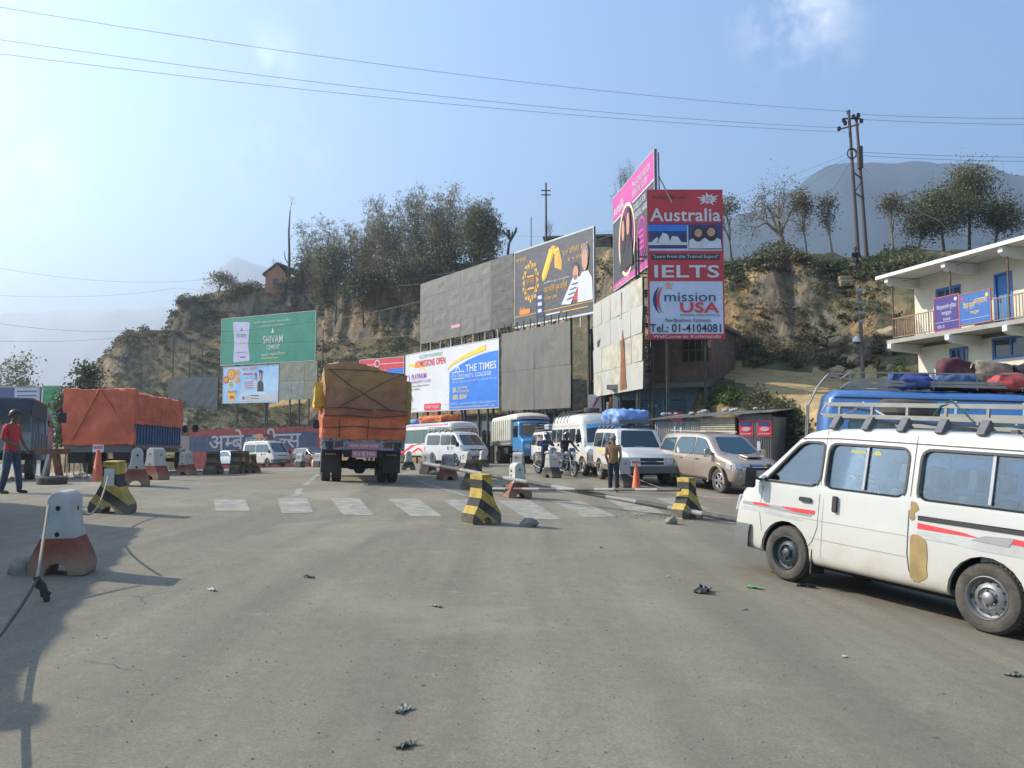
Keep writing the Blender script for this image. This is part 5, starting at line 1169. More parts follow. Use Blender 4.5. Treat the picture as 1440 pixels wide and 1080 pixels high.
# ---- the near white van
def hiace(label, near=True, col_=None, hi=0, glassm=None, rack=True, nm='passenger_van', stripes_=True):
    root = thing(nm, label, 'van')
    z1 = 1.97+hi; s = 1.0
    prof = [(-2.42,.34),(-2.46,.62),(-2.47,1.05),(-2.40,1.70),(-2.32,z1-.12),(-2.12,z1-.02),(-1.2,z1+.015),(0,z1+.02),(.85,z1-.015),(1.12,z1-.07),(1.26,z1-.15),(2.06,1.15),(2.18,1.03),(2.26,.84),(2.29,.62),(2.26,.40),(2.18,.30),(1.0,.26),(-2.3,.28)]
    body = Body(prof, 1.69, r=.085, belt=1.14, tumble=.10, nose=.10, tail=.06, crown=.05, side=.012, hollow=.05 if near else 0, sill=.05)
    body.arch(1.28, .33, .40); body.arch(-1.28, .33, .40)
    mp_ = col_ or pm('paint_van_white', (.53,.52,.485), rough=.28, coat=.6, var=.05, scale=.9, dust=(.85,.95), bump=.10)
    wsg = ((2.06,1.15),(1.26,z1-.15)); rsg = ((-2.47,1.1),(-2.38,z1-.2))
    wz1 = 1.72+hi*.4
    front_w = rpoly([(1.69,1.165),(1.13,wz1-.05),(1.02,wz1),(.72,wz1),(.72,1.29),(.80,1.165)], [.05,.03,.08,.06,.1,.1], 4)
    mid_w = rpoly([(.62,1.19),(.62,wz1),(-.43,wz1),(-.43,1.19)], .11, 5); rear_w = rpoly([(-.60,1.19),(-.60,wz1),(-2.12,wz1),(-2.12,1.19)], .11, 5)
    wpoly = rpoly([(-.68,.06),(-.62,.93),(.62,.93),(.68,.06)], .06, 3); rpo = rpoly([(-.6,.1),(-.56,.9),(.56,.9),(.6,.1)], .08, 3)
    front_w, mid_w, rear_w = ([(x+.09, z+.055) for x, z in w] for w in (front_w, mid_w, rear_w))
    if near:
        for w in (front_w, mid_w, rear_w): body.win_cut(w)
        body.panel_cut(wsg, wpoly); body.panel_cut(rsg, rpo)
    body.make(root, [mp_, M_under])
    go = -.035 if near else .003; gm = carglass('van_glass', (.78,.84,.86)) if near else (glassm or M_dglass)
    for nm_, w in (('door_window', front_w), ('side_window', mid_w), ('side_window', rear_w)):
        body.side(nm_, w, gm, root, off=go, th=.006 if near else .004)
        body.ring_side('window_seal', w, .028, M_seal, root, off=-.03 if near else .002, th=.038 if near else .006)
    body.front('windscreen', wsg, wpoly, gm, root, off=go+(.01 if near else 0), th=.006); body.ring_front('windscreen_seal', wsg, wpoly, .03, M_seal, root, off=-.02 if near else .002, th=.026 if near else .006)
    body.front('rear_window', rsg, rpo, gm, root, off=go+(.01 if near else 0), th=.006); body.ring_front('rear_seal', rsg, rpo, .03, M_seal, root, off=-.02 if near else .002, th=.026 if near else .006)
    bar_m = pm('window_bar', (.25,.26,.27), rough=.4, metal=.4)
    for x in (.10, -1.36): body.side('window_divider', [(x+.074,1.235),(x+.106,1.235),(x+.106,wz1+.06),(x+.074,wz1+.06)], bar_m, root, off=go+.008, th=.02 if near else .004)
    sm = M_seal
    body.seam('door_seam', [(.78,1.95+hi*.8),(.78,1.1),(.79,.72),(.86,.55),(1.0,.40)], .008, sm, root); body.seam('door_seam', [(1.78,1.14),(1.82,.80),(1.76,.55)], .006, sm, root)
    body.seam('door_seam', [(-.42,1.93+hi*.8),(-.42,.62),(-.45,.45),(-.52,.34)], .012, sm, root); body.seam('door_seam', [(.72,1.92+hi*.8),(.72,.36)], .006, pm('seam_soft', (.25,.24,.22), rough=.8), root)
    body.seam('roof_gutter', [(1.18,z1-.145),(.6,z1-.12),(-2.3,z1-.14)], .014, sm, root, off=.004)
    body.seam('body_crease', [(2.1,.80),(-2.4,.80)], .006, pm('seam_soft', (.25,.24,.22), rough=.8), root); body.seam('body_crease', [(.9,.58),(-.6,.58)], .006, pm('seam_soft', (.25,.24,.22), rough=.8), root)
    grey_ = pm('stripe_grey', (.30,.29,.28), rough=.4); redst = pm('stripe_red', (.62,.05,.06), rough=.4)
    if stripes_:
        body.side('decal_stripe', [(2.14,.86),(2.14,.90),(.86,.90),(.90,.83)], grey_, root, off=.001, th=.002); body.side('decal_stripe', [(1.95,.905),(1.70,.905),(1.60,.875),(1.92,.875)], redst, root, off=.004, th=.002); body.side('decal_stripe', [(1.42,.905),(.84,.915),(.85,.865),(1.2,.862)], redst, root, off=.004, th=.002)
        body.side('decal_stripe', [(2.14,.80),(2.14,.84),(1.5,.83),(1.0,.77),(1.1,.76)], pm('stripe_pale', (.42,.42,.40), rough=.4), root, off=.001, th=.002)
        body.side('decal_stripe', [(-.53,.90),(-.53,.96),(-1.05,.93),(-1.2,.90)], redst, root, off=.004, th=.002); body.side('decal_stripe', [(-.53,.84),(-.53,.88),(-1.3,.88),(-1.5,.93),(-1.75,.84),(-2.35,.82),(-2.35,.78),(-1.2,.78)], pm('stripe_pale', (.42,.42,.40), rough=.4), root, off=.001, th=.002)
        body.side('decal_stripe', [(-1.45,.945),(-1.3,.90),(-2.38,.86),(-2.38,.93)], redst, root, off=.0045, th=.002); body.side('decal_stripe', [(-1.12,.87),(-1.25,.93),(-1.55,.95),(-1.5,.86)], grey_, root, off=.006, th=.002)
        body.seam('door_track', [(-.53,1.01),(-2.28,1.01)], .045, M_black, root, off=.008, th=.01); body.seam('track_edge', [(-.53,1.035),(-2.28,1.035)], .008, M_chrome, root, off=.012)
    body.side('door_handle', rr(.90,1.005,1.09,1.06,.02,3), M_black, root, off=.012, th=.02); body.side('door_handle', rr(.50,.93,.56,1.12,.02,3), M_black, root, off=.012, th=.025)
    fsg = ((2.29,.62),(2.18,1.03))
    for sg in (1, -1):
        pl = [(sg*.50,.38),(sg*.80,.36),(sg*.82,.84),(sg*.50,.90)]; body.front('headlight', fsg, pl, M_lens, root, off=.003, th=.03); body.front('indicator', fsg, [(sg*.835,.36),(sg*.845,.36),(sg*.845,.80),(sg*.835,.84)], M_lens, root, off=.0, th=.02)
    body.front('grille', fsg, [(-.47,.42),(.47,.42),(.47,.82),(-.47,.82)], M_black, root, off=.003, th=.015)
    bp_ = [(2.36,.36),(2.38,.48),(2.36,.60),(2.20,.60),(2.12,.30),(2.30,.28)]; bb = Body(bp_, 1.74, r=.05, belt=.9, tumble=0, nose=.0, crown=0, side=0)
    mb = MB(); out = [(.862,1.86),(.862,1.98),(.83,2.14),(.68,2.27),(0,2.36),(-.68,2.27),(-.83,2.14),(-.862,1.98),(-.862,1.86)]
    prf = [(-.10,.27),(.0,.28),(.01,.34),(.015,.5),(.0,.60),(-.06,.61),(-.12,.60)]
    for (y, x) in out:
        a = math.atan2(y*.9, max(.05, x-1.6)); 
        for (o_, z) in prf: mb.v.append((x + o_*math.cos(a), y + o_*math.sin(a), z))
    k = len(prf)
    for i in range(len(out)-1):
        for j in range(k-1): mb.f.append((i*k+j, (i+1)*k+j, (i+1)*k+j+1, i*k+j+1)); mb.m.append(0)
    mb.build('front_bumper', M_bumper, root, smooth=50)
    MB().box(-2.60,-.84,.36,-2.44,.84,.56).build('rear_bumper', M_bumper, root, bevel=.03)
    body.side('tail_light', [(-2.34,.85),(-2.38,.85),(-2.38,1.1),(-2.34,1.1)], M_redl, root, off=.002)
    plate_text(root, 'बा १ ज ७२४', 2.47, 0, .44, .5, .14, M_plate_r, M_plate_w, facing='front')
    for x in (1.28, -1.28):
        for sg in (1, -1): wheel(root, x, sg*.80, .335, .19, 'dark' if (x > 0) else 'steel')
        MB().tube([(x,-.7,.33),(x,.7,.33)], .05).build('axle', M_under, root)
        if near: liner(root, x, .845, .41, .5)
        for sg in (1, -1): MB().box(x-.44, sg*.83-.0, .16, x-.42, sg*.60, .52).build('mud_flap', M_black, root)
    MB().box(-2.0, -.5, .20, 1.0, .5, .30).build('chassis', M_under, root)
    for sg in (1, -1): mirror(root, 1.74, sg*.80, 1.22, M_black)
    if near:
        seats(root, (.95,), .62, .38); seats(root, (.15,-.65,-1.35,-1.95), .58, .42, M_seatl)
        MB().box(1.35,-.74,.75,1.85,.74,1.12).build('dashboard', M_black, root, bevel=.05)
        mb = MB(); mb.lathe([(.19,-.012),(.205,0),(.19,.012),(.178,0),(.19,-.012)], 24, 'x'); mb.build('steering_wheel', M_black, root, loc=(1.25,-.38,1.12), rot=(0, R(-25), 0))
        mb = MB(); mb.box(-2.3,-.76,.30,2.0,.76,.34); mb.build('floor_panel', M_under, root)
        yl = pm('marigold_yellow', (.45,.45,.03), rough=.8); rd = pm('flower_red', (.40,.04,.02), rough=.8)
        for (cx, cy, cz, m_, n_, sp_) in ((1.60,.52,1.26,yl,26,.09),(1.1,-.3,1.48,rd,34,.11),(1.0,-.1,1.40,rd,20,.08),(1.05,-.36,1.36,yl,16,.07)):
            mb = MB(); rg = random.Random(cx)
            for i in range(n_):
                c = Vector((cx+rg.gauss(0,sp_*.5), cy+rg.gauss(0,sp_*.5), cz+rg.gauss(0,sp_*.6))); mb.lathe([(0,-.02),(.028,-.008),(.03,.008),(0,.022)], 7, 'z', c=c)
            tag(mb.build('flower_garland', m_, root, smooth=30), kind='stuff')
        body.side('window_lettering', [(.44,1.70),(.42,1.735),(.30,1.72),(.24,1.735),(.22,1.70),(.30,1.69)], pm('letter_yellow', (.34,.32,.10)), root, off=-.026, th=.001, sides=(1,))
        body.side('window_lettering', [(.13,1.68),(.10,1.74),(.05,1.74),(.0,1.69)], pm('letter_yellow', (.34,.32,.10)), root, off=-.026, th=.001, sides=(1,))
        oc = pm('filler_ochre', (.31,.215,.085), rough=.8, var=.2, scale=4)
        body.side('filler_patch', rpoly([(-.465,.36),(-.45,.80),(-.48,.835),(-.57,.83),(-.64,.79),(-.66,.62),(-.65,.52),(-.67,.42),(-.63,.38),(-.56,.34)], .06, 3), oc, root, off=.003, th=.002, sides=(1,)); body.obj
        body.side('filler_patch', rpoly([(-.435,1.18),(-.50,1.17),(-.54,1.10),(-.48,1.06),(-.50,1.0),(-.46,.97),(-.435,.99)], .02, 2), oc, root, off=.003, th=.002, sides=(1,)); body.obj
    if rack: roof_rack(root, -2.25, .95, .66, z1-.01, rails=(.12, .26), feet=7 if near else 5, bw=.032)
    return root, body
h_ = math.atan2(2.14, -1.35)
van, vb = hiace('near white van with red side stripes, grey roof rack and an ochre filler patch', True)
c1, c2 = G(1101,817), G(1384,891); dv = c1-c2; h_ = math.atan2(dv.y, dv.x); kx = dv.length/2.56; print('VAN wheelbase', dv.length, c1, c2)
place_wheel(van, 1101, 817, 1.28*kx, .80, h_); van.matrix_world = van.matrix_world @ Matrix.Diagonal((kx, 1, 1, 1))
for o in van.children:
    if o.name.startswith('wheel') and not o.name.startswith('wheel_arch'): o.scale = (1/kx, 1, 1)
sp = MB(); sp.lathe([(.20,-.09),(.30,-.095),(.335,-.07),(.34,0),(.335,.07),(.30,.095),(.20,.09),(.18,0),(.20,-.09)], 36, 'z')
def on(root, o, x, y, z, rz=0): o.matrix_world = (lambda m: Matrix.LocRotScale(m @ Vector((x,y,z)), m.to_quaternion(), None))(root.matrix_world) @ Matrix.Translation((-x,-y,-z)) @ Matrix.Translation((x, y, z)) @ Matrix.Rotation(rz, 4, 'Z'); return o
o = sp.build('spare_tyre', M_tyre, smooth=35); tag(o, 'black spare tyre lying on the roof rack of the near white van', 'tyre'); on(van, o, .30, -.05, 1.97+.27)
rp = MB(); rp.tube([(.0,0,.0),(.2,.03,.10),(.32,.0,.16),(.5,-.05,.06),(.75,0,-.05),(.9,.04,.02),(.8,.06,.12)], .012, 6); o = rp.build('rope', pm('rope_pale', (.45,.45,.5), rough=.9), smooth=60); tag(o, 'pale rope looped over the front end of the van roof rack', 'rope'); on(van, o, .1, .62, 1.97+.12)
rp = MB(); rp.tube([(0,0,.02),(-.06,0,.14),(-.16,.02,.18),(-.3,0,.05),(-.42,.02,-.05)], .011, 6).tube([(.05,0,0),(-.05,.02,.12),(-.2,0,.15),(-.34,0,.08)], .009, 6); o = rp.build('rope', pm('rope_green', (.03,.09,.06), rough=.9), smooth=60); tag(o, 'dark green cord tied round the rack rail of the near white van', 'rope'); on(van, o, -.55, .66, 1.97+.13)
# ---- generic passenger vehicle
def auto(name, label, cat, prof, Wd, belt, tum, wins, ws, rs, ax, wr, pt, rim='steel', nose=.18, tail=.08, crown=.05, r=.08, glass=None, grille=None, lamp=None, wsw=.7, side=.012, wsy=(.06,.94), sill=.05, ww=.2, lift=.0, lower=None):
    root = thing(name, label, cat); g = glass or M_dglass
    b = Body(prof, Wd, r=r, belt=belt, tumble=tum, nose=nose, tail=tail, crown=crown, side=side, sill=sill)
    for x in ax: b.arch(x, wr, wr*1.22)
    b.make(root, [pt, M_under])
    for i, w in enumerate(wins): b.side('side_window', w, g, root, off=.003, th=.004); b.ring_side('window_seal', w, .02, M_seal, root, off=.002, th=.006)
    k = 1-tum*.9
    def wp(w0): return rpoly([(-w0,wsy[0]),(-w0*k,wsy[1]),(w0*k,wsy[1]),(w0,wsy[0])], .06, 3)
    if ws: b.front('windscreen', ws, wp(wsw), g, root, th=.005); b.ring_front('windscreen_seal', ws, wp(wsw), .025, M_seal, root, th=.007)
    if rs: b.front('rear_window', rs, wp(wsw*.9), g, root, th=.005)
    for x in ax:
        for sg in (1, -1): wheel(root, x, sg*(Wd/2-.045), wr, ww, rim)
        MB().tube([(x,-Wd*.4,wr),(x,Wd*.4,wr)], .06).build('axle', M_under, root)
    return root, b
M_wp = paint('white', (.62,.61,.58), dust=(.8,.6))
# champagne SUV
prof = [(-2.26,.42),(-2.33,.72),(-2.31,1.05),(-2.20,1.34),(-2.03,1.66),(-1.88,1.77),(-1.2,1.83),(0,1.85),(.45,1.81),(.66,1.74),(1.40,1.19),(1.6,1.15),(2.1,1.05),(2.27,.95),(2.36,.72),(2.35,.50),(2.22,.36),(-2.1,.38)]
champ = paint('champagne', (.43,.345,.275), dust=(.6,.3), rough=.3, metal=.45)
wins = [rpoly([(1.18,1.17),(.60,1.66),(.12,1.72),(.12,1.15)], [.03,.06,.04,.03]), rpoly([(.03,1.15),(.03,1.72),(-.80,1.70),(-1.0,1.42),(-.98,1.15)], [.03,.04,.08,.06,.05]), rpoly([(-1.12,1.24),(-1.05,1.67),(-1.80,1.62),(-2.05,1.27)], [.04,.05,.08,.05])]
suv, b = auto('suv', 'champagne gold SUV with alloy wheels and chrome mirrors at the head of the queue', 'car', prof, 1.84, 1.12, .17, wins, ((1.40,1.19),(.66,1.74)), ((-2.20,1.34),(-2.03,1.66)), (1.375,-1.375), .38, champ, 'alloy', r=.12, nose=.26, tail=.14, glass=M_bglass)
for x in (1.375, -1.375):
    an = [R(-8+196*i/16) for i in range(17)]; b.side('wheel_flare', [(x+.56*math.cos(a), .38+.56*math.sin(a)) for a in an] + [(x+.455*math.cos(a), .38+.455*math.sin(a)) for a in an[::-1]], champ, suv, off=-.01, th=.045)
b.seam('door_seam', [(.08,1.15),(.06,.5)], .008, M_seal, suv); b.seam('door_seam', [(-.97,1.15),(-.86,.9),(-.80,.5)], .008, M_seal, suv); b.seam('door_seam', [(1.22,1.1),(1.0,.85),(.98,.5)], .008, M_seal, suv); b.seam('body_crease', [(2.0,.98),(-2.2,1.02)], .006, M_seal, suv)
for x in (.20,-.72): b.side('door_handle', rr(x,.98,x+.18,1.02,.015,2), M_chrome, suv, off=.01, th=.02)
b.side('running_board', [(-.85,.36),(.85,.36),(.85,.42),(-.85,.42)], M_black, suv, off=-.02, th=.08)
b.side('tail_light', [(-2.24,.95),(-2.05,1.0),(-2.05,1.2),(-2.2,1.2)], M_redl, suv, off=.004)
fs = ((2.36,.72),(2.27,.95))
for sg in (1,-1): b.front('headlight', fs, [(sg*.42,.30),(sg*.86,.35),(sg*.86,1.0),(sg*.46,.9)], M_lens, suv, th=.03); b.front('fog_lamp', ((2.35,.5),(2.36,.72)), ell(sg*.68,.4,.07,.3,10), M_chrome, suv, th=.02)
b.side('headlight', [(2.02,.80),(2.24,.76),(2.24,.92),(2.0,.96)], M_lens, suv, off=.003, th=.01)
b.front('grille', fs, [(-.38,.2),(.38,.2),(.40,.95),(-.40,.95)], M_black, suv, th=.012); b.front('grille_bar', fs, [(-.38,.5),(.38,.5),(.38,.62),(-.38,.62)], M_chrome, suv, off=.016, th=.012); b.front('grille_bar', fs, [(-.38,.8),(.38,.8),(.38,.9),(-.38,.9)], M_chrome, suv, off=.016, th=.012)
b.front('lower_intake', ((2.22,.36),(2.35,.50)), [(-.6,.3),(.6,.3),(.6,.95),(-.6,.95)], M_black, suv, th=.01)
MB().prism([(1.55,1.16),(1.95,1.10),(1.98,1.15),(1.60,1.215)], 'y', -.28, .28).build('bonnet_scoop', champ, suv, bevel=.02); MB().box(1.94,-.24,1.105,1.99,.24,1.145).build('scoop_vent', M_black, suv)
for sg in (1,-1): mirror(suv, .95, sg*.88, 1.22, M_chrome)
for sg in (1,-1): MB().tube([(.3,sg*.62,1.87),(-1.7,sg*.60,1.85)], .02).build('roof_rail', champ, suv)
bust_m = pm('passenger', (.08,.05,.05), rough=.9)
place_wheel(suv, 1010, 693.5, 1.375, -.9, math.atan2(-.925, .38))

# white jeep with luggage and blue tarpaulin
prof = [(-2.02,.48),(-2.08,.8),(-2.08,1.15),(-2.0,1.80),(-1.86,1.90),(.35,1.92),(.52,1.86),(.98,1.24),(1.15,1.17),(1.95,1.06),(2.06,.94),(2.08,.55),(1.95,.40),(-1.9,.42)]
wins = [rpoly([(.82,1.24),(.46,1.74),(.12,1.76),(.12,1.22)], .04), rpoly([(.0,1.22),(.0,1.76),(-.70,1.76),(-.80,1.22)], .05), rpoly([(-.92,1.22),(-.86,1.76),(-1.85,1.74),(-1.9,1.22)], .06)]
def jeep(label, glass=None):
    root, b = auto('jeep', label, 'jeep', prof, 1.72, 1.18, .12, wins, ((.98,1.24),(.52,1.86)), ((-2.08,1.15),(-2.0,1.80)), (1.25,-1.2), .36, M_wp, 'steel', r=.06, nose=.12, tail=.04, glass=glass or M_dglass)
    grb = pm('cladding_grey', (.12,.10,.09), rough=.6, dust=(.7,.6)); b.side('cladding', [(.72,.42),(.72,.60),(-.68,.60),(-.68,.42)], grb, root, off=.004, th=.02); b.side('cladding', [(-1.72,.50),(-1.70,.62),(-2.03,.62),(-2.0,.50)], grb, root, off=.004, th=.02)
    MB().box(2.02,-.86,.42,2.2,.86,.66).build('front_bumper', M_bumper, root, bevel=.03); MB().box(-2.2,-.84,.45,-2.06,.84,.62).build('rear_bumper', M_bumper, root, bevel=.03)
    fs = ((2.08,.55),(2.06,.94))
    for sg in (1,-1): b.front('headlight', fs, rr(*sorted((sg*.50, sg*.82)), 0,0,0) if 0 else [(sg*.50,.35),(sg*.82,.35),(sg*.82,.95),(sg*.50,.95)], M_lens, root, th=.02)
    b.front('grille', fs, [(-.42,.4),(.42,.4),(.42,.95),(-.42,.95)], M_black, root, th=.015); b.front('grille_bar', fs, [(-.42,.62),(.42,.62),(.42,.7),(-.42,.7)], M_chrome, root, off=.02, th=.01)
    for x in (.06,-.84): b.seam('door_seam', [(x,1.85),(x,.55)], .008, M_seal, root)
    b.side('decal', [(-.2,1.08),(-.75,1.05),(-1.2,.95),(-1.5,1.12),(-1.0,1.10)], yellow_p, root, off=.002, th=.002); b.side('decal', [(.6,.98),(-.2,1.0),(-.9,.88),(-.2,.93)], red2, root, off=.002, th=.002); b.side('door_handle', rr(-.1,.95+.05,.04,1.04,.01,2), M_black, root, off=.01, th=.02)
    for sg in (1,-1): mirror(root, .72, sg*.84, 1.28, M_black)
    seats(root, (.2,), .7)
    roof_rack(root, -1.9, .1, .62, 1.9, rails=(.08,.22), feet=4, bw=.022, mat=M_rackd)
    return root, b
j1, b = jeep('white jeep with yellow side decal and a big blue tarpaulin load on its roof')
j1p = (843, 674, -1.2, -.82, math.atan2(-.98, .19)); place_wheel(j1, *j1p)
Mb = pm('tarp_blue', (.10,.20,.46), rough=.5, var=.25, scale=3, col2=(.20,.33,.60)); 
o = softbox('tarpaulin_load', 1.9, 1.25, .46, Mb, amp=.13, seed=2, rnd_=.34, n=20, freq=1.7, parent=None); tag(o, 'crumpled blue tarpaulin bundle on the roof of the white jeep', 'tarpaulin'); on(j1, o, -.75, 0, 2.32)
o = MB().box(-.55,-.6,0,.55,.6,.16).build('crate', M_rackd, bevel=.02); tag(o, 'grey flat crate on the front of the white jeep roof rack', 'crate'); on(j1, o, -.25, 0, 2.06); 
j2, b = jeep('plain white jeep behind the first motorcyclist, nose hidden by the minibus', M_dglass)
for c in list(j2.children):
    if c.name.startswith('decal'): bpy.data.objects.remove(c)
place_wheel(j2, 752, 659, -1.2, -.82, math.atan2(-.98, .19))
o = softbox('luggage_bundle', .9, .8, .25, pm('cloth_grey', (.35,.35,.36), rough=.9), amp=.05, seed=8, n=6); tag(o, 'small pale luggage bundle on the roof of the plain white jeep', 'luggage'); on(j2, o, -.4, 0, 2.12)

# white minibus
prof = [(-2.62,.55),(-2.68,1.1),(-2.64,2.15),(-2.5,2.42),(-2.2,2.55),(.6,2.58),(1.2,2.50),(1.42,2.30),(1.50,2.12),(1.98,1.32),(2.15,1.22),(2.55,1.08),(2.66,.85),(2.68,.50),(2.5,.40),(-2.5,.45)]
wins = [rpoly([(1.72,1.38),(1.38,1.98),(1.02,1.98),(1.02,1.30)], .05)] + [rpoly([(a,1.35),(a,2.0),(a-.72,2.0),(a-.72,1.35)], .06) for a in (.80,-.04,-.88,-1.72)]
mbs, b = auto('minibus', 'white high roof minibus with blue visor behind the two motorcycles', 'minibus', prof, 1.92, 1.28, .10, wins, ((1.98,1.32),(1.50,2.12)), ((-2.68,1.1),(-2.64,2.15)), (1.65,-1.5), .36, paint('minibus_white', (.62,.60,.54), dust=(.9,.6)), 'steel', r=.16, nose=.14, tail=.08, crown=.12, wsw=.78, wsy=(.04,.98))
b.front('visor_strip', ((1.98,1.32),(1.50,2.12)), [(-.76,.80),(.76,.80),(.74,.97),(-.74,.97)], pm('visor_blue', (.10,.35,.70), rough=.4), mbs, off=.012, th=.003); fs = ((2.68,.5),(2.66,.85))
for sg in (1,-1): b.front('headlight', fs, [(sg*.50,.3),(sg*.80,.3),(sg*.80,1.0),(sg*.50,1.0)], M_lens, mbs, th=.02); b.front('indicator', fs, [(sg*.815,.3),(sg*.90,.3),(sg*.90,1.0),(sg*.815,1.0)], M_amber, mbs, th=.02); mirror(mbs, 1.75, sg*.96, 1.5, M_black, 1.2)
b.side('indicator', [(2.42,.66),(2.54,.66),(2.52,.88),(2.40,.88)], M_amber, mbs, off=.004, th=.012)
b.front('grille', fs, [(-.45,.35),(.45,.35),(.45,.9),(-.45,.9)], M_black, mbs, th=.015); MB().box(2.6,-.9,.35,2.8,.9,.58).build('front_bumper', M_bumper, mbs, bevel=.04)
b.seam('door_seam', [(.92,2.1),(.92,.6)], .01, M_seal, mbs); b.seam('door_seam', [(1.78,1.3),(1.78,.85)], .01, M_seal, mbs); b.seam('roof_gutter', [(1.4,2.14),(-2.5,2.14)], .012, M_seal, mbs)
for i in range(5): x = -2.1+i*.45; MB().tube([(x,-.90,2.18),(x,-.84,2.42),(x,-.6,2.58),(x,.6,2.58),(x,.84,2.42),(x,.90,2.18)], .022).build('roof_strap', M_rackd, mbs)
MB().bar((-2.2,-.6,2.64),(.9,-.6,2.66),.04).bar((-2.2,.6,2.64),(.9,.6,2.66),.04).build('roof_rails', M_black, mbs)
place_wheel(mbs, 819, 669, 1.65, -.92, math.atan2(-.965, .26))
o = copy_tree(bpy.data.objects['spare_tyre']); tag(o, 'black spare tyre on the roof of the white minibus', 'tyre'); on(mbs, o, 0, .1, 2.72)

# silver white van and the far white van reuse the near van's kind
v2, b2 = hiace('silver white van with roof rack beside the striped bus', False, paint('van_silver', (.50,.52,.54), dust=(.7,.5)), glassm=M_dglass, stripes_=False)
place_wheel(v2, 640, 656, 1.28, -.82, math.atan2(-.82, .57))
v3, b3 = hiace('distant white high roof van in front of the painted wall', False, None, hi=.22, glassm=M_bglass, stripes_=False)
place_uY(v3, 377, 66, 1.28, -.82, math.atan2(-.62, .78))
o = softbox('luggage_bundle', 1.0, 1.0, .4, pm('cloth_rust', (.30,.10,.06), rough=.9), amp=.1, seed=5, n=7); tag(o, 'reddish brown luggage heap on the roof of the distant white van', 'luggage'); on(v3, o, -.4, 0, 2.55)
# dark estate and small white car far off
prof = [(-2.12,.40),(-2.2,.7),(-2.18,.98),(-1.9,1.42),(-1.7,1.52),(-.6,1.58),(.3,1.52),(1.05,1.02),(1.3,.98),(1.9,.88),(2.1,.74),(2.14,.45),(2.0,.30),(-2.0,.32)]
wins = [rpoly([(.86,1.02),(.25,1.42),(.0,1.45),(.0,1.0)], .04), rpoly([(-.1,1.0),(-.1,1.46),(-.85,1.46),(-.95,1.0)], .05), rpoly([(-1.05,1.02),(-.98,1.44),(-1.6,1.42),(-1.9,1.05)], .05)]
dk, b = auto('estate_car', 'dark grey brown estate car in front of the painted wall', 'car', prof, 1.72, .98, .18, wins, ((1.05,1.02),(.3,1.52)), ((-2.18,.98),(-1.9,1.42)), (1.28,-1.28), .32, paint('dark_bronze', (.07,.055,.05), metal=.4, dust=(.5,.4)), 'alloy', r=.1, nose=.2, tail=.12)
for sg in (1,-1): b.front('headlight', ((2.14,.45),(2.1,.74)), [(sg*.45,.5),(sg*.8,.5),(sg*.8,1),(sg*.5,1)], M_lens, dk, th=.02); mirror(dk, .75, sg*.84, 1.06, M_black)
b.front('grille', ((2.14,.45),(2.1,.74)), [(-.38,.4),(.38,.4),(.38,.95),(-.38,.95)], M_black, dk, th=.012)
place_uY(dk, 440, 63, 1.28, -.82, math.atan2(-.70, .71))
wc, b = auto('estate_car', 'small pale blue white car behind the dark striped barriers', 'car', prof, 1.66, .98, .18, wins, ((1.05,1.02),(.3,1.52)), ((-2.18,.98),(-1.9,1.42)), (1.28,-1.28), .30, paint('pale_blue', (.42,.50,.56), dust=(.5,.4)), 'steel', r=.08, nose=.18, tail=.1, glass=M_bglass)
for sg in (1,-1): b.front('headlight', ((2.14,.45),(2.1,.74)), [(sg*.45,.5),(sg*.8,.5),(sg*.8,1),(sg*.5,1)], M_lens, wc, th=.02)
place_uY(wc, 329, 72, 1.28, -.82, math.atan2(-.62, .78))

# ---- buses
def bus(label, name, prof, Wd, pt, wins, ws, ax, glass, heading):
    root, b = auto(name, label, 'bus', prof, Wd, 1.25, .04, wins, ws, None, ax, .48, pt, 'truck', r=.12, nose=.18, tail=.08, crown=.08, wsw=1.0, side=.004, ww=.28, glass=glass); return root, b
prof = [(-4.6,.6),(-4.75,1.2),(-4.7,2.5),(-4.5,2.78),(-4.1,2.86),(3.9,2.86),(4.25,2.76),(4.45,2.5),(4.62,1.45),(4.7,1.2),(4.72,.7),(4.6,.5),(-4.4,.5)]
wins = [rpoly([(4.30,1.55),(4.22,2.42),(3.3,2.42),(3.3,1.55)], .05)] + [rpoly([(3.1-i*1.18,1.50),(3.1-i*1.18,2.42),(3.1-i*1.18-1.13,2.42),(3.1-i*1.18-1.13,1.50)], .04) for i in range(6)]
wb_, b = bus('white bus with a red swoosh, green windows and orange bundles on its roof', 'coach', prof, 2.35, paint('bus_white', (.62,.60,.58), dust=(.9,.5)), wins, ((4.62,1.45),(4.45,2.5)), (2.7,-2.5), M_gglass, 0)
sw1 = [(1.9,.95),(1.2,1.25),(.2,1.38),(-.8,1.12),(-1.9,.72),(-3.2,.62),(-3.2,.78),(-1.9,.90),(-.9,1.30),(.2,1.50),(1.2,1.36)]; b.side('swoosh', sw1, red2, wb_, th=.003)
b.side('swoosh', [(.9,.62),(.6,.95),(.1,1.12),(-.5,.9),(-.9,.72),(-.4,.78),(.1,.98),(.5,.82)], red2, wb_, th=.003); b.side('red_stripe', [(4.2,2.66),(4.2,2.72),(-4.4,2.72),(-4.4,2.66)], red2, wb_, th=.003); b.side('blue_roof_edge', [(4.1,2.74),(4.1,2.84),(-4.4,2.84),(-4.4,2.74)], sky_p, wb_, th=.003)
for sg in (1,-1): b.front('headlight', ((4.72,.7),(4.7,1.2)), [(sg*.7,.1),(sg*1.05,.1),(sg*1.05,.5),(sg*.7,.5)], M_lens, wb_, th=.02); mirror(wb_, 4.5, sg*1.2, 2.1, M_black, 1.4)
place_wheel(wb_, 616, 652, 2.7, -1.13, math.atan2(-.80, .60))
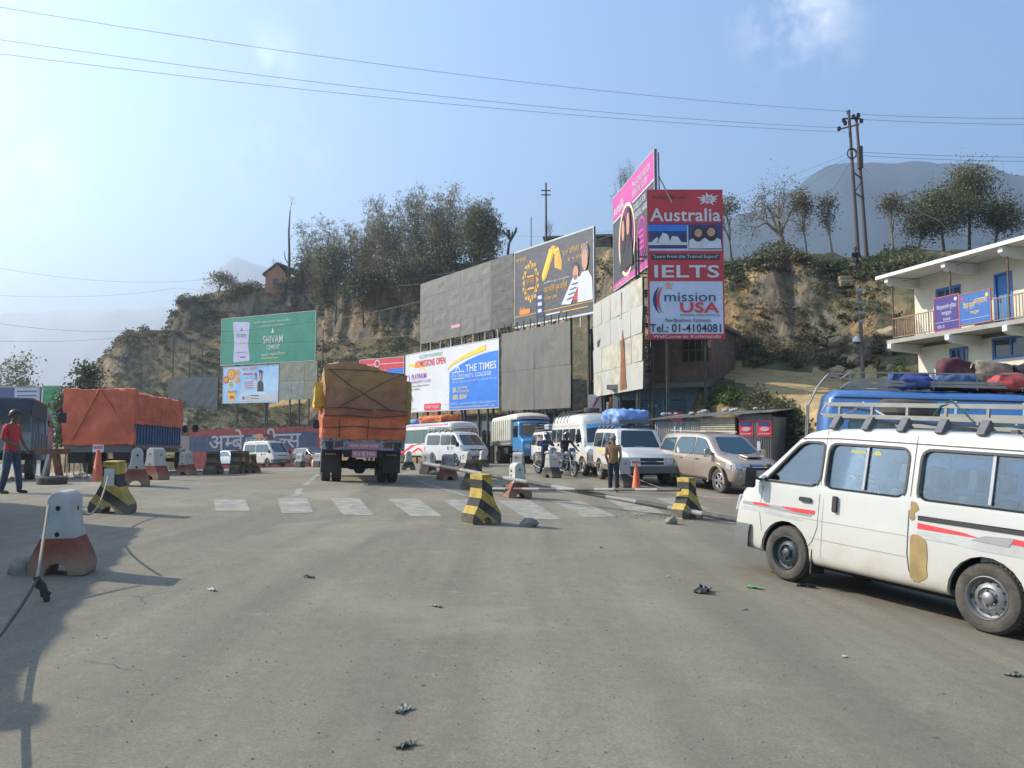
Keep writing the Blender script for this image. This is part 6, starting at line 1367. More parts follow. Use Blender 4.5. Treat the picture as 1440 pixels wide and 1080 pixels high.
Mo = pm('tarp_orange', (.50,.12,.035), rough=.75, var=.22, scale=2, bump=.4)
for i, (x, sx, sz, c, lab) in enumerate(((1.0,3.2,.45,Mo,'crumpled orange tarpaulin on the white bus roof'),(-2.2,2.6,.3,Mb,'blue tarpaulin bundle on the rear of the white bus roof'))):
    o = softbox('tarpaulin_load', sx, 1.7, sz, c, amp=.14, seed=20+i, n=18, rnd_=.3); tag(o, lab, 'tarpaulin'); on(wb_, o, x, 0, 2.86+sz*.5)
# blue bus behind the near van
Mbb = paint('bus_blue', (.05,.15,.38), dust=(.9,.6)); Mbg = pm('blue_curved_glass', (.02,.12,.38), rough=.08, var=.15, spec=1, coat=1, metal=.25)
prof = [(-4.6,.6),(-4.72,1.2),(-4.68,2.2),(-4.6,2.62),(-4.4,2.78),(4.1,2.78),(4.4,2.6),(4.6,1.4),(4.68,1.2),(4.7,.7),(4.5,.5),(-4.4,.5)]
wins = [rpoly([(4.0-i*1.18,1.45),(4.0-i*1.18,2.12),(4.0-i*1.18-1.1,2.12),(4.0-i*1.18-1.1,1.45)], .04) for i in range(7)]
bb_, b = bus('blue bus behind the near van with curved blue roof glass and luggage on top', 'coach', prof, 2.4, Mbb, wins, ((4.6,1.4),(4.4,2.6)), (2.7,-2.6), M_bglass, 0)
for i in range(7):
    x = 4.1-i*1.24; b.side('roof_window', rpoly([(x,2.28),(x,2.60),(x-1.18,2.60),(x-1.18,2.28)], .03, 2), Mbg, bb_, off=.012, th=.012)
    b.side('chrome_strip', [(x+.005,2.25),(x+.005,2.62),(x+.05,2.62),(x+.05,2.25)], M_chrome, bb_, off=.02, th=.012)
b.seam('roof_edge_strip', [(4.2,2.64),(-4.5,2.64)], .035, M_black, bb_, off=.02, th=.02); b.seam('side_strip', [(4.2,2.22),(-4.5,2.22)], .03, M_black, bb_, off=.01, th=.02)
for sg in (-.35, .35): MB().tube([(-4.72,sg,1.0),(-4.92,sg,1.2),(-4.90,sg,2.4),(-4.7,sg,2.85),(-4.5,sg,3.12),(-4.2,sg,3.12)], .022).build('ladder_rail', M_rack, bb_)
for i in range(6): MB().tube([(-4.9,-.35,1.3+i*.28),(-4.9,.35,1.3+i*.28)], .016).build('ladder_rung', M_rack, bb_)
for sg in (1,-1):
    for dz, w in ((2.86,.06),(2.93,.06),(3.12,.03)): MB().bar((-4.1,sg*1.05,dz),(4.1,sg*1.05,dz),.03,w).build('rack_rail', M_rack, bb_)
    for i in range(11): x = -4.1+i*.82; MB().bar((x,sg*1.05,2.78),(x,sg*1.05,3.13),.022).build('rack_post', M_rack, bb_)
for dz in (2.9, 3.12): MB().bar((-4.1,-1.05,dz),(-4.1,1.05,dz),.03).build('rack_rail', M_rack, bb_)
hb = math.atan2(-.30, .954); c0 = P(1172, 556, 17.6); bx = .30 + c0.x + math.cos(hb)*4.6 + math.sin(hb)*-1.1*-1; by = c0.y + math.sin(hb)*4.6 + .9
place(bb_, bx, by, hb, .2); bb_.rotation_euler[0] = 0
lug = [(-2.9,.75,.35,.75,(.02,.06,.30),'crumpled royal blue sheet at the rear of the blue bus roof'),(-2.0,.8,.34,.6,(.04,.12,.35),'blue bundle beside the dark red sack on the blue bus roof'),(-1.9,.6,.75,.2,(.13,.02,.03),'dark red round sack on the blue bus roof'),(-1.15,.75,.72,.2,(.26,.20,.13),'beige patterned sack next to the dark red sack'),(-.35,.9,.70,.1,(.02,.015,.03),'black bag lying highest on the blue bus roof'),(-.6,1.3,.35,.75,(.50,.03,.03),'bright red cloth draped over the blue bus rack'),(.55,.8,.32,.7,(.40,.24,.10),'tan bag behind the red cloth on the blue bus roof'),(1.2,.9,.45,.3,(.05,.04,.10),'dark violet bundle in the middle of the blue bus roof'),(2.1,1.0,.55,.4,(.02,.02,.03),'black sheet rising over the sign on the blue bus roof'),(2.9,.8,.5,.6,(.60,.55,.45),'white sack beside the sign on the blue bus roof'),(3.6,.7,.45,.6,(.50,.36,.16),'yellow tan bundle at the front of the blue bus roof')]
for i, (x, w, hh, y, c, lab) in enumerate(lug):
    g_ = sum(c)/3; c = tuple(v*.62+g_*.22 for v in c)
    o = softbox('luggage_bundle', w, .75, hh*.82, pm('luggage_%s' % 'abcdefghijkl'[i], c, rough=.85, var=.35, scale=6), amp=.10, seed=30+i, n=12, rnd_=.38); tag(o, lab, 'luggage', 'luggage on the blue bus roof'); on(bb_, o, x, -y, 2.84+hh*.40)
s_ = MB().box(0,0,0,2.3,.03,.26).build('travel_sign', pm('sign_maroon', (.10,.05,.06), rough=.5)); tag(s_, 'maroon travel company sign tied to the blue bus rack', 'sign'); on(bb_, s_, .55, -1.12, 3.02); Board(s_, 0, .006).rect('print_border', .45, .03, 2.2, .23, pm('sign_maroon2', (.22,.05,.05)), 1); Board(s_, 0, .006).text('BISHWO TRAVELS', .5, .06, 2.15, .2, cream, 2, .01)

# ---- trucks
def chassis(root, x0, x1, z=.85, w=.42):
    for sg in (1,-1): MB().box(x0, sg*w-.06, z, x1, sg*w+.06, z+.2).build('chassis_rail', M_under, root)
def axle_dual(root, x, r=.50, hw=1.12, dual=True):
    for sg in (1,-1):
        wheel(root, x, sg*hw, r, .27, 'truck')
        if dual: wheel(root, x, sg*(hw-.33), r, .27, 'truck')
    MB().tube([(x,-.9,r),(x,.9,r)], .10).lathe([(0,-.25),(.22,-.12),(.24,.0),(.22,.12),(0,.25)], 14, 'y', c=(x,0,r-.02)).build('axle', M_under, root, smooth=40)
def cab(root, x0, pt, hood=True, Wd=2.1, z0=.75, zt=2.6, glass=None):
    """cab from x0 forwards"""
    if hood: pf = [(x0,z0),(x0,zt-.1),(x0+.12,zt),(x0+1.0,zt+.02),(x0+1.16,zt-.1),(x0+1.32,1.72),(x0+1.45,1.62),(x0+1.95,1.5),(x0+2.1,1.35),(x0+2.14,z0),(x0+2.0,z0-.1)]; ws = ((x0+1.32,1.72),(x0+1.16,zt-.1))
    else: pf = [(x0,z0),(x0,zt-.1),(x0+.12,zt),(x0+1.3,zt+.02),(x0+1.5,zt-.12),(x0+1.68,1.62),(x0+1.76,1.4),(x0+1.78,z0),(x0+1.65,z0-.12)]; ws = ((x0+1.68,1.62),(x0+1.5,zt-.12))
    b = Body(pf, Wd, r=.09, belt=1.55, tumble=.06, nose=.10, tail=0, crown=.05, side=.005); b.make(root, [pt, M_under], 'cab')
    xd = x0+.25; xe = x0+(1.12 if hood else 1.42)
    w = rpoly([(xd,1.62),(xd,zt-.28),(xe-.06,zt-.28),(xe+.04,1.62)], .05); b.side('door_window', w, glass or M_dglass, root, th=.004); b.ring_side('window_seal', w, .025, M_seal, root)
    k = Wd/2-.16
    for a, c in ((-k,-.02),(.02,k)): b.front('windscreen', ws, rpoly([(a,.05),(a,.95),(c,.95),(c,.05)], .05), glass or M_dglass, root, th=.006)
    b.seam('door_seam', [(xd-.1,zt-.2),(xd-.1,z0+.1)], .012, M_seal, root); b.seam('door_seam', [(xe+.12,1.6),(xe+.12,z0+.15)], .012, M_seal, root)
    for sg in (1,-1): mirror(root, xe+.15, sg*(Wd/2+.02), 1.95, M_black, 1.3)
    return b, ws
# blue and cream box truck
bt_ = thing('box_truck', 'bright blue truck with a cream slatted box body facing down the queue', 'truck')
Mtb = paint('truck_blue', (.03,.20,.44), dust=(1.1,.5)); b, ws = cab(bt_, 1.35, Mtb, True, 2.15)
fs = ((3.49,.75),(3.45,1.35))
b.front('grille', fs, [(-.55,.45),(.55,.45),(.55,.95),(-.55,.95)], pm('truck_grille', (.05,.12,.2)), bt_, th=.02)
for sg in (1,-1): b.front('headlight', fs, [(sg*.62,.30),(sg*.92,.30),(sg*.92,.72),(sg*.62,.72)], M_amber if sg > 0 else M_lens, bt_, th=.03)
MB().box(3.4,-1.05,.5,3.62,1.05,.72).build('front_bumper', Mtb, bt_, bevel=.02); plate_text(bt_, 'ना ३ ख १२८७', 3.635, 0, .62, .8, .16, M_black, yellow_p, facing='front')
b.front('windscreen_lettering', ws, [(-.85,.78),(-.25,.78),(-.25,.86),(-.85,.86)], white, bt_, off=.012, th=.002); b.front('windscreen_lettering', ws, [(.25,.78),(.85,.78),(.85,.86),(.25,.86)], white, bt_, off=.012, th=.002)
Mcr = paint('box_cream', (.50,.48,.40), dust=(1.6,.5), rough=.5, coat=0)
MB().box(-3.3,-1.12,1.12,1.25,1.12,2.72).build('box', Mcr, bt_)
tp = Body([(-3.32,2.722),(-3.32,2.95),(-3.2,3.05),(1.6,3.12),(2.1,3.05),(2.35,2.9),(2.35,2.722)], 2.28, r=.14, belt=2.5, tumble=.08, nose=.12, tail=.05, crown=.10, side=0); tp.make(bt_, [Mcr, M_under], 'box_roof')
tp.front('painted_panel', ((2.35,2.722),(2.35,2.9)), [(-.9,.1),(.9,.1),(.9,.9),(-.9,.9)], pm('pinkish_print', (.45,.35,.42)), bt_, th=.004)
for sg in (1,-1):
    for i in range(10): x = -3.15+i*.47; MB().box(x-.05, sg*1.121, 1.14, x+.05, sg*1.165, 2.70).build('slat', Mcr, bt_)
    for z in (1.14, 1.35): MB().box(-3.3, sg*1.167, z, 1.25, sg*1.20, z+.10).build('side_rail', M_rack, bt_)
    for i in range(4): x = -2.8+i*.9; MB().box(x, sg*1.10, 1.5, x+.35, sg*1.119+.002*sg, 1.6) 
    s_ = MB().box(-1.4, sg*1.122, 1.75, -.2, sg*1.128, 2.2).build('painted_panel', pm('green_pink_print', (.30,.36,.28), col2=(.5,.2,.2), scale=3), bt_)
chassis(bt_, -3.2, 3.2); axle_dual(bt_, 2.45, .46, 1.08, False); axle_dual(bt_, -1.7, .46, 1.10); MB().box(-.8,-1.05,.6,.4,-.6,1.0).build('fuel_tank', M_under, bt_, bevel=.05)
place_wheel(bt_, 728, 653, 2.45, -1.08, math.atan2(-.955, .29)); bt_.matrix_world = bt_.matrix_world @ Matrix.Scale(1.07, 4)

# ---- loaded truck seen from behind
lt_ = thing('loaded_truck', 'heavy truck seen from behind under a brown and orange tarpaulin load', 'truck')
chassis(lt_, -3.4, 4.2); axle_dual(lt_, -1.75, .50, 1.17); axle_dual(lt_, 3.3, .50, 1.15, False); b, ws = cab(lt_, 2.6, paint('truck_orange', (.40,.14,.05)), False, 2.3, .85, 2.7)
Mtray = pm('truck_art_panel', (.10,.14,.24), rough=.7, col2=(.40,.38,.36), thr=(.42,.58), scale=9, bump=.2)
MB().box(-3.5,-1.2,1.02,2.4,1.2,1.15).build('tray_floor', M_wood, lt_)
MB().box(-3.56,-1.21,1.0,-3.48,1.21,1.62).build('tailboard', Mtray, lt_)
for sg in (1,-1): MB().box(-3.48, sg*1.16, 1.15, 2.4, sg*1.22, 1.75).build('side_board', paint('truck_orange', (.40,.14,.05)), lt_)
for i, y in enumerate((-1.0,-.72,.72,1.0)): MB().box(-3.60,y-.12 if abs(y) < .9 else y-.11,1.08,-3.57,y+.12 if abs(y) < .9 else y+.11,1.24).build('tail_lamp', [pm('lamp_dirty', (.12,.03,.03), rough=.6), M_black][i in (0,3)], lt_)
for y in (-.98, .98):
    mb = MB(); mb.prism([(y-.09,.96),(y+.09,.96),(y+.09,1.04),(y,1.14),(y-.09,1.04)], 'x', -3.615, -3.602); mb.build('painted_house', M_black, lt_)
plate_text(lt_, 'चालक नेपाल प्रदेश', -3.60, 0, 1.12, .95, .20, pm('plate_faded_red', (.42,.16,.20)), M_plate_w, bold=.0); plate_text(lt_, 'ना ४ ख १९७७', -3.62, -.02, .88, .72, .21, pm('plate_faded_red', (.42,.16,.20)), M_plate_w, bold=.0)
MB().box(-3.58,-.58,.78,-3.50,.58,1.0).build('cross_member', M_under, lt_)
for sg in (1,-1):
    mb = MB(); mb.prism([(sg*.66,.30),(sg*1.20,.30),(sg*1.20,1.0),(sg*.66,1.0)], 'x', -2.58, -2.55); mb.build('mud_flap', pm('flap_rubber', (.03,.03,.03), rough=.7, var=.3, bump=.3), lt_); plate_text(lt_, 'HORN' if sg > 0 else 'PLEASE', -2.60, sg*.93, .86, .36, .09, M_black, M_plate_w, bold=0, name='flap_lettering')
Mt1 = bpy.data.materials.new('tarpaulin_brown_orange'); t = nodes_of(Mt1); bs_ = t.nodes['Principled BSDF']; co = t.nodes.new('ShaderNodeTexCoord')
nz = t.nodes.new('ShaderNodeTexNoise'); nz.inputs['Scale'].default_value = .9; nz.inputs['Detail'].default_value = 7; t.links.new(co.outputs['Object'], nz.inputs['Vector'])
sx_ = t.nodes.new('ShaderNodeSeparateXYZ'); t.links.new(co.outputs['Object'], sx_.inputs[0]); ad = t.nodes.new('ShaderNodeMath'); ad.operation = 'MULTIPLY_ADD'; t.links.new(nz.outputs['Fac'], ad.inputs[0]); ad.inputs[1].default_value = 1.1; t.links.new(sx_.outputs['Z'], ad.inputs[2])
rp_ = t.nodes.new('ShaderNodeValToRGB'); t.links.new(ad.outputs[0], rp_.inputs[0]); e = rp_.color_ramp.elements; e[0].position = .0; e[0].color = (.52,.125,.045,1); e[1].position = .12; e[1].color = (.37,.10,.045,1)
for p_, c_ in ((.30,(.27,.120,.058)),(.9,(.29,.135,.065)),(1.0,(.36,.185,.075))): q = rp_.color_ramp.elements.new(p_); q.color = (*c_, 1)
n2 = t.nodes.new('ShaderNodeTexNoise'); n2.inputs['Scale'].default_value = 14; n2.inputs['Detail'].default_value = 5; t.links.new(co.outputs['Object'], n2.inputs['Vector']); mm = t.nodes.new('ShaderNodeMix'); mm.data_type = 'RGBA'; mm.blend_type = 'MULTIPLY'; mm.inputs[0].default_value = .7
r2 = t.nodes.new('ShaderNodeValToRGB'); t.links.new(n2.outputs['Fac'], r2.inputs[0]); r2.color_ramp.elements[0].color = (.6,.6,.6,1); r2.color_ramp.elements[1].color = (1.3,1.3,1.3,1); t.links.new(rp_.outputs[0], mm.inputs[6]); t.links.new(r2.outputs[0], mm.inputs[7]); t.links.new(mm.outputs[2], bs_.inputs['Base Color']); bs_.inputs['Roughness'].default_value = .8
bp_ = t.nodes.new('ShaderNodeBump'); bp_.inputs['Strength'].default_value = .6; bp_.inputs['Distance'].default_value = .03; n4 = t.nodes.new('ShaderNodeTexNoise'); n4.inputs['Scale'].default_value = 5; n4.inputs['Detail'].default_value = 6; t.links.new(co.outputs['Object'], n4.inputs['Vector']); t.links.new(n4.outputs['Fac'], bp_.inputs['Height']); t.links.new(bp_.outputs[0], bs_.inputs['Normal'])
load = softbox('tarpaulin', 6.0, 2.44, 2.0, Mt1, amp=.10, seed=3, n=34, rnd_=.06, parent=lt_, loc=(-.62, 0, 2.42), folds=5, freq=1.6, top=lambda x, y: .16 - .10*max(0, -y) - .10*abs(y-.45)*1.2)
load2 = softbox('tarpaulin_lower', 6.1, 2.42, .62, pm('tarp_rust_orange', (.52,.125,.045), rough=.8, var=.25, scale=2, bump=.5), amp=.05, seed=9, n=20, rnd_=.05, parent=lt_, loc=(-.62, 0, 1.62), folds=9)
yb = softbox('yellow_bundle', 1.2, .34, .72, pm('tarp_yellow', (.55,.34,.03), rough=.7, var=.25, scale=3), amp=.07, seed=4, n=10, parent=lt_, loc=(-2.6, 1.30, 2.62))
yb = softbox('yellow_bundle', 1.2, .25, 1.3, pm('tarp_olive', (.30,.24,.05), rough=.7, var=.25, scale=3), amp=.05, seed=5, n=8, parent=lt_, loc=(-2.8, -1.26, 2.45))
Mrope = pm('rope_dark', (.05,.04,.03), rough=.9)
def xr(y, z): return -3.72 - .03*math.sin(y*4+z*5)
for pts in ([(1.1,3.35),(.4,2.85),(0,2.62),(-.5,2.33),(-.8,2.15)], [(-1.1,3.3),(-.5,3.0),(0,2.7),(.5,2.4),(.85,2.2)], [(1.2,2.2),(.6,2.24),(0,2.18),(-.6,2.2),(-1.25,2.16)], [(1.2,1.98),(.3,2.0),(-.4,1.97),(-1.25,2.06)], [(1.2,1.62),(.3,1.70),(-.5,1.64),(-1.2,1.66)], [(.75,1.9),(.72,1.35)], [(-.1,1.9),(-.08,1.35)], [(1.15,3.34),(0,3.36),(-1.1,3.28)]):
    dn = []
    for a, c in zip(pts, pts[1:]): dn += [(a[0]+(c[0]-a[0])*i/4, a[1]+(c[1]-a[1])*i/4) for i in range(4)]
    MB().tube([(xr(y, z)-.02, y, z) for y, z in dn+[pts[-1]]], .014, 5).build('rope', Mrope, lt_)
hL = math.atan2(1, -.25); q = G(505, 678); place(lt_, q.x + math.cos(hL)*2.2+.02, q.y + math.sin(hL)*2.2, hL)

# ---- trucks with orange tarpaulin and blue ribbed sides
def tarp_truck(label):
    root = thing('tarpaulin_truck', label, 'truck'); chassis(root, -3.6, 4.0); axle_dual(root, -1.9, .50, 1.15); axle_dual(root, 3.1, .50, 1.15, False)
    b, ws = cab(root, 2.5, paint('truck_white', (.45,.42,.38), dust=(1.2,.6)), False, 2.3, .85, 2.55)
    MB().box(-3.9,-1.2,1.0,2.3,1.2,1.13).build('tray_floor', M_wood, root); Mrib = pm('ribbed_blue', (.03,.10,.22), rough=.5, var=.3, scale=2, bump=.1)
    for sg in (1,-1):
        MB().box(-3.9, sg*1.15, 1.13, 2.3, sg*1.19, 2.2).build('side_board', Mrib, root)
        for i in range(18): x = -3.8+i*.35; MB().box(x-.06, sg*1.192, 1.15, x+.06, sg*1.25, 2.18).build('rib', Mrib, root)
        MB().box(-3.9, sg*1.19, 1.0, 2.3, sg*1.27, 1.12).build('side_rail', M_rackd, root)
    MB().box(-3.95,-1.2,.85,-3.88,1.2,1.2).build('tailboard', M_rackd, root); [MB().box(-3.9,a,.45,-3.6,a+.6,.95).build('rear_guard', M_under, root) for a in (-1.1,.5)]
    Mto = pm('tarp_orange_pale', (.56,.125,.06), rough=.75, var=.16, scale=1.4, bump=.5)
    softbox('tarpaulin', 6.42, 2.58, 1.22, Mto, amp=.08, seed=11, n=34, rnd_=.05, parent=root, loc=(-.82, 0, 2.52), folds=10, top=lambda x, y: .10-.12*abs(y))
    softbox('tarpaulin_rear_flap', .25, 2.56, 2.05, Mto, amp=.10, seed=12, n=30, rnd_=.05, freq=1.2, parent=root, loc=(-4.0, 0, 2.15), folds=0)
    for a, c in (((.9,1.3),(.0,3.2)), ((-1.1,1.5),(.0,3.2))): MB().tube([(-4.16, a[0]+(c[0]-a[0])*i/6, a[1]+(c[1]-a[1])*i/6) for i in range(7)], .035, 6).build('fold_hem', Mto, root, smooth=60)
    return root
tt = tarp_truck('orange tarpaulin truck with blue ribbed sides parked at the left roadside')
hT = math.atan2(.99, -.10); q = G(180, 669); tx = q.x - (math.cos(hT)*-3.9 - math.sin(hT)*-1.2); ty = q.y - (math.sin(hT)*-3.9 + math.cos(hT)*-1.2)
place(tt, tx, ty, hT)
# the same kind of truck parked just outside the left edge; its shade reaches into the picture
tt.matrix_world = tt.matrix_world @ Matrix.Diagonal((.90, 1, 1, 1)); t2 = copy_tree(tt); tag(t2, 'orange tarpaulin truck standing just beyond the left edge of the view', 'truck')
hT2 = math.atan2(6.5, -2.25); place(t2, -10.12, 9.42, hT2); t2.matrix_world = t2.matrix_world @ Matrix.Diagonal((1.22, 1, 1, 1))
# ---- dark pickup at the far left
Mcv = pm('canopy_navy', (.03,.045,.07), rough=.7, var=.2); pk = thing('pickup_truck', 'small dark pickup with canopy frame behind the man in red', 'truck'); Mpk = paint('pickup_navy', (.06,.09,.14), dust=(1.0,.6)); Mgr = pm('pickup_tray', (.16,.19,.19), rough=.6, var=.2, dust=(1,.5))
b, ws = cab(pk, .75, paint('pickup_grey', (.20,.27,.34), dust=(.5,.3)), False, 1.7, .55, 2.1, glass=M_bglass); chassis(pk, -2.2, 2.2, .55, .35)
for x in (1.75,-1.4):
    for sg in (1,-1): wheel(pk, x, sg*.84, .36, .2, 'steel')
mb = MB().box(-2.4,-.85,.80,.6,.85,.86).build('tray_floor', Mgr, pk)
for sg in (1,-1):
    MB().box(-2.4, sg*.83, .86, .6, sg*.87, 1.3).build('side_board', Mgr, pk)
    for i in range(6): x = -2.3+i*.56; MB().box(x, sg*.872, .84, x+.07, sg*.90, 1.3).build('rib', Mgr, pk)
    for x in (-2.36, -.9, .54): MB().bar((x, sg*.83, 1.3), (x, sg*.78, 2.2), .04).build('canopy_post', Mpk, pk)
    MB().box(-2.4, sg*.80, 1.75, .6, sg*.84, 2.2).build('canopy_side', Mcv, pk)
MB().box(-2.44,-.85,2.2,.64,.85,2.24).build('canopy_top', Mpk, pk); MB().box(-2.44,-.86,.80,-2.38,.86,1.3).build('tailboard', Mgr, pk); MB().box(-2.43,-.82,1.8,-2.39,.82,2.2).build('canopy_rear', Mcv, pk)
place_wheel(pk, 68, 672, 1.75, -.84, math.atan2(.92, -.40))
# ------------------------------------------------------------------ people
M_skin = pm('skin', (.20,.105,.065), rough=.55, var=.08); M_skind = pm('skin_dark', (.13,.07,.045), rough=.55, var=.08); M_hair = pm('hair', (.012,.010,.009), rough=.5)
def person(label, J, mats, head_dir=(0,-1), hair='hair', hair_mat=None, sc_=1.0, sleeves='long', lookdown=0, group=None):
    """J: joint positions (local metres, z up). mats: shirt, trousers, shoes, skin"""
    root = thing('person', label, 'person', group=group)
    V = []; E = []; Rr = []; idx = {}
    def add(n, p, r, par=None):
        idx[n] = len(V); V.append(Vector(p)); Rr.append(r)
        if par is not None: E.append((idx[par], idx[n]))
    add('pel', J['pel'], (.135,.11)); add('waist', Vector(J['pel']).lerp(Vector(J['chest']), .45), (.135,.10), 'pel'); add('chest', J['chest'], (.165,.115), 'waist'); add('neck0', Vector(J['chest']).lerp(Vector(J['head']), .42), (.075,.065), 'chest')
    add('neck', Vector(J['chest']).lerp(Vector(J['head']), .62), (.052,.052), 'neck0'); add('head0', Vector(J['head'])+Vector((head_dir[0]*.015, head_dir[1]*.015, -.06)), (.068,.072), 'neck'); add('head', Vector(J['head'])+Vector((0,0,.02)), (.078,.092), 'head0'); add('crown', Vector(J['head'])+Vector((-head_dir[0]*.01, -head_dir[1]*.01, .09)), (.058,.07), 'head')
    for s in 'lr':
        sh, el, wr = Vector(J['sh'+s]), Vector(J['el'+s]), Vector(J['wr'+s]); add('sh'+s, sh, .062, 'chest'); add('ua'+s, sh.lerp(el, .5), .052, 'sh'+s); add('el'+s, el, .043, 'ua'+s); add('fa'+s, el.lerp(wr, .4), .043, 'el'+s); add('wr'+s, wr, .029, 'fa'+s)
        d = (wr-el).normalized(); add('pa'+s, wr+d*.06, (.038,.022), 'wr'+s)
        side = d.cross(Vector((0,0,1)) if abs(d.z) < .8 else Vector((head_dir[0], head_dir[1], 0))).normalized(); up = side.cross(d)
        for k in range(4):
            o_ = side*(k-1.5)*.019; add('f%d' % k+s, wr+d*.10+o_, .0095, 'pa'+s); add('g%d' % k+s, wr+d*(.135-.006*abs(k-1.3))+o_+up*-.008, .0085, 'f%d' % k+s); add('h%d' % k+s, wr+d*(.16-.008*abs(k-1.3))+o_+up*-.026, .007, 'g%d' % k+s)
        add('th'+s, wr+d*.045+side*-.04, .011, 'pa'+s); add('ti'+s, wr+d*.085+side*-.052+up*-.012, .009, 'th'+s)
        hp, kn, an = Vector(J['hp'+s]), Vector(J['kn'+s]), Vector(J['an'+s]); add('hp'+s, hp, .10, 'pel'); add('tm'+s, hp.lerp(kn, .5), .092, 'hp'+s); add('kn'+s, kn, .074, 'tm'+s); add('cm'+s, kn.lerp(an, .4), .072, 'kn'+s); add('an'+s, an, .060, 'cm'+s)
        td = Vector(J['to'+s])-an; td.z = 0; td.normalize(); add('he'+s, an+Vector((0,0,-.045))-td*.03, (.038,.035), 'an'+s); add('bl'+s, an+Vector((0,0,-.055))+td*.12, (.042,.026), 'he'+s); add('tt'+s, an+Vector((0,0,-.06))+td*.18, (.032,.018), 'bl'+s)
    me = bpy.data.meshes.new('body'); me.from_pydata([tuple(v) for v in V], E, [])
    def mods(o):
        m = o.modifiers.new('skin', 'SKIN'); m.use_smooth_shade = True
        sv = o.data.skin_vertices[0].data
        for i, r in enumerate(Rr): sv[i].radius = (r, r) if isinstance(r, float) else r
        sv[0].use_root = True; o.modifiers.new('s', 'SUBSURF').levels = 1
    out = evaluate(me, [mods]); 
    seg_l = {'shirt': [('pel','waist'),('waist','chest'),('chest','neck0')] + [(a+s, b+s) for s in 'lr' for a, b in ([('sh','ua'),('ua','el')] + ([('el','fa'),('fa','wr')] if sleeves == 'long' else []))],
             'skin': [('neck','head0'),('head0','head'),('head','crown'),('neck0','neck')] + [(a+s, b+s) for s in 'lr' for a, b in ([('wr','pa'),('pa','f0'),('pa','f3'),('f1','h1'),('pa','th')] + ([] if sleeves == 'long' else [('el','fa'),('fa','wr')]))],
             'trousers': [('pel','pel')] + [(a+s, b+s) for s in 'lr' for a, b in (('hp','tm'),('tm','kn'),('kn','cm'),('cm','an'))], 'shoes': [(a+s, b+s) for s in 'lr' for a, b in (('he','bl'),('bl','tt'))]}
    keys = ['shirt', 'trousers', 'shoes', 'skin']
    for k in keys: out.materials.append(mats[k])
    segs = [(keys.index(k), V[idx[a]], V[idx[b]]) for k, l in seg_l.items() for a, b in l]
    co = [v.co for v in out.vertices]; wz = V[idx['pel']].z
    for p in out.polygons:
        c = p.center; best = 9; bi = 0
        for k, a, b in segs:
            d = b-a; t = 0 if d.length < 1e-6 else min(1, max(0, (c-a).dot(d)/d.dot(d))); dd = (c-(a+d*t)).length
            if dd < best: best, bi = dd, k
        if bi == 1 and c.z > wz-.04 and (c-V[idx['pel']]).length < .2: bi = 0
        p.material_index = bi; p.use_smooth = True
    out.name = 'body'; link('body', out, root)
    H = Vector(J['head']); hd = Vector((head_dir[0], head_dir[1], 0)).normalized(); sdv = Vector((-hd.y, hd.x, 0)); rz = math.atan2(hd.y, hd.x)
    fm = MB()   # face: nose, ears, brow, mouth
    fm.cb(H+hd*.092+Vector((0,0,-.02)), (.03,.024,.045), rz=rz); 
    for q in (1,-1): fm.lathe([(0,-.008),(.022,-.005),(.024,.006),(0,.01)], 8, 'y', c=H+sdv*q*.078+Vector((0,0,-.01)))
    fm.build('nose_and_ears', mats['skin'], root, smooth=60)['kind'] = 'stuff'
    for q in (1,-1): MB().lathe([(0,-.008),(.012,0),(0,.008)], 8, 'z', c=H+hd*.083+sdv*q*.03+Vector((0,0,.005))).build('eye', pm('eye', (.02,.015,.012), rough=.2), root)
    MB().cb(H+hd*.084+Vector((0,0,-.06)), (.01,.045,.009), rz=rz).build('mouth', pm('lips', (.16,.05,.04), rough=.5), root)
    def cap_mesh(name, r, z0, m, scx=1.0, back=0, th=.0, cut=-.02):
        bm_ = bmesh.new(); bmesh.ops.create_uvsphere(bm_, u_segments=18, v_segments=12, radius=1)
        for v in bm_.verts:
            n = noise.noise(v.co*4)*(.06 if name == 'hair' else 0); v.co = Vector((v.co.x*r*1.08*scx, v.co.y*r, v.co.z*r*1.08))*(1+n)
        bmesh.ops.bisect_plane(bm_, geom=bm_.verts[:]+bm_.edges[:]+bm_.faces[:], plane_co=(0,0,cut), plane_no=(.55 if name == 'hair' else .15, 0, -1), clear_outer=True)
        me_ = bpy.data.meshes.new(name); bm_.to_mesh(me_); bm_.free(); me_.materials.append(m); shade(me_, 180); return link(name, me_, root, loc=H+Vector((0,0,.025))-hd*.008, rot=(0,0,rz))
    if hair == 'hair': cap_mesh('hair', .100, 0, hair_mat or M_hair)
    elif hair == 'cap': cap_mesh('cap', .104, 0, hair_mat, cut=.01); MB().prism([(.07,.035),(.17,.02),(.17,.027),(.07,.05)], 'y', -.06, .06).build('cap_peak', hair_mat, root, loc=H, rot=(0,0,rz))
    elif hair == 'helmet': cap_mesh('helmet', .140, 0, hair_mat, scx=1.1, cut=-.105); o = MB().lathe([(.148,-.03),(.150,.03)], 14, 'z', a0=-1.0, a1=1.0).build('visor', M_dglass, root, smooth=60, loc=H+Vector((0,0,.02)), rot=(0,0,rz))
    if sleeves == 'long' and hair != 'helmet': pass
    root.scale = (sc_, sc_, sc_); return root
def cloth_mat(n, c, **k): return pm('cloth_'+n, c, rough=.9, var=.2, scale=6, bump=.35, **k)
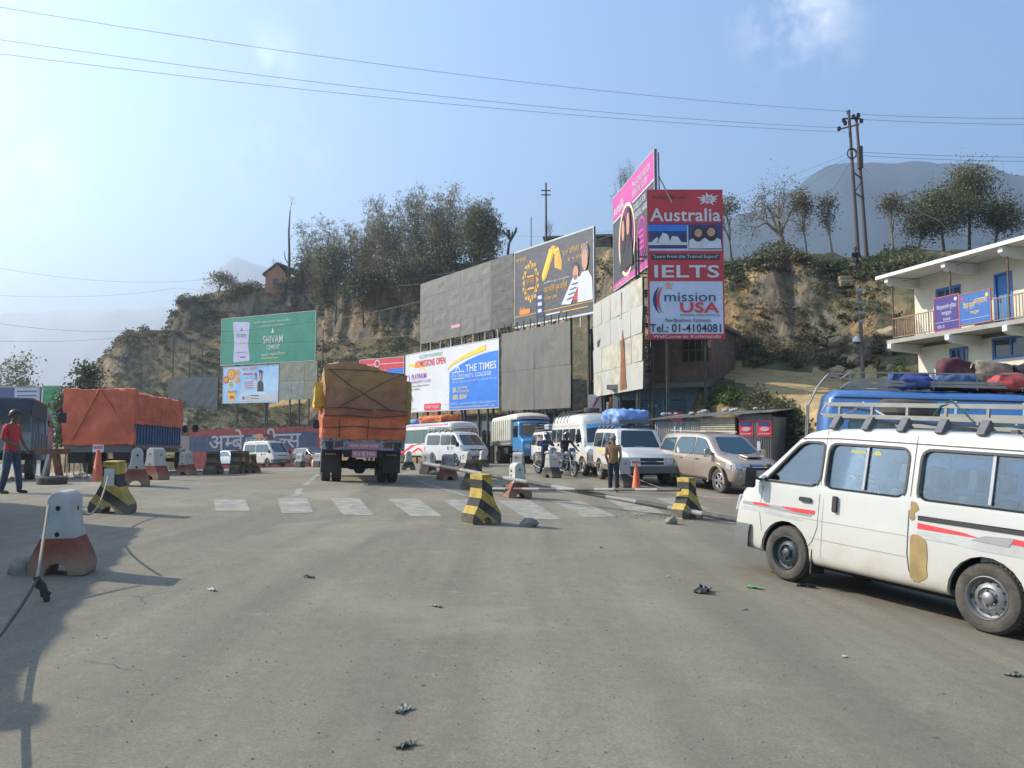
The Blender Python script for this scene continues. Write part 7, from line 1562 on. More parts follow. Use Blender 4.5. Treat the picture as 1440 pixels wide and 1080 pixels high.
def stand(face=-90, stride=.12, arms=None, lean=0.0, swing=0):
    """standing figure, facing direction given in degrees (0=+x)"""
    a = R(face); f = Vector((math.cos(a), math.sin(a), 0)); l = Vector((-f.y, f.x, 0)); z = Vector((0,0,1)); P_ = lambda x, y, h: f*x + l*y + z*h
    J = dict(pel=P_(0,0,.93), chest=P_(lean*.4,0,1.30), head=P_(lean+.02,0,1.60), shl=P_(lean*.45,.185,1.38), shr=P_(lean*.45,-.185,1.38), ell=P_(lean*.3-.03-swing*.1,.25,1.10), elr=P_(lean*.3-.03+swing*.1,-.25,1.10), wrl=P_(lean*.3+.06-swing*.2,.24,.86), wrr=P_(lean*.3+.06+swing*.2,-.24,.86),
             hpl=P_(0,.085,.88), hpr=P_(0,-.085,.88), knl=P_(stride*.6,.10,.49), knr=P_(-stride*.2,-.10,.49), anl=P_(stride,.11,.085), anr=P_(-stride,-.10,.085+.02*(stride>.15)), tol=P_(stride+.3,.13,0), tor=P_(-stride+.3,-.11,0))
    if arms: J.update({k: P_(*v) for k, v in arms.items()})
    return J, (math.cos(a), math.sin(a))
def put(root, u, v, dz=0): q = G(u, v); root.location = (q.x, q.y, q.z+dz+.0); return root
jean = cloth_mat('jeans', (.045,.07,.11)); navy = cloth_mat('navy', (.012,.016,.035)); black_c = cloth_mat('black', (.012,.012,.014)); shoe = pm('shoe_dark', (.02,.016,.014), rough=.5)
# man in the tan jacket, hands in his pockets
J, hd = stand(80, .09, dict(ell=(-.06,.225,1.10), elr=(-.06,-.225,1.10), wrl=(.08,.17,.90), wrr=(.08,-.17,.90)), swing=0)
m_ = person('man in tan brown jacket and dark trousers standing with his back to the camera', J, dict(shirt=cloth_mat('tan', (.22,.125,.05)), trousers=navy, shoes=shoe, skin=M_skin), hd, 'cap', cloth_mat('cap_grey', (.25,.19,.17)), .99); put(m_, 863, 692)
# man in red
J, hd = stand(-8, .12, dict(shl=(-.02,.18,1.38), ell=(-.02,.26,1.12), wrl=(.14,.22,.93), elr=(.0,-.26,1.12), wrr=(.22,-.20,1.0)), lean=.02, swing=0)
m_ = person('man in red T-shirt and blue jeans walking at the left edge', J, dict(shirt=cloth_mat('red', (.55,.03,.03)), trousers=jean, shoes=shoe, skin=M_skind), hd, 'hair', None, 1.0, sleeves='short'); put(m_, 14, 694)
# man sitting at the top of the cliff path
Jz = dict(pel=(0,0,.42), chest=(-.02,-.06,.80), head=(-.06,-.12,1.10), shl=(.18,-.05,.88), shr=(-.20,-.05,.88), ell=(.24,-.14,.62), elr=(-.26,-.14,.62), wrl=(.12,-.34,.50), wrr=(-.16,-.36,.50), hpl=(.09,-.04,.38), hpr=(-.09,-.04,.38), knl=(.10,-.44,.46), knr=(-.16,-.46,.46), anl=(.08,-.46,.09), anr=(-.24,-.52,.09), tol=(.08,-.8,0), tor=(-.3,-.8,0))
m_ = person('man in dark clothes sitting at the top of the cliff footpath', Jz, dict(shirt=black_c, trousers=black_c, shoes=shoe, skin=M_skind), (-.4,-.9), 'hair', None, 1.05)
sx0, sy0 = (1202-720)/F*46.5, 46.5
hp_ = min((hill_pt(u_, s_/20) for u_ in (1192, 1198, 1204, 1210) for s_ in range(80, 125)), key=lambda p: (Vector((p.x, p.y, p.z)) - P(1202, 380, p.y)).length); m_.location = hp_ + Vector((0, -.05, .12))
rock(hp_+Vector((0,.1,.28)), .32, label='pale boulder under the man seated above the cliff', cat='rock', seed=4)
# woman / passer-by seen over the SUV by the shed, and people by the shops
J, hd = stand(-100, .03); m_ = person('person with dark hair standing before the tin shed behind the champagne SUV', J, dict(shirt=cloth_mat('brown', (.12,.05,.04)), trousers=navy, shoes=shoe, skin=M_skin), hd, 'hair'); q = P(1036,660,30.6); m_.location = gp(q.x, 30.6)
J, hd = stand(-70, .05); m_ = person('person in bright red jacket standing behind the silver white van', J, dict(shirt=cloth_mat('scarlet', (.60,.03,.03)), trousers=navy, shoes=shoe, skin=M_skin), hd, 'hair', None, 1.02); q = P(655,640,47); m_.location = gp(q.x, 47); 
for u_, lab, c in ((473,'person in blue trousers half hidden beneath the loaded truck, leftmost',(.05,.12,.2)),(519,'person in grey trousers half hidden beneath the loaded truck, in the middle',(.10,.10,.11)),(531,'person in teal trousers half hidden beneath the loaded truck, rightmost',(.04,.14,.16))):
    J, hd = stand(-90+rnd.uniform(-40,40), .06); m_ = person(lab, J, dict(shirt=cloth_mat('shirt_%d' % (u_ % 7), (.3,.25,.2)), trousers=cloth_mat('tr_%d' % (u_ % 5), c), shoes=shoe, skin=M_skin), hd); q = P(u_, 660, 38); m_.location = gp(q.x, 38)

# ------------------------------------------------------------------ motorcycles
def motorcycle(label, tankc):
    root = thing('motorcycle', label, 'motorcycle')
    def wh(x, r=.30, w=.09):
        mb = MB(); mb.lathe([(r-.07,-w*.4),(r-.02,-w*.5),(r,-w*.2),(r,w*.2),(r-.02,w*.5),(r-.07,w*.4),(r-.07,-w*.4)], 28, 'y'); o = mb.build('wheel', M_tyre, root, smooth=40, loc=(x,0,r))
        m2 = MB(); m2.lathe([(r-.075,-.02),(r-.065,-.03),(r-.065,.03),(r-.075,.02),(r-.075,-.02)], 28, 'y').lathe([(.05,-.05),(.05,.05)], 12, 'y').lathe([(.02,.055),(.11,.05),(.11,.056)], 14, 'y')
        for i in range(6): a = 2*math.pi*i/6; m2.bar((math.cos(a)*.04,0,math.sin(a)*.04), (math.cos(a)*(r-.07),0,math.sin(a)*(r-.07)), .018)
        m2.build('rim', M_alloy, o)
    wh(.64); wh(-.62)
    MB().tube([(.64,.09,.30),(.44,.09,.78),(.40,.09,.90)], .025, 8).build('fork', M_chrome, root, smooth=60); MB().tube([(.64,-.09,.30),(.44,-.09,.78),(.40,-.09,.90)], .025, 8).build('fork', M_chrome, root, smooth=60)
    mb = MB(); mb.lathe([(.325,-.06),(.345,0),(.325,.06)], 16, 'y', c=(.64,0,.30), a0=R(30), a1=R(150)); mb.build('mudguard', M_black, root, smooth=60)
    mb = MB(); mb.tube([(.42,0,.86),(.1,0,.80),(-.25,0,.74),(-.75,0,.80)], .03, 8).tube([(.40,0,.78),(.22,0,.32),(-.25,0,.30),(-.30,0,.72)], .025, 8).tube([(-.62,.08,.30),(-.2,.08,.36)], .025).tube([(-.62,-.08,.30),(-.2,-.08,.36)], .025); mb.build('frame', M_black, root, smooth=60)
    mb = MB(); mb.cb((.05,0,.40), (.34,.22,.24)).lathe([(.085,-.17),(.085,.17)], 14, 'y', c=(-.02,0,.34)); mb.prism([(.0,.5),(.18,.5),(.22,.72),(.06,.74)], 'y', -.08, .08); mb.build('engine', pm('engine_metal', (.16,.16,.16), rough=.4, metal=.7, var=.3), root, bevel=.01)
    MB().tube([(.18,-.06,.55),(.26,-.10,.36),(.05,-.14,.22),(-.35,-.15,.24),(-.75,-.17,.36)], [.02,.02,.022,.045,.045], 10).build('exhaust', M_chrome, root, smooth=60)
    pt = paint('tank_'+tankc[0], tankc[1], dust=(.5,.2)); bm_ = bmesh.new(); bmesh.ops.create_uvsphere(bm_, u_segments=16, v_segments=10, radius=1)
    for v in bm_.verts: v.co = Vector((v.co.x*.27, v.co.y*.15*(1-.25*v.co.x), v.co.z*.13*(1+.2*v.co.x)))
    me_ = bpy.data.meshes.new('tank'); bm_.to_mesh(me_); bm_.free(); me_.materials.append(pt); shade(me_, 180); link('tank', me_, root, loc=(.14,0,.88))
    mb = MB(); mb.prism([(-.08,.80),(-.12,.87),(-.45,.86),(-.75,.93),(-.80,.88),(-.45,.78)], 'y', -.12, .12); mb.build('seat', M_black, root, bevel=.03)
    mb = MB(); mb.prism([(-.30,.62),(-.28,.76),(-.80,.86),(-.86,.80),(-.5,.66)], 'y', -.10, .10); mb.build('side_cowl', pt, root, bevel=.03)
    mb = MB(); mb.prism([(.42,.82),(.58,.80),(.56,1.0),(.46,1.14),(.42,1.05)], 'y', -.13, .13); mb.build('headlamp_fairing', pt, root, bevel=.04); MB().lathe([(0,.605),(.075,.60),(.085,.57)], 14, 'x', c=(0,0,.90)).build('headlamp', M_lens, root, smooth=60)
    mb = MB(); mb.tube([(.30,.36,1.02),(.38,.20,1.04),(.41,0,1.0),(.38,-.20,1.04),(.30,-.36,1.02)], .014, 8); mb.build('handlebar', M_black, root, smooth=60)
    for sg in (1,-1):
        MB().tube([(.36,sg*.22,1.04),(.38,sg*.28,1.20)], .007).lathe([(0,-.01),(.055,-.005),(.055,.01),(0,.012)], 10, 'x', c=(.38,sg*.31,1.22)).build('mirror', M_black, root); MB().lathe([(0,-.03),(.03,-.01),(.025,.03),(0,.035)], 8, 'x', c=(.50,sg*.20,.92)).build('indicator', M_amber, root); MB().tube([(.02,sg*.05,.33),(.02,sg*.22,.33)], .018).build('footpeg', M_black, root)
    MB().cb((-.86,0,.82), (.05,.12,.06)).build('tail_lamp', M_redl, root); MB().tube([(-.1,.1,.3),(-.05,.22,.03)], .014).build('side_stand', M_black, root)
    return root
def rider_joints(footdown=None, arms='bars'):
    J = dict(pel=(-.22,0,.96), chest=(-.08,0,1.30), head=(.02,0,1.60), shl=(-.06,.19,1.38), shr=(-.06,-.19,1.38), hpl=(-.20,.09,.93), hpr=(-.20,-.09,.93))
    if arms == 'bars': J.update(ell=(.10,.30,1.17), elr=(.10,-.30,1.17), wrl=(.27,.33,1.06), wrr=(.27,-.33,1.06))
    else: J.update(ell=(-.02,.36,1.18), elr=(-.02,-.36,1.18), wrl=(.16,.10,1.22), wrr=(.16,-.08,1.24))
    for s, q in (('l',1),('r',-1)):
        if footdown == s or footdown == 'b': J['kn'+s] = (.12,q*.26,.56); J['an'+s] = (.04,q*.36,.085); J['to'+s] = (.3,q*.42,0)
        else: J['kn'+s] = (.17,q*.20,.66); J['an'+s] = (-.02,q*.17,.38); J['to'+s] = (.3,q*.18,.3)
    return J
for (u_, v_, h_m, tank, shirt, tr, lab, labp, fd, arms, hm) in (
        (781, 668, math.atan2(-.86, .50), ('grey', (.10,.12,.16)), cloth_mat('navy_jacket', (.03,.05,.11)), black_c, 'grey motorcycle waiting leftmost in the gap before the minibus', 'rider in navy jacket and dark helmet rubbing his hands, on the left motorcycle', 'r', 'hands', (.02,.035,.06)),
        (807, 671, math.atan2(-.92, .38), ('blue', (.035,.045,.08)), black_c, jean, 'dark blue motorcycle with gold rimmed wheels right of the other motorcycle', 'rider in black shirt, jeans and dark helmet, on the right motorcycle', None, 'bars', (.03,.012,.03))):
    mc = motorcycle(lab, tank); place_wheel(mc, u_, v_, .64, 0, h_m)
    pr = person(labp, rider_joints(fd, arms), dict(shirt=shirt, trousers=tr, shoes=shoe, skin=M_skind), (1,0), 'helmet', pm('helmet_%s' % tank[0], hm, rough=.15, coat=1)); pr.matrix_world = mc.matrix_world.copy()
# ------------------------------------------------------------------ concrete barriers, cones, poles, ropes, litter
M_bw = pm('barrier_white', (.42,.41,.38), rough=.85, var=.14, scale=4, bump=.5, dust=(.6,.5)); M_br = pm('barrier_red', (.24,.065,.04), rough=.85, var=.3, scale=4, bump=.5, dust=(.3,.6)); M_byd = pm('barrier_yellow_dark', (.075,.062,.032), rough=.85, col2=(.19,.14,.045), thr=(.35,.65), scale=4, bump=.4); M_bk = pm('barrier_black', (.028,.027,.026), rough=.8, col2=(.10,.095,.085), thr=(.50,.75), scale=5, bump=.4, dust=(.3,.4)); M_by = pm('barrier_yellow', (.22,.16,.06), rough=.8, col2=(.50,.34,.06), thr=(.30,.52), scale=5, bump=.4, dust=(.35,.6))
M_bg = pm('barrier_grey', (.28,.27,.25), rough=.9, var=.15, scale=4, bump=.5)
BAR = {}
def barrier_mesh(kind):
    if kind in BAR: return BAR[kind]
    H_ = .90; T = .38 if kind[:6] == 'stripe' else .44; w0, w1 = (.13, .37) if kind[:6] == 'stripe' else (.13, .31)
    # right-hand outline, foot to top, with an arch cut out under the base
    out = [(.13,0),(w1,0),(w1+.01,.10),(w1-.02,.20),(w1-(w1-w0)*.32,.27),(w1-(w1-w0)*.58,.36),(w1-(w1-w0)*.80,.46),(w0+.01,.56),(w0,.70)]
    top = [(w0,H_)] if kind[:6] == 'stripe' else [(w0*math.cos(R(a)), H_-w0+w0*math.sin(R(a))) for a in (0,20,40,60,80)]
    half_ = out + top; arch = [(-.13,0),(-.11,.07),(-.06,.115),(0,.13),(.06,.115),(.11,.07)]
    poly = half_ + [(-x, z) for x, z in half_[::-1]] + arch[1:]
    bm_ = bmesh.new(); f0 = bm_.faces.new([bm_.verts.new((p[0], -T/2, p[1])) for p in poly]); ex = bmesh.ops.extrude_face_region(bm_, geom=[f0]); bmesh.ops.translate(bm_, verts=[v for v in ex['geom'] if isinstance(v, bmesh.types.BMVert)], vec=(0, T, 0))
    def cutp(co, no): bmesh.ops.bisect_plane(bm_, geom=bm_.verts[:]+bm_.edges[:]+bm_.faces[:], plane_co=co, plane_no=no)
    if kind[:6] == 'stripe':
        for i in range(-3, 9): cutp((0,0,i*.19), (.62,0,1)); 
        cutp((0,0,.81),(0,0,1))
    else: cutp((0,0,.40),(0,0,1))
    me = bpy.data.meshes.new('barrier'); bmesh.ops.recalc_face_normals(bm_, faces=bm_.faces); bm_.to_mesh(me); bm_.free()
    ms = {'red': [M_bw, M_br], 'black': [M_bw, M_bk], 'stripe': [M_by, M_bk], 'stripe_dark': [M_byd, M_bk]}[kind]
    for m in ms: me.materials.append(m)
    for p in me.polygons:
        c = p.center
        if kind[:6] == 'stripe': p.material_index = 0 if c.z > .81 else int(math.floor((c.z + .62*c.x)/.19)) % 2
        else: p.material_index = 1 if c.z < .40 else 0
    shade(me, 25); BAR[kind] = me; return me
hole_m = MB().lathe([(0,0),(.028,0),(.028,.02)], 10, 'y').mesh('hole', M_hole)  # dark disc painted for the shade in a drilled opening
def barrier(u, v, kind, rz, label, H=1.0, sx=1.0, holes=True, group='concrete barriers along the checkpoint lane', Y=None):
    q = G(u, v) if Y is None else gp((u-720)/F*Y, Y)
    o = link('concrete_barrier', barrier_mesh(kind)); tag(o, label, 'barrier', group); o.location = q + Vector((0,0,.0)); o.rotation_euler = (R(rnd.uniform(-2,2)), R(rnd.uniform(-2.5,2.5)), R(rz)); o.scale = (sx, sx, H)
    m = o.modifiers.new('bevel', 'BEVEL'); m.width = .012; m.segments = 2; m.limit_method = 'ANGLE'; m.angle_limit = R(35)
    if holes and kind[:6] != 'stripe':
        T = .222
        for z in (.72, .44):
            for sg in (-1, 1): h = link('hole', hole_m, o, loc=(0, sg*T, z), rot=(0,0,0 if sg > 0 else 0))
        for z in (.70,.58):
            for x in (.132,-.132): link('hole', hole_m, o, loc=(x, .05, z), rot=(0,0,R(90)))
    return o
B1 = barrier(88, 806, 'red', 10, 'big red footed rounded barrier nearest the camera at left, with a knotted rope', .93, .84)
B2 = barrier(158, 721, 'stripe', 4, 'black and yellow barrier with a number plate left on the road', .96, .88)
barrier(190, 683, 'red', 25, 'red and white barrier behind the left striped barrier', 1.0)
barrier(218, 675, 'red', -20, 'red and white barrier between the truck wheels at left')
barrier(262, 668, 'red', -15, 'red footed barrier at the nose of the orange tarpaulin truck')
barrier(300, 667, 'stripe_dark', 80, 'leftmost dark striped barrier in the far group before the painted wall', 1.0, 1.1)
barrier(331, 666, 'stripe_dark', 100, 'second dark striped barrier in the far group'); barrier(341, 665.5, 'stripe_dark', 75, 'third dark striped barrier in the far group'); barrier(352, 665, 'stripe_dark', 60, 'fourth dark striped barrier leaning at the right of the far group', .85)
for (u_, Y_, k_, lab, H_) in ((423,52,'black','small white barrier in front of the dark estate car',1.0),(449,50,'black','small white barrier left of the loaded truck wheels',1.0)): barrier(u_, 657, k_, 70, lab, H_, Y=Y_)
barrier(574, 661, 'black', 15, 'white barrier with black foot right of the loaded truck'); barrier(602, 667, 'black', 60, 'white barrier with a rock at its black foot under the raised pole end')
barrier(629, 675, 'red', 35, 'white barrier with dull red foot left of the near striped barrier'); barrier(655, 663, 'black', 40, 'white barrier with black foot in front of the silver white van'); barrier(679, 657, 'black', 15, 'white barrier with black foot left of the blue truck')
barrier(729, 666, 'black', 70, 'white barrier with black foot before the blue truck wheel'); barrier(728, 700, 'red', 20, 'white topped orange footed barrier under the long striped pole', 1.0, 1.0)
barrier(776, 672, 'black', -55, 'grey barrier with black foot in front of the left motorcycle'); barrier(876, 685, 'black', -60, 'rounded white and black barrier beside the traffic cone', 1.08, 1.0)
B3 = barrier(667, 688, 'stripe_dark', 50, 'dark weathered striped barrier just behind the near striped barrier', .95)
B4 = barrier(677, 736, 'stripe', 42, 'yellow and black striped barrier in the middle foreground', .98, .88); B5 = barrier(966, 729, 'stripe', 36, 'yellow and black striped barrier near the front of the white van', .96, .86)
for B_ in (B4, B5, B2):
    b_ = Board(B_, -.195, .004); b_.text('ट्रािफक प्रहरी', -.10, .835, .10, .88, M_bk, 1, 0)
MB().box(-.09,-.215,.48,.09,-.197,.78).build('number_panel', M_plate_w, B2)
# stand with a tyre round its foot, far left
st_ = thing('barrier_stand', 'rusty T shaped stand with an old tyre round its foot at left', 'stand', G(73,677)); Mst = pm('rusty_red_paint', (.16,.06,.04), rough=.85, var=.35, scale=5)
MB().box(-.42,-.08,.72,.42,.08,.86).build('crossbar', Mst, st_); MB().prism([(-.30,0),(-.22,0),(-.04,.72),(-.12,.72)], 'y', -.06, .06).build('leg', M_bw, st_); MB().prism([(.30,0),(.16,0),(.0,.72),(.14,.72)], 'y', -.07, .07).build('leg', Mst, st_)
o = copy_tree(bpy.data.objects['spare_tyre']); tag(o, 'old tyre lying flat round the foot of the rusty stand', 'tyre'); q = G(73,681); o.matrix_world = Matrix.Translation((q.x, q.y, q.z+.095))
# traffic cones
M_cone = pm('cone_orange', (.62,.11,.03), rough=.5, var=.12, scale=4, dust=(.3,.3))
def cone(u, v, label, H_=.78, Y=None):
    q = G(u, v) if Y is None else gp((u-720)/F*Y, Y); t = thing('traffic_cone', label, 'traffic cone', q, 0, 'orange traffic cones')
    mb = MB(); mb.box(-.2,-.2,0,.2,.2,.035); mb.lathe([(.17,.035),(.145,.06),(.045,H_),(.04,H_+.01),(0,H_+.01)], 20, 'z'); mb.build('cone', M_cone, t, smooth=40); MB().box(-.15,-.012,H_-.05,.13,.012,H_+.15).build('sign_plate', M_plate_w, t); Board(t, -.012, .004).rect('sign_print', -.13, H_+.04, .11, H_+.12, red2, 1); Board(t, -.012, .004).text('STOP', -.11, H_+.05, .09, H_+.11, white, 2)
cone(895, 690, 'orange traffic cone with small red and white sign beside the man in tan', .80); cone(137, 677, 'faded orange cone with small sign behind the left striped barrier', .82); cone(443, 656, 'small distant orange cone beside the dark estate car', .8, Y=51)
# stones
for i, (u_, v_, r_, lab) in enumerate(((743,741,.13,'loose grey brick sized stone right of the middle striped barrier'),(30,806,.13,'stone wedged beside the foot of the near red barrier'),(611,668,.16,'stone leaning on the white barrier under the pole end'),(702,691,.20,'round stone beside the weathered striped barrier'),(944,737,.12,'small stone at the foot of the right striped barrier'))):
    q = G(u_, v_); rock(q+Vector((0,0,r_*.42)), r_, 1.3, .8, 'stone', lab, 'loose stones on the road', seed=i+2, mat=pm('stone_dark', (.19,.175,.15), rough=.9, var=.3, scale=8, bump=.6), cat='stone')
# striped poles of the boom barrier
M_pw = pm('pole_white', (.27,.25,.23), rough=.7, var=.2, scale=5); M_pk = pm('pole_dark', (.085,.078,.07), rough=.7, var=.3, scale=5)
def pole(A_, B_, r, n, label, sag=.0):
    mb = MB(); d = B_-A_; k = 0
    for i in range(n):
        p0, p1 = A_+d*(i/n), A_+d*((i+1)/n); p0 = p0 - Vector((0,0,sag*math.sin(math.pi*i/n))); p1 = p1 - Vector((0,0,sag*math.sin(math.pi*(i+1)/n))); mb.tube([p0, p1], r, 10, mi=i % 2)
    return tag(mb.build('barrier_pole', [M_pw, M_pk], smooth=50), label, 'pole')
qa = G(665, 692); qb = G(1040, 739); top = P(593, 652, 23.5); pole(P(593, 651, 23.0), qb+Vector((0,0,.10)), .055, 12, 'long worn striped pole resting across the lane from high left to the ground at right')
pole(G(690,697)+Vector((0,0,.18)), P(957,689,16.9), .035, 10, 'thin black and white pole running behind the long striped pole')
for (u_, v_) in ((1028,728),): pass
# ropes
def rope(pts, r, mat, label, sagn=10, sag=0, name='rope'):
    mb = MB(); dn = []
    for a, c in zip(pts, pts[1:]):
        for i in range(sagn): t_ = i/sagn; dn.append(Vector(a).lerp(Vector(c), t_) - Vector((0,0,sag*4*t_*(1-t_))))
    dn.append(Vector(pts[-1])); mb.tube(dn, r, 6); return tag(mb.build(name, mat, smooth=60), label, name.replace('_', ' '))
Mrp = pm('rope_tan', (.30,.25,.19), rough=.9); Mrg = pm('rope_dark_green', (.035,.05,.035), rough=.9)
bt1 = B1.matrix_world if False else None
c1_ = B1.location; top1 = Vector((c1_.x-.02, c1_.y-.26, c1_.z+.70)); low = Vector((-2.62, 3.75, .43)); knot = P(52, 815, 6.9)
rope([Vector((B2.location.x+.02, B2.location.y-.22, B2.location.z+.62)), Vector((c1_.x-.05, c1_.y+.26, c1_.z+.70))], .012, Mrp, 'tan rope sagging from the left striped barrier to the near red barrier', 14, .34)
rope([top1, knot], .013, Mrp, 'tan rope hanging down from the hole of the near red barrier', 10, .02); rope([knot, low], .014, Mrg, 'dark green rope running from the knot out of the lower left corner', 10, .08)
mb = MB(); mb.tube([knot+Vector((0,0,.02)), knot+Vector((.05,0,-.05)), knot+Vector((.09,.0,-.16)), knot+Vector((.10,0,-.22))], [.02,.03,.028,.01], 7).tube([knot, knot+Vector((.03,.02,-.08)), knot+Vector((.04,.02,-.15))], .016, 6).tube([knot+Vector((-.02,0,.02)), knot+Vector((.0,0,-.06)), knot+Vector((.12,0,-.12))], .014, 6); tag(mb.build('rope_knot', Mrg, smooth=60), 'dark knotted rope tassel hanging below the near red barrier', 'knot')
rope([G(776,672)+Vector((0,0,.80)), G(876,685)+Vector((.0,0,.85))], .008, Mrp, 'thin cord strung between the two white barriers before the queue', 8, .12); rope([G(876,685)+Vector((0,0,.5)), P(1045,700,20.5)], .008, pm('rope_redwhite', (.4,.2,.18)), 'thin reddish cord strung in front of the champagne SUV', 8, .25); rope([G(629,675)+Vector((0,0,.72)), G(728,700)+Vector((0,0,.80))], .008, Mrp, 'thin cord strung between the two red footed barriers', 8, .15)
# litter
lit = [(435,813,.10,(.05,.04,.03),'dark scrap left of centre'),(298,831,.09,(.5,.5,.48),'white paper scrap on the left lane'),(614,854,.08,(.2,.16,.1),'brown leaf scrap in the middle of the road'),(570,1051,.09,(.10,.09,.06),'dark crumpled wrapper near the bottom edge'),(566,1001,.10,(.16,.15,.13),'flat grey wrapper above the bottom wrapper'),(989,833,.24,(.02,.02,.02),'black plastic bag lying on the road before the van'),(1061,828,.14,(.10,.30,.06),'green wrapper beside the black plastic bag'),(1134,826,.18,(.02,.02,.02),'black plastic scrap under the van front wheel'),(1426,951,.12,(.15,.14,.12),'grey scrap at the lower right edge'),(1188,925,.04,(.6,.6,.58),'small white scrap on the right'),(1047,858,.06,(.25,.2,.15),'tiny brown pebble like scrap'),(519,683,.20,(.05,.04,.03),'dark litter behind the loaded truck'),(845,771,.06,(.1,.08,.06),'dark speck litter in the right lane'),(940,812,.05,(.3,.3,.3),'pale speck litter left of the black bag')]
for i, (u_, v_, r_, c_, lab) in enumerate(lit):
    r_ *= .62
    q = G(u_, v_); bm_ = bmesh.new(); bmesh.ops.create_grid(bm_, x_segments=7, y_segments=5, size=r_)
    for v in bm_.verts: n = noise.noise(Vector((v.co.x/r_*1.6, v.co.y/r_*1.6, i*3.3))); v.co.x *= 1+.3*n; v.co.y *= .45*(1+.5*noise.noise(Vector((v.co.x/r_, 5, i)))); v.co.z = abs(n)*r_*.55+.012
    bmesh.ops.solidify(bm_, geom=bm_.faces[:], thickness=.004)
    me = bpy.data.meshes.new('litter'); bm_.to_mesh(me); bm_.free(); me.materials.append(pm('litter_%d' % i, c_, rough=.5, var=.3, scale=20)); o = link('litter', me, loc=q, rot=(0,0,rnd.uniform(0,3))); tag(o, lab+' lying on the asphalt' if len(lab.split()) < 10 else lab, 'litter')
# grit and small stones scattered over the road: one mass
gv, gf = [], []
def scat(n, fn, smin, smax):
    for i in range(n):
        x, y = fn(); s = rnd.uniform(smin, smax); z = ground(x, y)+.004; b0 = len(gv); a = rnd.uniform(0, 6)
        for k in range(4): gv.append((x+s*math.cos(a+k*1.57)*rnd.uniform(.6,1.2), y+s*math.sin(a+k*1.57)*rnd.uniform(.6,1.2), z))
        gv.append((x, y, z+s*.8)); gf.extend([(b0+k, b0+(k+1) % 4, b0+4) for k in range(4)])
scat(3200, lambda: (rnd.gauss(0,4.5), abs(rnd.gauss(0,1))*9+3.5), .003, .011); scat(420, lambda: ((lambda q: (q.x+rnd.gauss(0,.5), q.y+rnd.gauss(0,.3)))(G(925,728))), .006, .022); scat(500, lambda: (rnd.gauss(.5,4), rnd.uniform(14,26)), .004, .015)
scat(500, lambda: (rnd.uniform(-17,-12.5), rnd.uniform(20,36)), .02, .09)
me = bpy.data.meshes.new('road_grit'); me.from_pydata(gv, [], gf); me.materials.append(pm('grit', (.16,.14,.11), rough=.9, var=.5, scale=30)); tag(link('road_grit', me), kind='stuff')
# low railing and rubble between the left trucks
fr = thing('railing', 'low metal railing beyond the rusty stand at the left roadside', 'railing', gp(-17.5, 31))
for i in range(14): MB().box(i*.26-.015, -.015, -.3, i*.26+.015, .015, .95).build('railing_bar', M_pw, fr)
MB().box(-.05,-.02,.95,3.5,.02,1.0).build('top_rail', M_pw, fr)
# ------------------------------------------------------------------ poles, lamp and wires
M_pole = pm('power_pole', (.065,.042,.038), rough=.7, var=.25, scale=2); M_ins = pm('insulator', (.03,.022,.02), rough=.4)
def hz_at(u, Y): 
    best = min((hill_pt(u, s_/30) for s_ in range(120, 200)), key=lambda p: abs(p.y-Y)); return best.z
zb1 = hz_at(1205, 50.5); tp_ = thing('power_pole_pair', 'tall twin pole power structure braced together on the hilltop', 'power pole', (P(1206,370,50.5).x, 50.5, zb1-.4))
h1 = P(1197,155,50.5).z - (zb1-.4); h2 = P(1211,165,50.5).z-(zb1-.4)
def tpx(u, Y=50.5): return P(u, 300, Y).x - tp_.location.x
MB().tube([(tpx(1206),0,0),(tpx(1197.5),0,h1)], [.13,.085], 12).build('pole', M_pole, tp_, smooth=60); MB().tube([(tpx(1221),.3,0),(tpx(1211),.3,h2)], [.13,.085], 12).build('pole', M_pole, tp_, smooth=60)
zf_ = lambda v: P(1200, v, 50.5).z - tp_.location.z
for a, c in (((1201,240),(1215,250)),((1203,270),(1218,278))): MB().bar((tpx(a[0]),.1,zf_(a[1])),(tpx(c[0]),.2,zf_(c[1])),.07).build('brace', M_pole, tp_)
MB().bar((tpx(1203),.1,zf_(270)),(tpx(1216),.2,zf_(252)),.06).build('brace', M_pole, tp_)
MB().bar((tpx(1184),.1,zf_(181)),(tpx(1213),.1,zf_(174)),.09).build('cross_arm', pm('arm_rust', (.28,.12,.07), rough=.8), tp_); MB().bar((tpx(1191),.1,zf_(166)),(tpx(1215),.1,zf_(166)),.08).build('cross_arm', M_pole, tp_)
for (u_, v_) in ((1184,180),(1198,157),(1191,168),(1193,172),(1205,163),(1209,166),(1212,161),(1216,169)): MB().lathe([(0,-.16),(.09,-.14),(.13,-.05),(.09,0),(.13,.06),(.09,.12),(0,.16)], 12, 'z', c=(tpx(u_),.1,zf_(v_))).build('insulator', M_ins, tp_, smooth=50)
for i in range(3): mb = MB(); mb.tube([(tpx(1199)+math.cos(a/10*6.28)*(.27+.03*i), -.12-.02*i, zf_(217)+math.sin(a/10*6.28)*(.30+.03*i)) for a in range(11)], .022, 6); mb.build('cable_coil', M_ins, tp_, smooth=60)
mb = MB(); mb.box(tpx(1210),.0,zf_(236),tpx(1216),.3,zf_(205)); mb.build('switch_box', M_pole, tp_)
lp = thing('lamp_post', 'grey lamp post with white bowl lamp in front of the cliff path', 'lamp post', (P(1216,540,37).x, 37, -.6)); zl = lambda v: P(1213, v, 37).z + .6
MB().tube([(P(1216,540,37).x-lp.location.x,0,0),(P(1208,405,37).x-lp.location.x,0,zl(405))], [.10,.08], 12).build('pole', pm('lamp_pole', (.13,.11,.10), rough=.7, var=.3), lp, smooth=60)
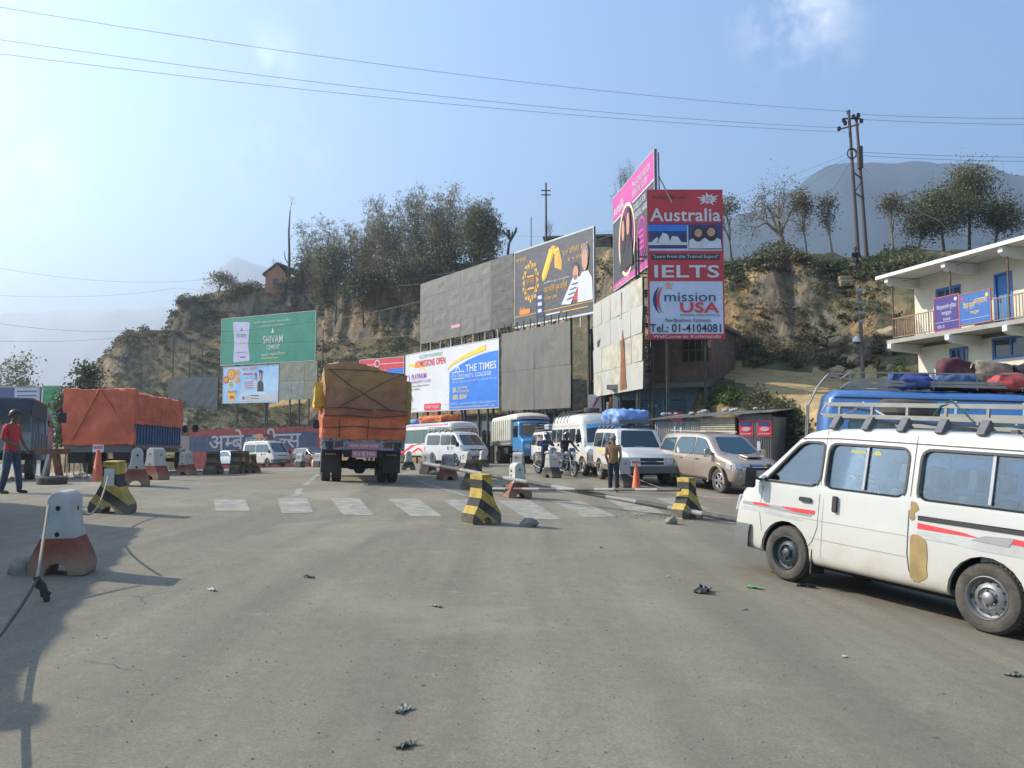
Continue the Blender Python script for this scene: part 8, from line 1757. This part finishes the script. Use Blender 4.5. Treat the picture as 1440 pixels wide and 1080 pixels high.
lx = lambda u: P(u,480,37).x-lp.location.x
MB().bar((lx(1213),0,zl(466)),(lx(1204),-.1,zl(468)),.04).build('bracket', M_pole, lp); MB().lathe([(.03,.28),(.10,.22),(.17,.1),(.19,0),(.17,-.02)], 18, 'z', c=(lx(1203),-.1,zl(481))).build('lamp_shade', pm('lamp_white', (.62,.62,.62), rough=.4), lp, smooth=60); MB().lathe([(.17,-.02),(.12,-.1),(0,-.14)], 16, 'z', c=(lx(1203),-.1,zl(481))).build('lamp_bowl', M_dglass, lp, smooth=60)
for v_ in (408, 425, 440, 452): MB().cb((lx(1212),-.02,zl(v_)), (.22,.15,.12)).build('clamp', pm('clamp_grey', (.3,.3,.3), rough=.6), lp)
pp = thing('power_pole', 'slim dark power pole with short cross arms behind the gold billboard', 'power pole', (P(768,345,76).x, 76, P(768,372,76).z-1)); z_ = lambda v: P(768, v, 76).z-pp.location.z
MB().tube([(0,0,0),(0,0,z_(259))], [.13,.08], 10).build('pole', M_ins, pp, smooth=60)
for v_ in (268, 274): MB().box(-.45,-.05,z_(v_)-.05,.45,.05,z_(v_)+.05).build('cross_arm', M_ins, pp)
MB().lathe([(0,-.14),(.1,0),(0,.14)], 8, 'z', c=(0,0,z_(258))).build('insulator', M_ins, pp)
pp2 = thing('thin_mast', 'very thin grey mast left of the slim dark power pole', 'mast', (P(747,345,76).x, 76, P(747,372,76).z-1)); MB().tube([(0,0,0),(0,0,P(747,305,76).z-pp2.location.z)], .045, 8).build('mast', M_rackd, pp2)
for i, (u_, v0, v1, Y_) in enumerate(((243,530,465,92),(266,530,480,92),(453,560,462,80),(284,520,490,92),(198,540,500,94))):
    t_ = thing('thin_pole', ['thin bare pole on the left slope','thin bare pole between slope shrubs left of the green board','dark thin pole right of the green cement board','short thin pole near the left edge of the green board','short thin pole on the far left slope'][i], 'pole', P(u_, v0, Y_)); MB().tube([(0,0,-2.5),(0,0,P(u_,v1,Y_).z-t_.location.z)], .05, 7).build('shaft', M_ins, t_)
M_wire = pm('wire', (.05,.055,.065), rough=.5)
def wire(pts, sag, label, r=.010, n=26, group='overhead wires'):
    mb = MB(); dn = []
    for a, c in zip(pts, pts[1:]):
        for i in range(n): t_ = i/n; dn.append(a.lerp(c, t_) - Vector((0,0,sag*4*t_*(1-t_))))
    dn.append(pts[-1]); mb.tube(dn, r, 5); return tag(mb.build('overhead_wire', M_wire, smooth=60), label, 'wire', group)
wire([P(-500,-78,30), P(1197,157,50.5)], .95, 'topmost overhead wire crossing the whole sky to the twin poles', .010); wire([P(-500,-22,30), P(1184,180,50.5)], .9, 'second overhead wire crossing the sky to the twin poles', .010); wire([P(-500,8,30), P(1190,186,50.5)], .75, 'third overhead wire crossing the sky to the twin poles', .010)
for v0, v1, lab in ((161,155,'upper wire leaving the twin poles to the right'),(168,166,'second wire leaving the twin poles to the right'),(214,212,'third wire leaving the twin poles to the right'),(219,220,'lowest wire leaving the twin poles to the right')): wire([P(1212,v0,50.5), P(1900,v1-8,44)], .5, lab, .012)
for pts, sg_, lab in (([P(-120,352,60),P(300,392,85),P(600,388,88),P(1196,215,50.8)], 1.2, 'wire from the left over the hill to the twin poles'), ([P(-120,432,45),P(180,465,60),P(440,452,78),P(720,385,60),P(860,345,50)], .5, 'wire sagging in front of the green board up to the upper boards'), ([P(-120,470,45),P(200,470,60),P(450,478,78),P(1000,420,45)], .5, 'low wire passing over the green board to the tall red board'), ([P(-120,405,60),P(250,405,80),P(560,402,85),P(860,330,60),P(1197,220,50.8)], .8, 'nearly level wire across the bamboo grove'),
                     ([P(1197,222,50.8),P(1000,300,60),P(700,330,95)], .8, 'thin wire falling left from the twin poles behind the trees'), ([P(1198,225,50.8),P(1060,420,47),P(1000,470,42)], .3, 'service wire dropping from the twin poles to the brick building'), ([P(1214,235,50.8),P(1320,310,42),P(1440,380,32)], .4, 'service wire from the twin poles to the balcony building'), ([P(1213,440,37),P(1130,500,42),P(1000,520,42.5)], .5, 'drooping wire from the lamp post along the cliff foot'), ([P(1213,446,37),P(1100,478,44),P(1000,486,42.5)], .35, 'second drooping wire from the lamp post to the brick building'), ([P(1213,430,37),P(1270,395,33),P(1400,345,28)], .2, 'wire from the lamp post under the balcony roof')):
    wire(pts, sg_, lab, .009 if pts[0].y < 70 else .011, 14)
# ------------------------------------------------------------------ vegetation
def leaf_mesh(name, pts, size, mat, asp=.5, up=.0, seed=0, droop=None):
    """pts (N,3): one small leaf quad each, random turn"""
    r = np.random.RandomState(seed); n = len(pts); pts = np.asarray(pts, dtype=float)
    a = r.normal(size=(n,3)); a /= np.linalg.norm(a, axis=1, keepdims=True)
    if droop is not None: a = a*(1-droop) + np.array([0,0,-1.0])*droop; a /= np.linalg.norm(a, axis=1, keepdims=True)
    b = r.normal(size=(n,3)); b -= a*(a*b).sum(1, keepdims=True); b /= np.linalg.norm(b, axis=1, keepdims=True)
    s = size*(.55+.9*r.rand(n,1)); A = a*s; B = b*s*asp
    v = np.stack([pts-A, pts-A*.1+B, pts+A, pts-A*.1-B], 1).reshape(-1, 3).astype(np.float32)
    me = bpy.data.meshes.new(name); me.vertices.add(4*n); me.vertices.foreach_set('co', v.ravel()); me.loops.add(4*n); me.loops.foreach_set('vertex_index', np.arange(4*n, dtype=np.int32))
    me.polygons.add(n); me.polygons.foreach_set('loop_start', np.arange(0, 4*n, 4, dtype=np.int32)); me.update(calc_edges=True); me.materials.append(mat); return me
L_dark = leafmat('leaf_dark', (.058,.070,.036), (.115,.12,.065)); L_mid = leafmat('leaf_mid', (.085,.095,.042), (.17,.165,.08)); L_dry = leafmat('leaf_dry', (.10,.085,.040), (.19,.155,.08)); L_bam = leafmat('leaf_bamboo', (.135,.115,.060), (.25,.21,.12)); L_bam2 = leafmat('leaf_bamboo_green', (.10,.105,.052), (.19,.18,.095)); L_pale = leafmat('leaf_pale', (.13,.14,.07), (.22,.22,.12)); L_fresh = leafmat('leaf_fresh', (.045,.085,.015), (.10,.14,.03))
M_bark = pm('bark', (.085,.065,.05), rough=.95, var=.3, scale=3, bump=.6); M_barkl = pm('bark_pale', (.19,.16,.125), rough=.95, var=.3, scale=3, bump=.6); M_culm = pm('bamboo_culm', (.19,.17,.09), rough=.7, var=.3)
def grow(rg, H, r0, lean=0, fork=3, spread=.7, levels=4, ratio=.68, first=.35, gravity=0, wob=.12, flat=0):
    segs = []; tips = []
    def rec(p, d, L_, r, lv):
        k = 3; pts = [p]; rs = [r]
        for i in range(k):
            d = (d + Vector((rg.gauss(0,wob), rg.gauss(0,wob), rg.gauss(0,wob)*.6 + gravity*lv*.05))).normalized(); p = p + d*(L_/k); pts.append(p); rs.append(r*(1-.35*(i+1)/k))
        segs.append((pts, rs, lv))
        if lv >= levels: tips.append((p, d, lv)); return
        if lv >= levels-1: tips.append((pts[2], d, lv))
        n = fork if lv else fork+1; a0_ = rg.uniform(0, 6)
        for j in range(n):
            a = a0_ + 2*math.pi*j/n + rg.uniform(-.4,.4); s = spread*rg.uniform(.6,1.25); ax = d.orthogonal().normalized(); ax.rotate(Matrix.Rotation(a, 3, d)); nd = (d*math.cos(s) + ax*math.sin(s)); 
            if flat: nd.z *= (1-flat*lv/levels)
            rec(p, nd.normalized(), L_*ratio*rg.uniform(.75,1.15), rs[-1]*.70, lv+1)
        if lv == 0 and fork > 1: rec(p, d, L_*ratio, rs[-1]*.8, lv+1)
    rec(Vector((0,0,0)), Vector((lean,0,1)).normalized(), H*first, r0, 0)
    return segs, tips
def norm_tree(segs, tips, H, Wd):
    pts = [p for s in segs for p in s[0]]; zt = max(p.z for p in pts); w = max(max(abs(p.x), abs(p.y)) for p in pts); kz, kx = H/zt, Wd/2/w
    f = lambda p: Vector((p.x*kx, p.y*kx, p.z*kz)); return [([f(p) for p in s[0]], s[1], s[2]) for s in segs], [(f(t[0]), t[1], t[2]) for t in tips]
def tree(label, base, H, Wd, kind, seed, group=None, leaf=None, nleaf=900, bark=None, lsize=.11, cr=.45, **kw):
    rg = random.Random(seed); segs, tips = grow(rg, H, **kw); segs, tips = norm_tree(segs, tips, H*.94, Wd*.92)
    t = thing(kind, label, 'tree', base, 0, group)
    mb = MB(); mt = MB()
    for pts, rs, lv in segs: (mb if lv == 0 else mt).tube(pts, rs, 8 if lv == 0 else (5 if lv < 3 else 3), cap=False)
    mb.v = [(v[0], v[1], v[2]) for v in mb.v]; mb.tube([(0,0,-1.2),(0,0,0.05)], segs[0][1][0]*1.05, 8); mb.build('trunk', bark or M_bark, t, smooth=60); mt.build('branches', bark or M_bark, t, smooth=60)
    if nleaf and leaf:
        r = np.random.RandomState(seed); P0 = np.array([tuple(x[0]) for x in tips]); idx = r.randint(0, len(P0), nleaf); cl = P0[idx] + r.normal(size=(nleaf,3))*cr*np.array([1,1,.8]); link('crown', leaf_mesh('crown', cl, lsize, leaf, .55, seed=seed), t)
    return t
def hill_base(u, s, dz=-.15): p = hill_pt(u, s); p.z += dz; return p
def crest(u, s=5.05): return hill_base(u, s)
# right-hand skyline trees
yy = 56
def rb(u, s): return hill_base(u, s)
b0 = rb(1112, 5.5); Ht = P(1104,228,b0.y).z - b0.z; tree('wide flat topped bare tree standing left of the twin poles', b0, Ht, 205/F*b0.y, 'umbrella_tree', 5, leaf=L_dry, nleaf=2600, lsize=.06, cr=.22, bark=M_barkl, r0=.30, fork=3, spread=.78, levels=6, ratio=.78, first=.40, gravity=-.4, wob=.14, flat=.8)
for (u_, s_, vt, w_, seed, lab, lf, nl, ls) in ((1034,5.3,268,58,11,'thin leaved tree right beside the tall red board',L_dry,1500,.07),(1141,5.5,262,46,12,'slim tree just right of the flat topped tree',L_dry,1300,.07),(1176,5.5,268,46,13,'slim pale leaved tree left of the twin poles',L_dry,1200,.07),(1262,5.6,266,54,14,'slim pale tree right of the twin poles',L_dry,1300,.07)):
    b0 = rb(u_, s_); Ht = P(u_, vt, b0.y).z - b0.z; tree(lab, b0, Ht, w_/F*b0.y, 'hill_tree', seed, 'slim trees on the right hilltop', leaf=lf, nleaf=nl, lsize=ls, cr=.28, bark=M_barkl if seed != 11 else M_bark, r0=.09, fork=3, spread=.5, levels=4, ratio=.68, first=.42, gravity=.5)
for (u_, s_, vt, w_, seed, lab, nl) in ((1335,5.6,268,120,21,'broad dense dark tree behind the balcony building roof',9000),(1372,5.7,231,80,22,'tall pointed leafy tree above the broad dark tree',5200),(1405,5.6,285,70,23,'dense leafy tree at the right end of the skyline',4200),(1298,5.5,300,56,24,'low round dark tree at the left of the dense tree group',3200)):
    b0 = rb(u_, s_); Ht = P(u_, vt, b0.y).z - b0.z; tree(lab, b0, Ht, w_/F*b0.y, 'leafy_tree', seed, 'dense trees on the right skyline', leaf=L_mid if seed != 24 else L_dark, nleaf=int(nl*1.25), lsize=.075, cr=.55, r0=.12, fork=4, spread=.8, levels=3, ratio=.72, first=.07, gravity=.5)
# left and middle skyline
b0 = crest(303, 5.3); tree('small rounded tree alone on the left hill crest', b0, P(303,381,b0.y).z-b0.z, 48/F*b0.y, 'round_tree', 31, leaf=L_dry, nleaf=1500, lsize=.12, cr=.4, r0=.12, fork=4, spread=.75, levels=3, ratio=.7, first=.22)
b0 = crest(378, 5.3); tree('bare grey tree behind the small brick house', b0, P(378,362,b0.y).z-b0.z, 34/F*b0.y, 'bare_tree', 32, leaf=L_dry, nleaf=300, lsize=.08, cr=.2, bark=M_barkl, r0=.09, fork=4, spread=.6, levels=4, ratio=.7, first=.25)
b0 = crest(402, 5.0); b0.z -= .3; Ht = P(402,272,b0.y).z-b0.z; t_ = thing('bare_trunk_tree', 'very tall bare trunk with a tiny twiggy top beside the small brick house', 'tree', b0); MB().tube([(0,0,-1),(.1,0,Ht*.3),(-.05,0,Ht*.6),(.08,0,Ht*.82)], [.22,.18,.13,.07], 8).tube([(.05,0,Ht*.25),(-.5,0,Ht*.32),(-.6,0,Ht*.40)], [.09,.07,.03], 6).tube([(-.02,0,Ht*.5),(.3,0,Ht*.53)], [.05,.02], 5).build('trunk', M_bark, t_, smooth=60)
sg_, tp2 = grow(random.Random(8), 3, .05, fork=3, spread=.8, levels=3, ratio=.7, first=.3); sg_, tp2 = norm_tree(sg_, tp2, Ht*.19, 2.2); mb = MB(); [mb.tube(p, [x*.8 for x in r_], 4, cap=False) for p, r_, l in sg_]; mb.v = [(v[0]+.08, v[1], v[2]+Ht*.81) for v in mb.v]; mb.build('twigs', M_bark, t_)
b0 = crest(716, 5.3); Ht = P(716,320,b0.y).z-b0.z; t_ = thing('pollarded_tree', 'small pollarded tree with knobbly stubs above the grey billboard', 'tree', b0); rg = random.Random(3); mb = MB(); mb.tube([(-.2,0,-.5),(0,0,Ht*.45),(.25,0,Ht*.6)], [.17,.14,.11], 8); 
for i in range(9): a = i*.7; e_ = Vector((.25+math.cos(a)*1.0*rg.uniform(.5,1), math.sin(a)*.6, Ht*rg.uniform(.78,1.0))); mb.tube([(.2,0,Ht*.55), Vector((.25,0,Ht*.62)).lerp(e_, .5)+Vector((0,0,-.1)), e_], [.10,.08,.11], 6)
mb.build('trunk', M_bark, t_, smooth=50)
b0 = hill_base(884, 5.2); Ht = P(884,212,b0.y).z-b0.z; tree('bare twiggy tree rising behind the pink shampoo board', b0, Ht, 56/F*b0.y, 'bare_tree', 33, leaf=L_dry, nleaf=260, lsize=.07, cr=.2, bark=M_barkl, r0=.12, fork=4, spread=.5, levels=5, ratio=.72, first=.45)
b0 = crest(700, 6.0); tree('bare twiggy tree far behind the slim power pole', hill_base(776, 5.6), P(776,305,hill_base(776,5.6).y).z-hill_base(776,5.6).z, 26/F*85, 'bare_tree', 34, bark=M_barkl, r0=.06, fork=4, spread=.6, levels=4, ratio=.7, first=.3)
# far left trees beyond the lay-by
q = P(32,620,60); q.z = -3; tree('pale airy tree beyond the faded blue board at far left', q, P(32,484,60).z+3, 92/F*60, 'pale_tree', 35, leaf=L_pale, nleaf=2600, lsize=.12, cr=.42, bark=M_barkl, r0=.12, fork=4, spread=.6, levels=4, ratio=.72, first=.35)
for i, (u_, vt, w_, lab) in enumerate(((120,505,42,'dark leafy sapling rising behind the orange tarpaulin truck'),(98,540,40,'dark bushy sapling between green board and orange tarpaulin'),(92,590,30,'low dark shrub tree below the green board'))):
    q = P(u_,640,46); q.z = ground(q.x, 46)-.3; tree(lab, q, P(u_,vt,46).z-q.z, w_/F*46, 'leafy_sapling', 40+i, leaf=L_dark, nleaf=1500, lsize=.11, cr=.28, r0=.05, fork=3, spread=.55, levels=3, ratio=.7, first=.3)
# bamboo clumps
def bamboo(label, base, H, Wd, n, seed, leaf, dens=70, lean=0):
    rg = random.Random(seed); t = thing('bamboo_clump', label, 'bamboo', base, 0, 'bamboo clumps on the hill'); cm = MB(); lp_ = []
    for i in range(n):
        a = rg.uniform(0, 2*math.pi); r = abs(rg.gauss(0, .3))*Wd*.16; out_ = Vector((math.cos(a), math.sin(a)*.6, 0)); h = H*rg.uniform(.5, 1.0)*(1-.10*r); bend = rg.uniform(.12, .9)*Wd*.5; p0 = out_*r; pts = []
        for k in range(8): t_ = k/7; pts.append(p0 + out_*bend*t_**2.1 + Vector((lean*t_*t_, 0, h*(t_ - .10*t_**4)))+Vector((rg.gauss(0,.05), 0, 0)))
        cm.tube(pts, [.045*(1-.8*k/7)+.008 for k in range(8)], 3, cap=False)
        for k in range(int(dens*.95)):
            t_ = rg.uniform(.12, 1)**.75; j = min(6, int(t_*7)); p = pts[j].lerp(pts[j+1], t_*7-j); w_ = .26+.55*(1-abs(t_-.5)*1.5 if t_ < .85 else .35); tw = Vector((rg.gauss(0, w_), rg.gauss(0, w_), rg.gauss(-.05, w_*.8))); p = p + tw
            for q_ in range(5): lp_.append(tuple(p + Vector((rg.gauss(0,.13), rg.gauss(0,.13), rg.gauss(0,.13)))))
    cm.build('culms', M_culm, t, smooth=60)['kind'] = 'stuff'; link('foliage', leaf_mesh('foliage', lp_, .19, leaf, .17, seed=seed, droop=.35), t); return t
for i, (u_, s_, vt, w_, n, lf, dens, lab) in enumerate(((432,4.85,300,50,18,L_bam2,60,'leftmost slender bamboo clump on the crest'),(466,4.8,294,74,26,L_bam,60,'second bamboo clump with thin upright stems'),(505,4.8,290,76,28,L_bam,60,'third brownish bamboo clump on the crest'),(548,4.7,250,84,34,L_bam,75,'tall brown bamboo clump left of centre'),(592,4.7,256,86,34,L_bam2,75,'broad greenish bamboo clump in the middle of the grove'),(628,4.8,246,88,36,L_bam,75,'tallest bamboo clump above the grey billboard'),(668,4.9,268,72,28,L_bam2,70,'right hand bamboo clump leaning over the grey billboard'),(690,5.05,305,40,14,L_bam,45,'thin bamboo fringe at the right end of the grove'),(450,4.5,335,60,20,L_bam2,60,'low bamboo clump beneath the leftmost one'),(520,4.4,330,80,24,L_bam,60,'low drooping bamboo on the slope under the tall clumps'),(590,4.4,335,80,24,L_bam2,60,'low drooping bamboo on the slope above the grey billboard'))):
    b0 = hill_base(u_, s_, -.4); bamboo(lab, b0, (P(u_,vt,b0.y).z-b0.z)*1.04, w_/F*b0.y*1.15, n, 50+i, lf, dens)
for i, (u_, s_, vt, w_, lab, nl, lf) in enumerate(((470,4.3,345,70,'dense dark bush tree at the foot of the left bamboo',2400,L_dark),(424,4.6,365,46,'dark bush tree beside the bare trunk',1600,L_dark),(560,4.35,350,90,'dense dark tree in the middle of the slope',2600,L_dark),(625,4.5,330,90,'dense dark tree under the tallest bamboo',2600,L_dark),(672,4.9,296,46,'bright green leafy tree at the right of the bamboo',2600,L_mid),(510,4.2,375,90,'spreading dark bush low on the slope',2200,L_dark))):
    b0 = hill_base(u_, s_, -.3); tree(lab, b0, P(u_,vt,b0.y).z-b0.z, w_/F*b0.y, 'slope_tree', 70+i, 'dark trees among the bamboo', leaf=lf, nleaf=nl, lsize=.17, cr=.6, r0=.13, fork=4, spread=.75, levels=3, ratio=.72, first=.2)
# countable bushes on the crest line
for i, (u_, s_, w_, h_, lf) in enumerate(((1100,5.05,70,40,L_mid),(1165,5.0,40,24,L_mid),(1185,5.05,44,26,L_fresh),(1130,5.0,30,18,L_dry),(1075,4.95,34,20,L_mid),(1246,5.05,34,16,L_fresh),(262,5.0,34,18,L_mid),(330,5.05,40,16,L_mid),(352,5.0,36,18,L_mid),(410,5.0,40,22,L_mid),(395,4.95,30,14,L_fresh),(250,4.95,18,22,L_dark),(560,5.0,60,30,L_dark),(1300,4.9,70,26,L_mid),(1350,4.9,80,26,L_mid),(1270,4.9,50,22,L_mid),(1410,4.9,70,26,L_dark))):
    b0 = hill_base(u_, s_, 0); W_, H_ = w_/F*b0.y, h_/F*b0.y; r = np.random.RandomState(90+i); n = int(260+W_*H_*130); d = r.normal(size=(n,3)); d /= np.linalg.norm(d, axis=1, keepdims=True); rad = r.rand(n,1)**.35; pt = d*rad*np.array([W_/2, W_/2.6, H_*.62]); pt[:,2] = np.abs(pt[:,2]) ; pt += r.normal(size=(n,3))*.10
    lump = np.array([noise.noise(Vector(p)*1.3+Vector((i,0,0))) for p in pt])[:,None]; pt *= 1+.35*lump
    o = link('bush', leaf_mesh('bush', pt, .10, lf, .55, seed=i)); o.location = b0; tag(o, 'bush number on crest', 'bush', 'bushes along the hill crest')
    o['label'] = ['large round bush below the flat topped tree','bush just left of the seated man','low green bush beside the seated man','dry bush near the umbrella tree foot','bush on the earth bank right of the tall red board','bush right of the twin poles','bush on the step of the left hill crest','low bush right of the round crest tree','low bush left of the small brick house','bush under the tall bare trunk','fresh green bush in front of the small brick house','dark bush overhanging the left crest step','dark bush under the tall brown bamboo','bush row start left of the dense tree group','bush beneath the broad dark skyline tree','low bush between twin poles and dense trees','dark bush at the far right skyline'][i]
# ground cover: uncountable shrubs, creepers and dry grass over the slopes
def cover(name, regions, mat, size, seed, asp=.5):
    r = random.Random(seed); pts = []
    for (u0, u1, s0, s1, n, rad, hgt, k) in regions:
        for i in range(n):
            u_, s_ = r.uniform(u0, u1), r.uniform(s0, s1)
            if in_poly((u_, s_), TRACK) or in_poly((u_, s_), TRACK2): continue
            c = hill_pt(u_, s_)
            if noise.noise(Vector((c.x*.16, c.y*.16, c.z*.3+seed))) < -.12: continue
            R_ = rad*r.uniform(.5, 1.4)
            for j in range(k):
                a, q_ = r.uniform(0, 6.28), r.random()**.5; pts.append((c.x+math.cos(a)*q_*R_, c.y+math.sin(a)*q_*R_-.1, c.z+abs(r.gauss(0,.45))*hgt*(1.1-q_)+.02))
    tag(link(name, leaf_mesh(name, pts, size, mat, asp, seed=seed)), kind='stuff'); return len(pts)
nL = 0
nL += cover('hillside_shrubs', [(135,460,.3,5,220,.6,.8,50),(236,470,4.4,5.15,200,.8,1.0,65),(455,720,1.5,5,190,.8,1.1,60),(830,1010,2.0,5,90,.7,1.0,60)], L_dark, .15, 1)
nL += cover('hillside_shrubs', [(135,460,.3,5,600,.5,.5,45),(455,720,1,5,420,.7,.7,50),(160,460,2.9,4,110,.5,.5,45)], L_mid, .13, 2)
nL += cover('dry_undergrowth', [(135,720,.3,5,1300,.6,.5,45),(990,1260,3.4,5.1,200,.5,.5,40)], L_dry, .12, 3, .25)
nL += cover('bank_vegetation', [(975,1075,.4,2.2,330,.5,.7,70),(1060,1150,.2,1.6,260,.45,.6,70),(930,1010,.3,2,120,.6,.8,70),(1085,1140,0,1.0,120,.4,.7,70)], L_mid, .085, 4)
nL += cover('bank_vegetation', [(975,1140,.2,1.9,170,.4,.6,60),(1190,1400,1.0,3.0,90,.4,.5,50)], L_fresh, .08, 5)
nL += cover('cliff_shrubs', [(1000,1260,4.95,5.3,150,.5,.6,60),(1030,1065,4.7,5.0,30,.4,.6,50),(1180,1290,3.2,5,90,.4,.6,50),(1120,1200,3.2,4.2,60,.4,.5,45),(1260,1440,4.2,5.3,150,.7,.9,60)], L_dark, .10, 6)
nL += cover('cliff_shrubs', [(1000,1300,4.85,5.3,160,.4,.4,50),(1040,1080,3.1,4.6,40,.3,.4,35),(1190,1280,3.0,4.6,60,.35,.4,45)], L_mid, .085, 7)
# rocks and rubble on the cliff foot and along the path
bl_ = ['large','small','rounded','flat','jagged','dark','pale','leaning']
pl_ = ['beside the lamp post foot','at the foot of the cliff steps','under the balcony corner','left of the lamp post']
for i in range(16):
    q_ = i//8*2 + i % 2; u_ = [1206, 1200, 1262, 1180][i//4] + rnd.uniform(-13, 13); s_ = rnd.uniform(2.9, 4.0); p = hill_pt(u_, s_); rock(p, rnd.uniform(.18, .55), 1.2, .8, 'boulder', '%s tan boulder %s' % (bl_[i*3 % 8 if i < 8 else (i*3+1) % 8], pl_[i//4]), 'boulders below the cliff path', seed=i, cat='boulder', mat=pm('boulder_tan', (.30,.24,.15), rough=.95, var=.3, scale=2, bump=1))
# footpath steps up the cliff
stp = thing('footpath_steps', 'rough earth and stone steps climbing the cliff to the seated man', 'steps', hill_pt(1200, 4.3))
for i in range(4):
    p = hill_pt(1201+(3-i)*1.5, 4.93+i*.07) - stp.location; p.z -= .16; w_ = 1.7-.08*i; MB().box(-w_/2, -.35, -.3, w_/2, .35, .07).build('step', pm('step_stone', (.30,.25,.15), rough=.95, var=.3, scale=3, bump=1), stp, bevel=.04, loc=p, rot=(0, 0, rnd.uniform(-.15,.15)))
print('leaves', nL)
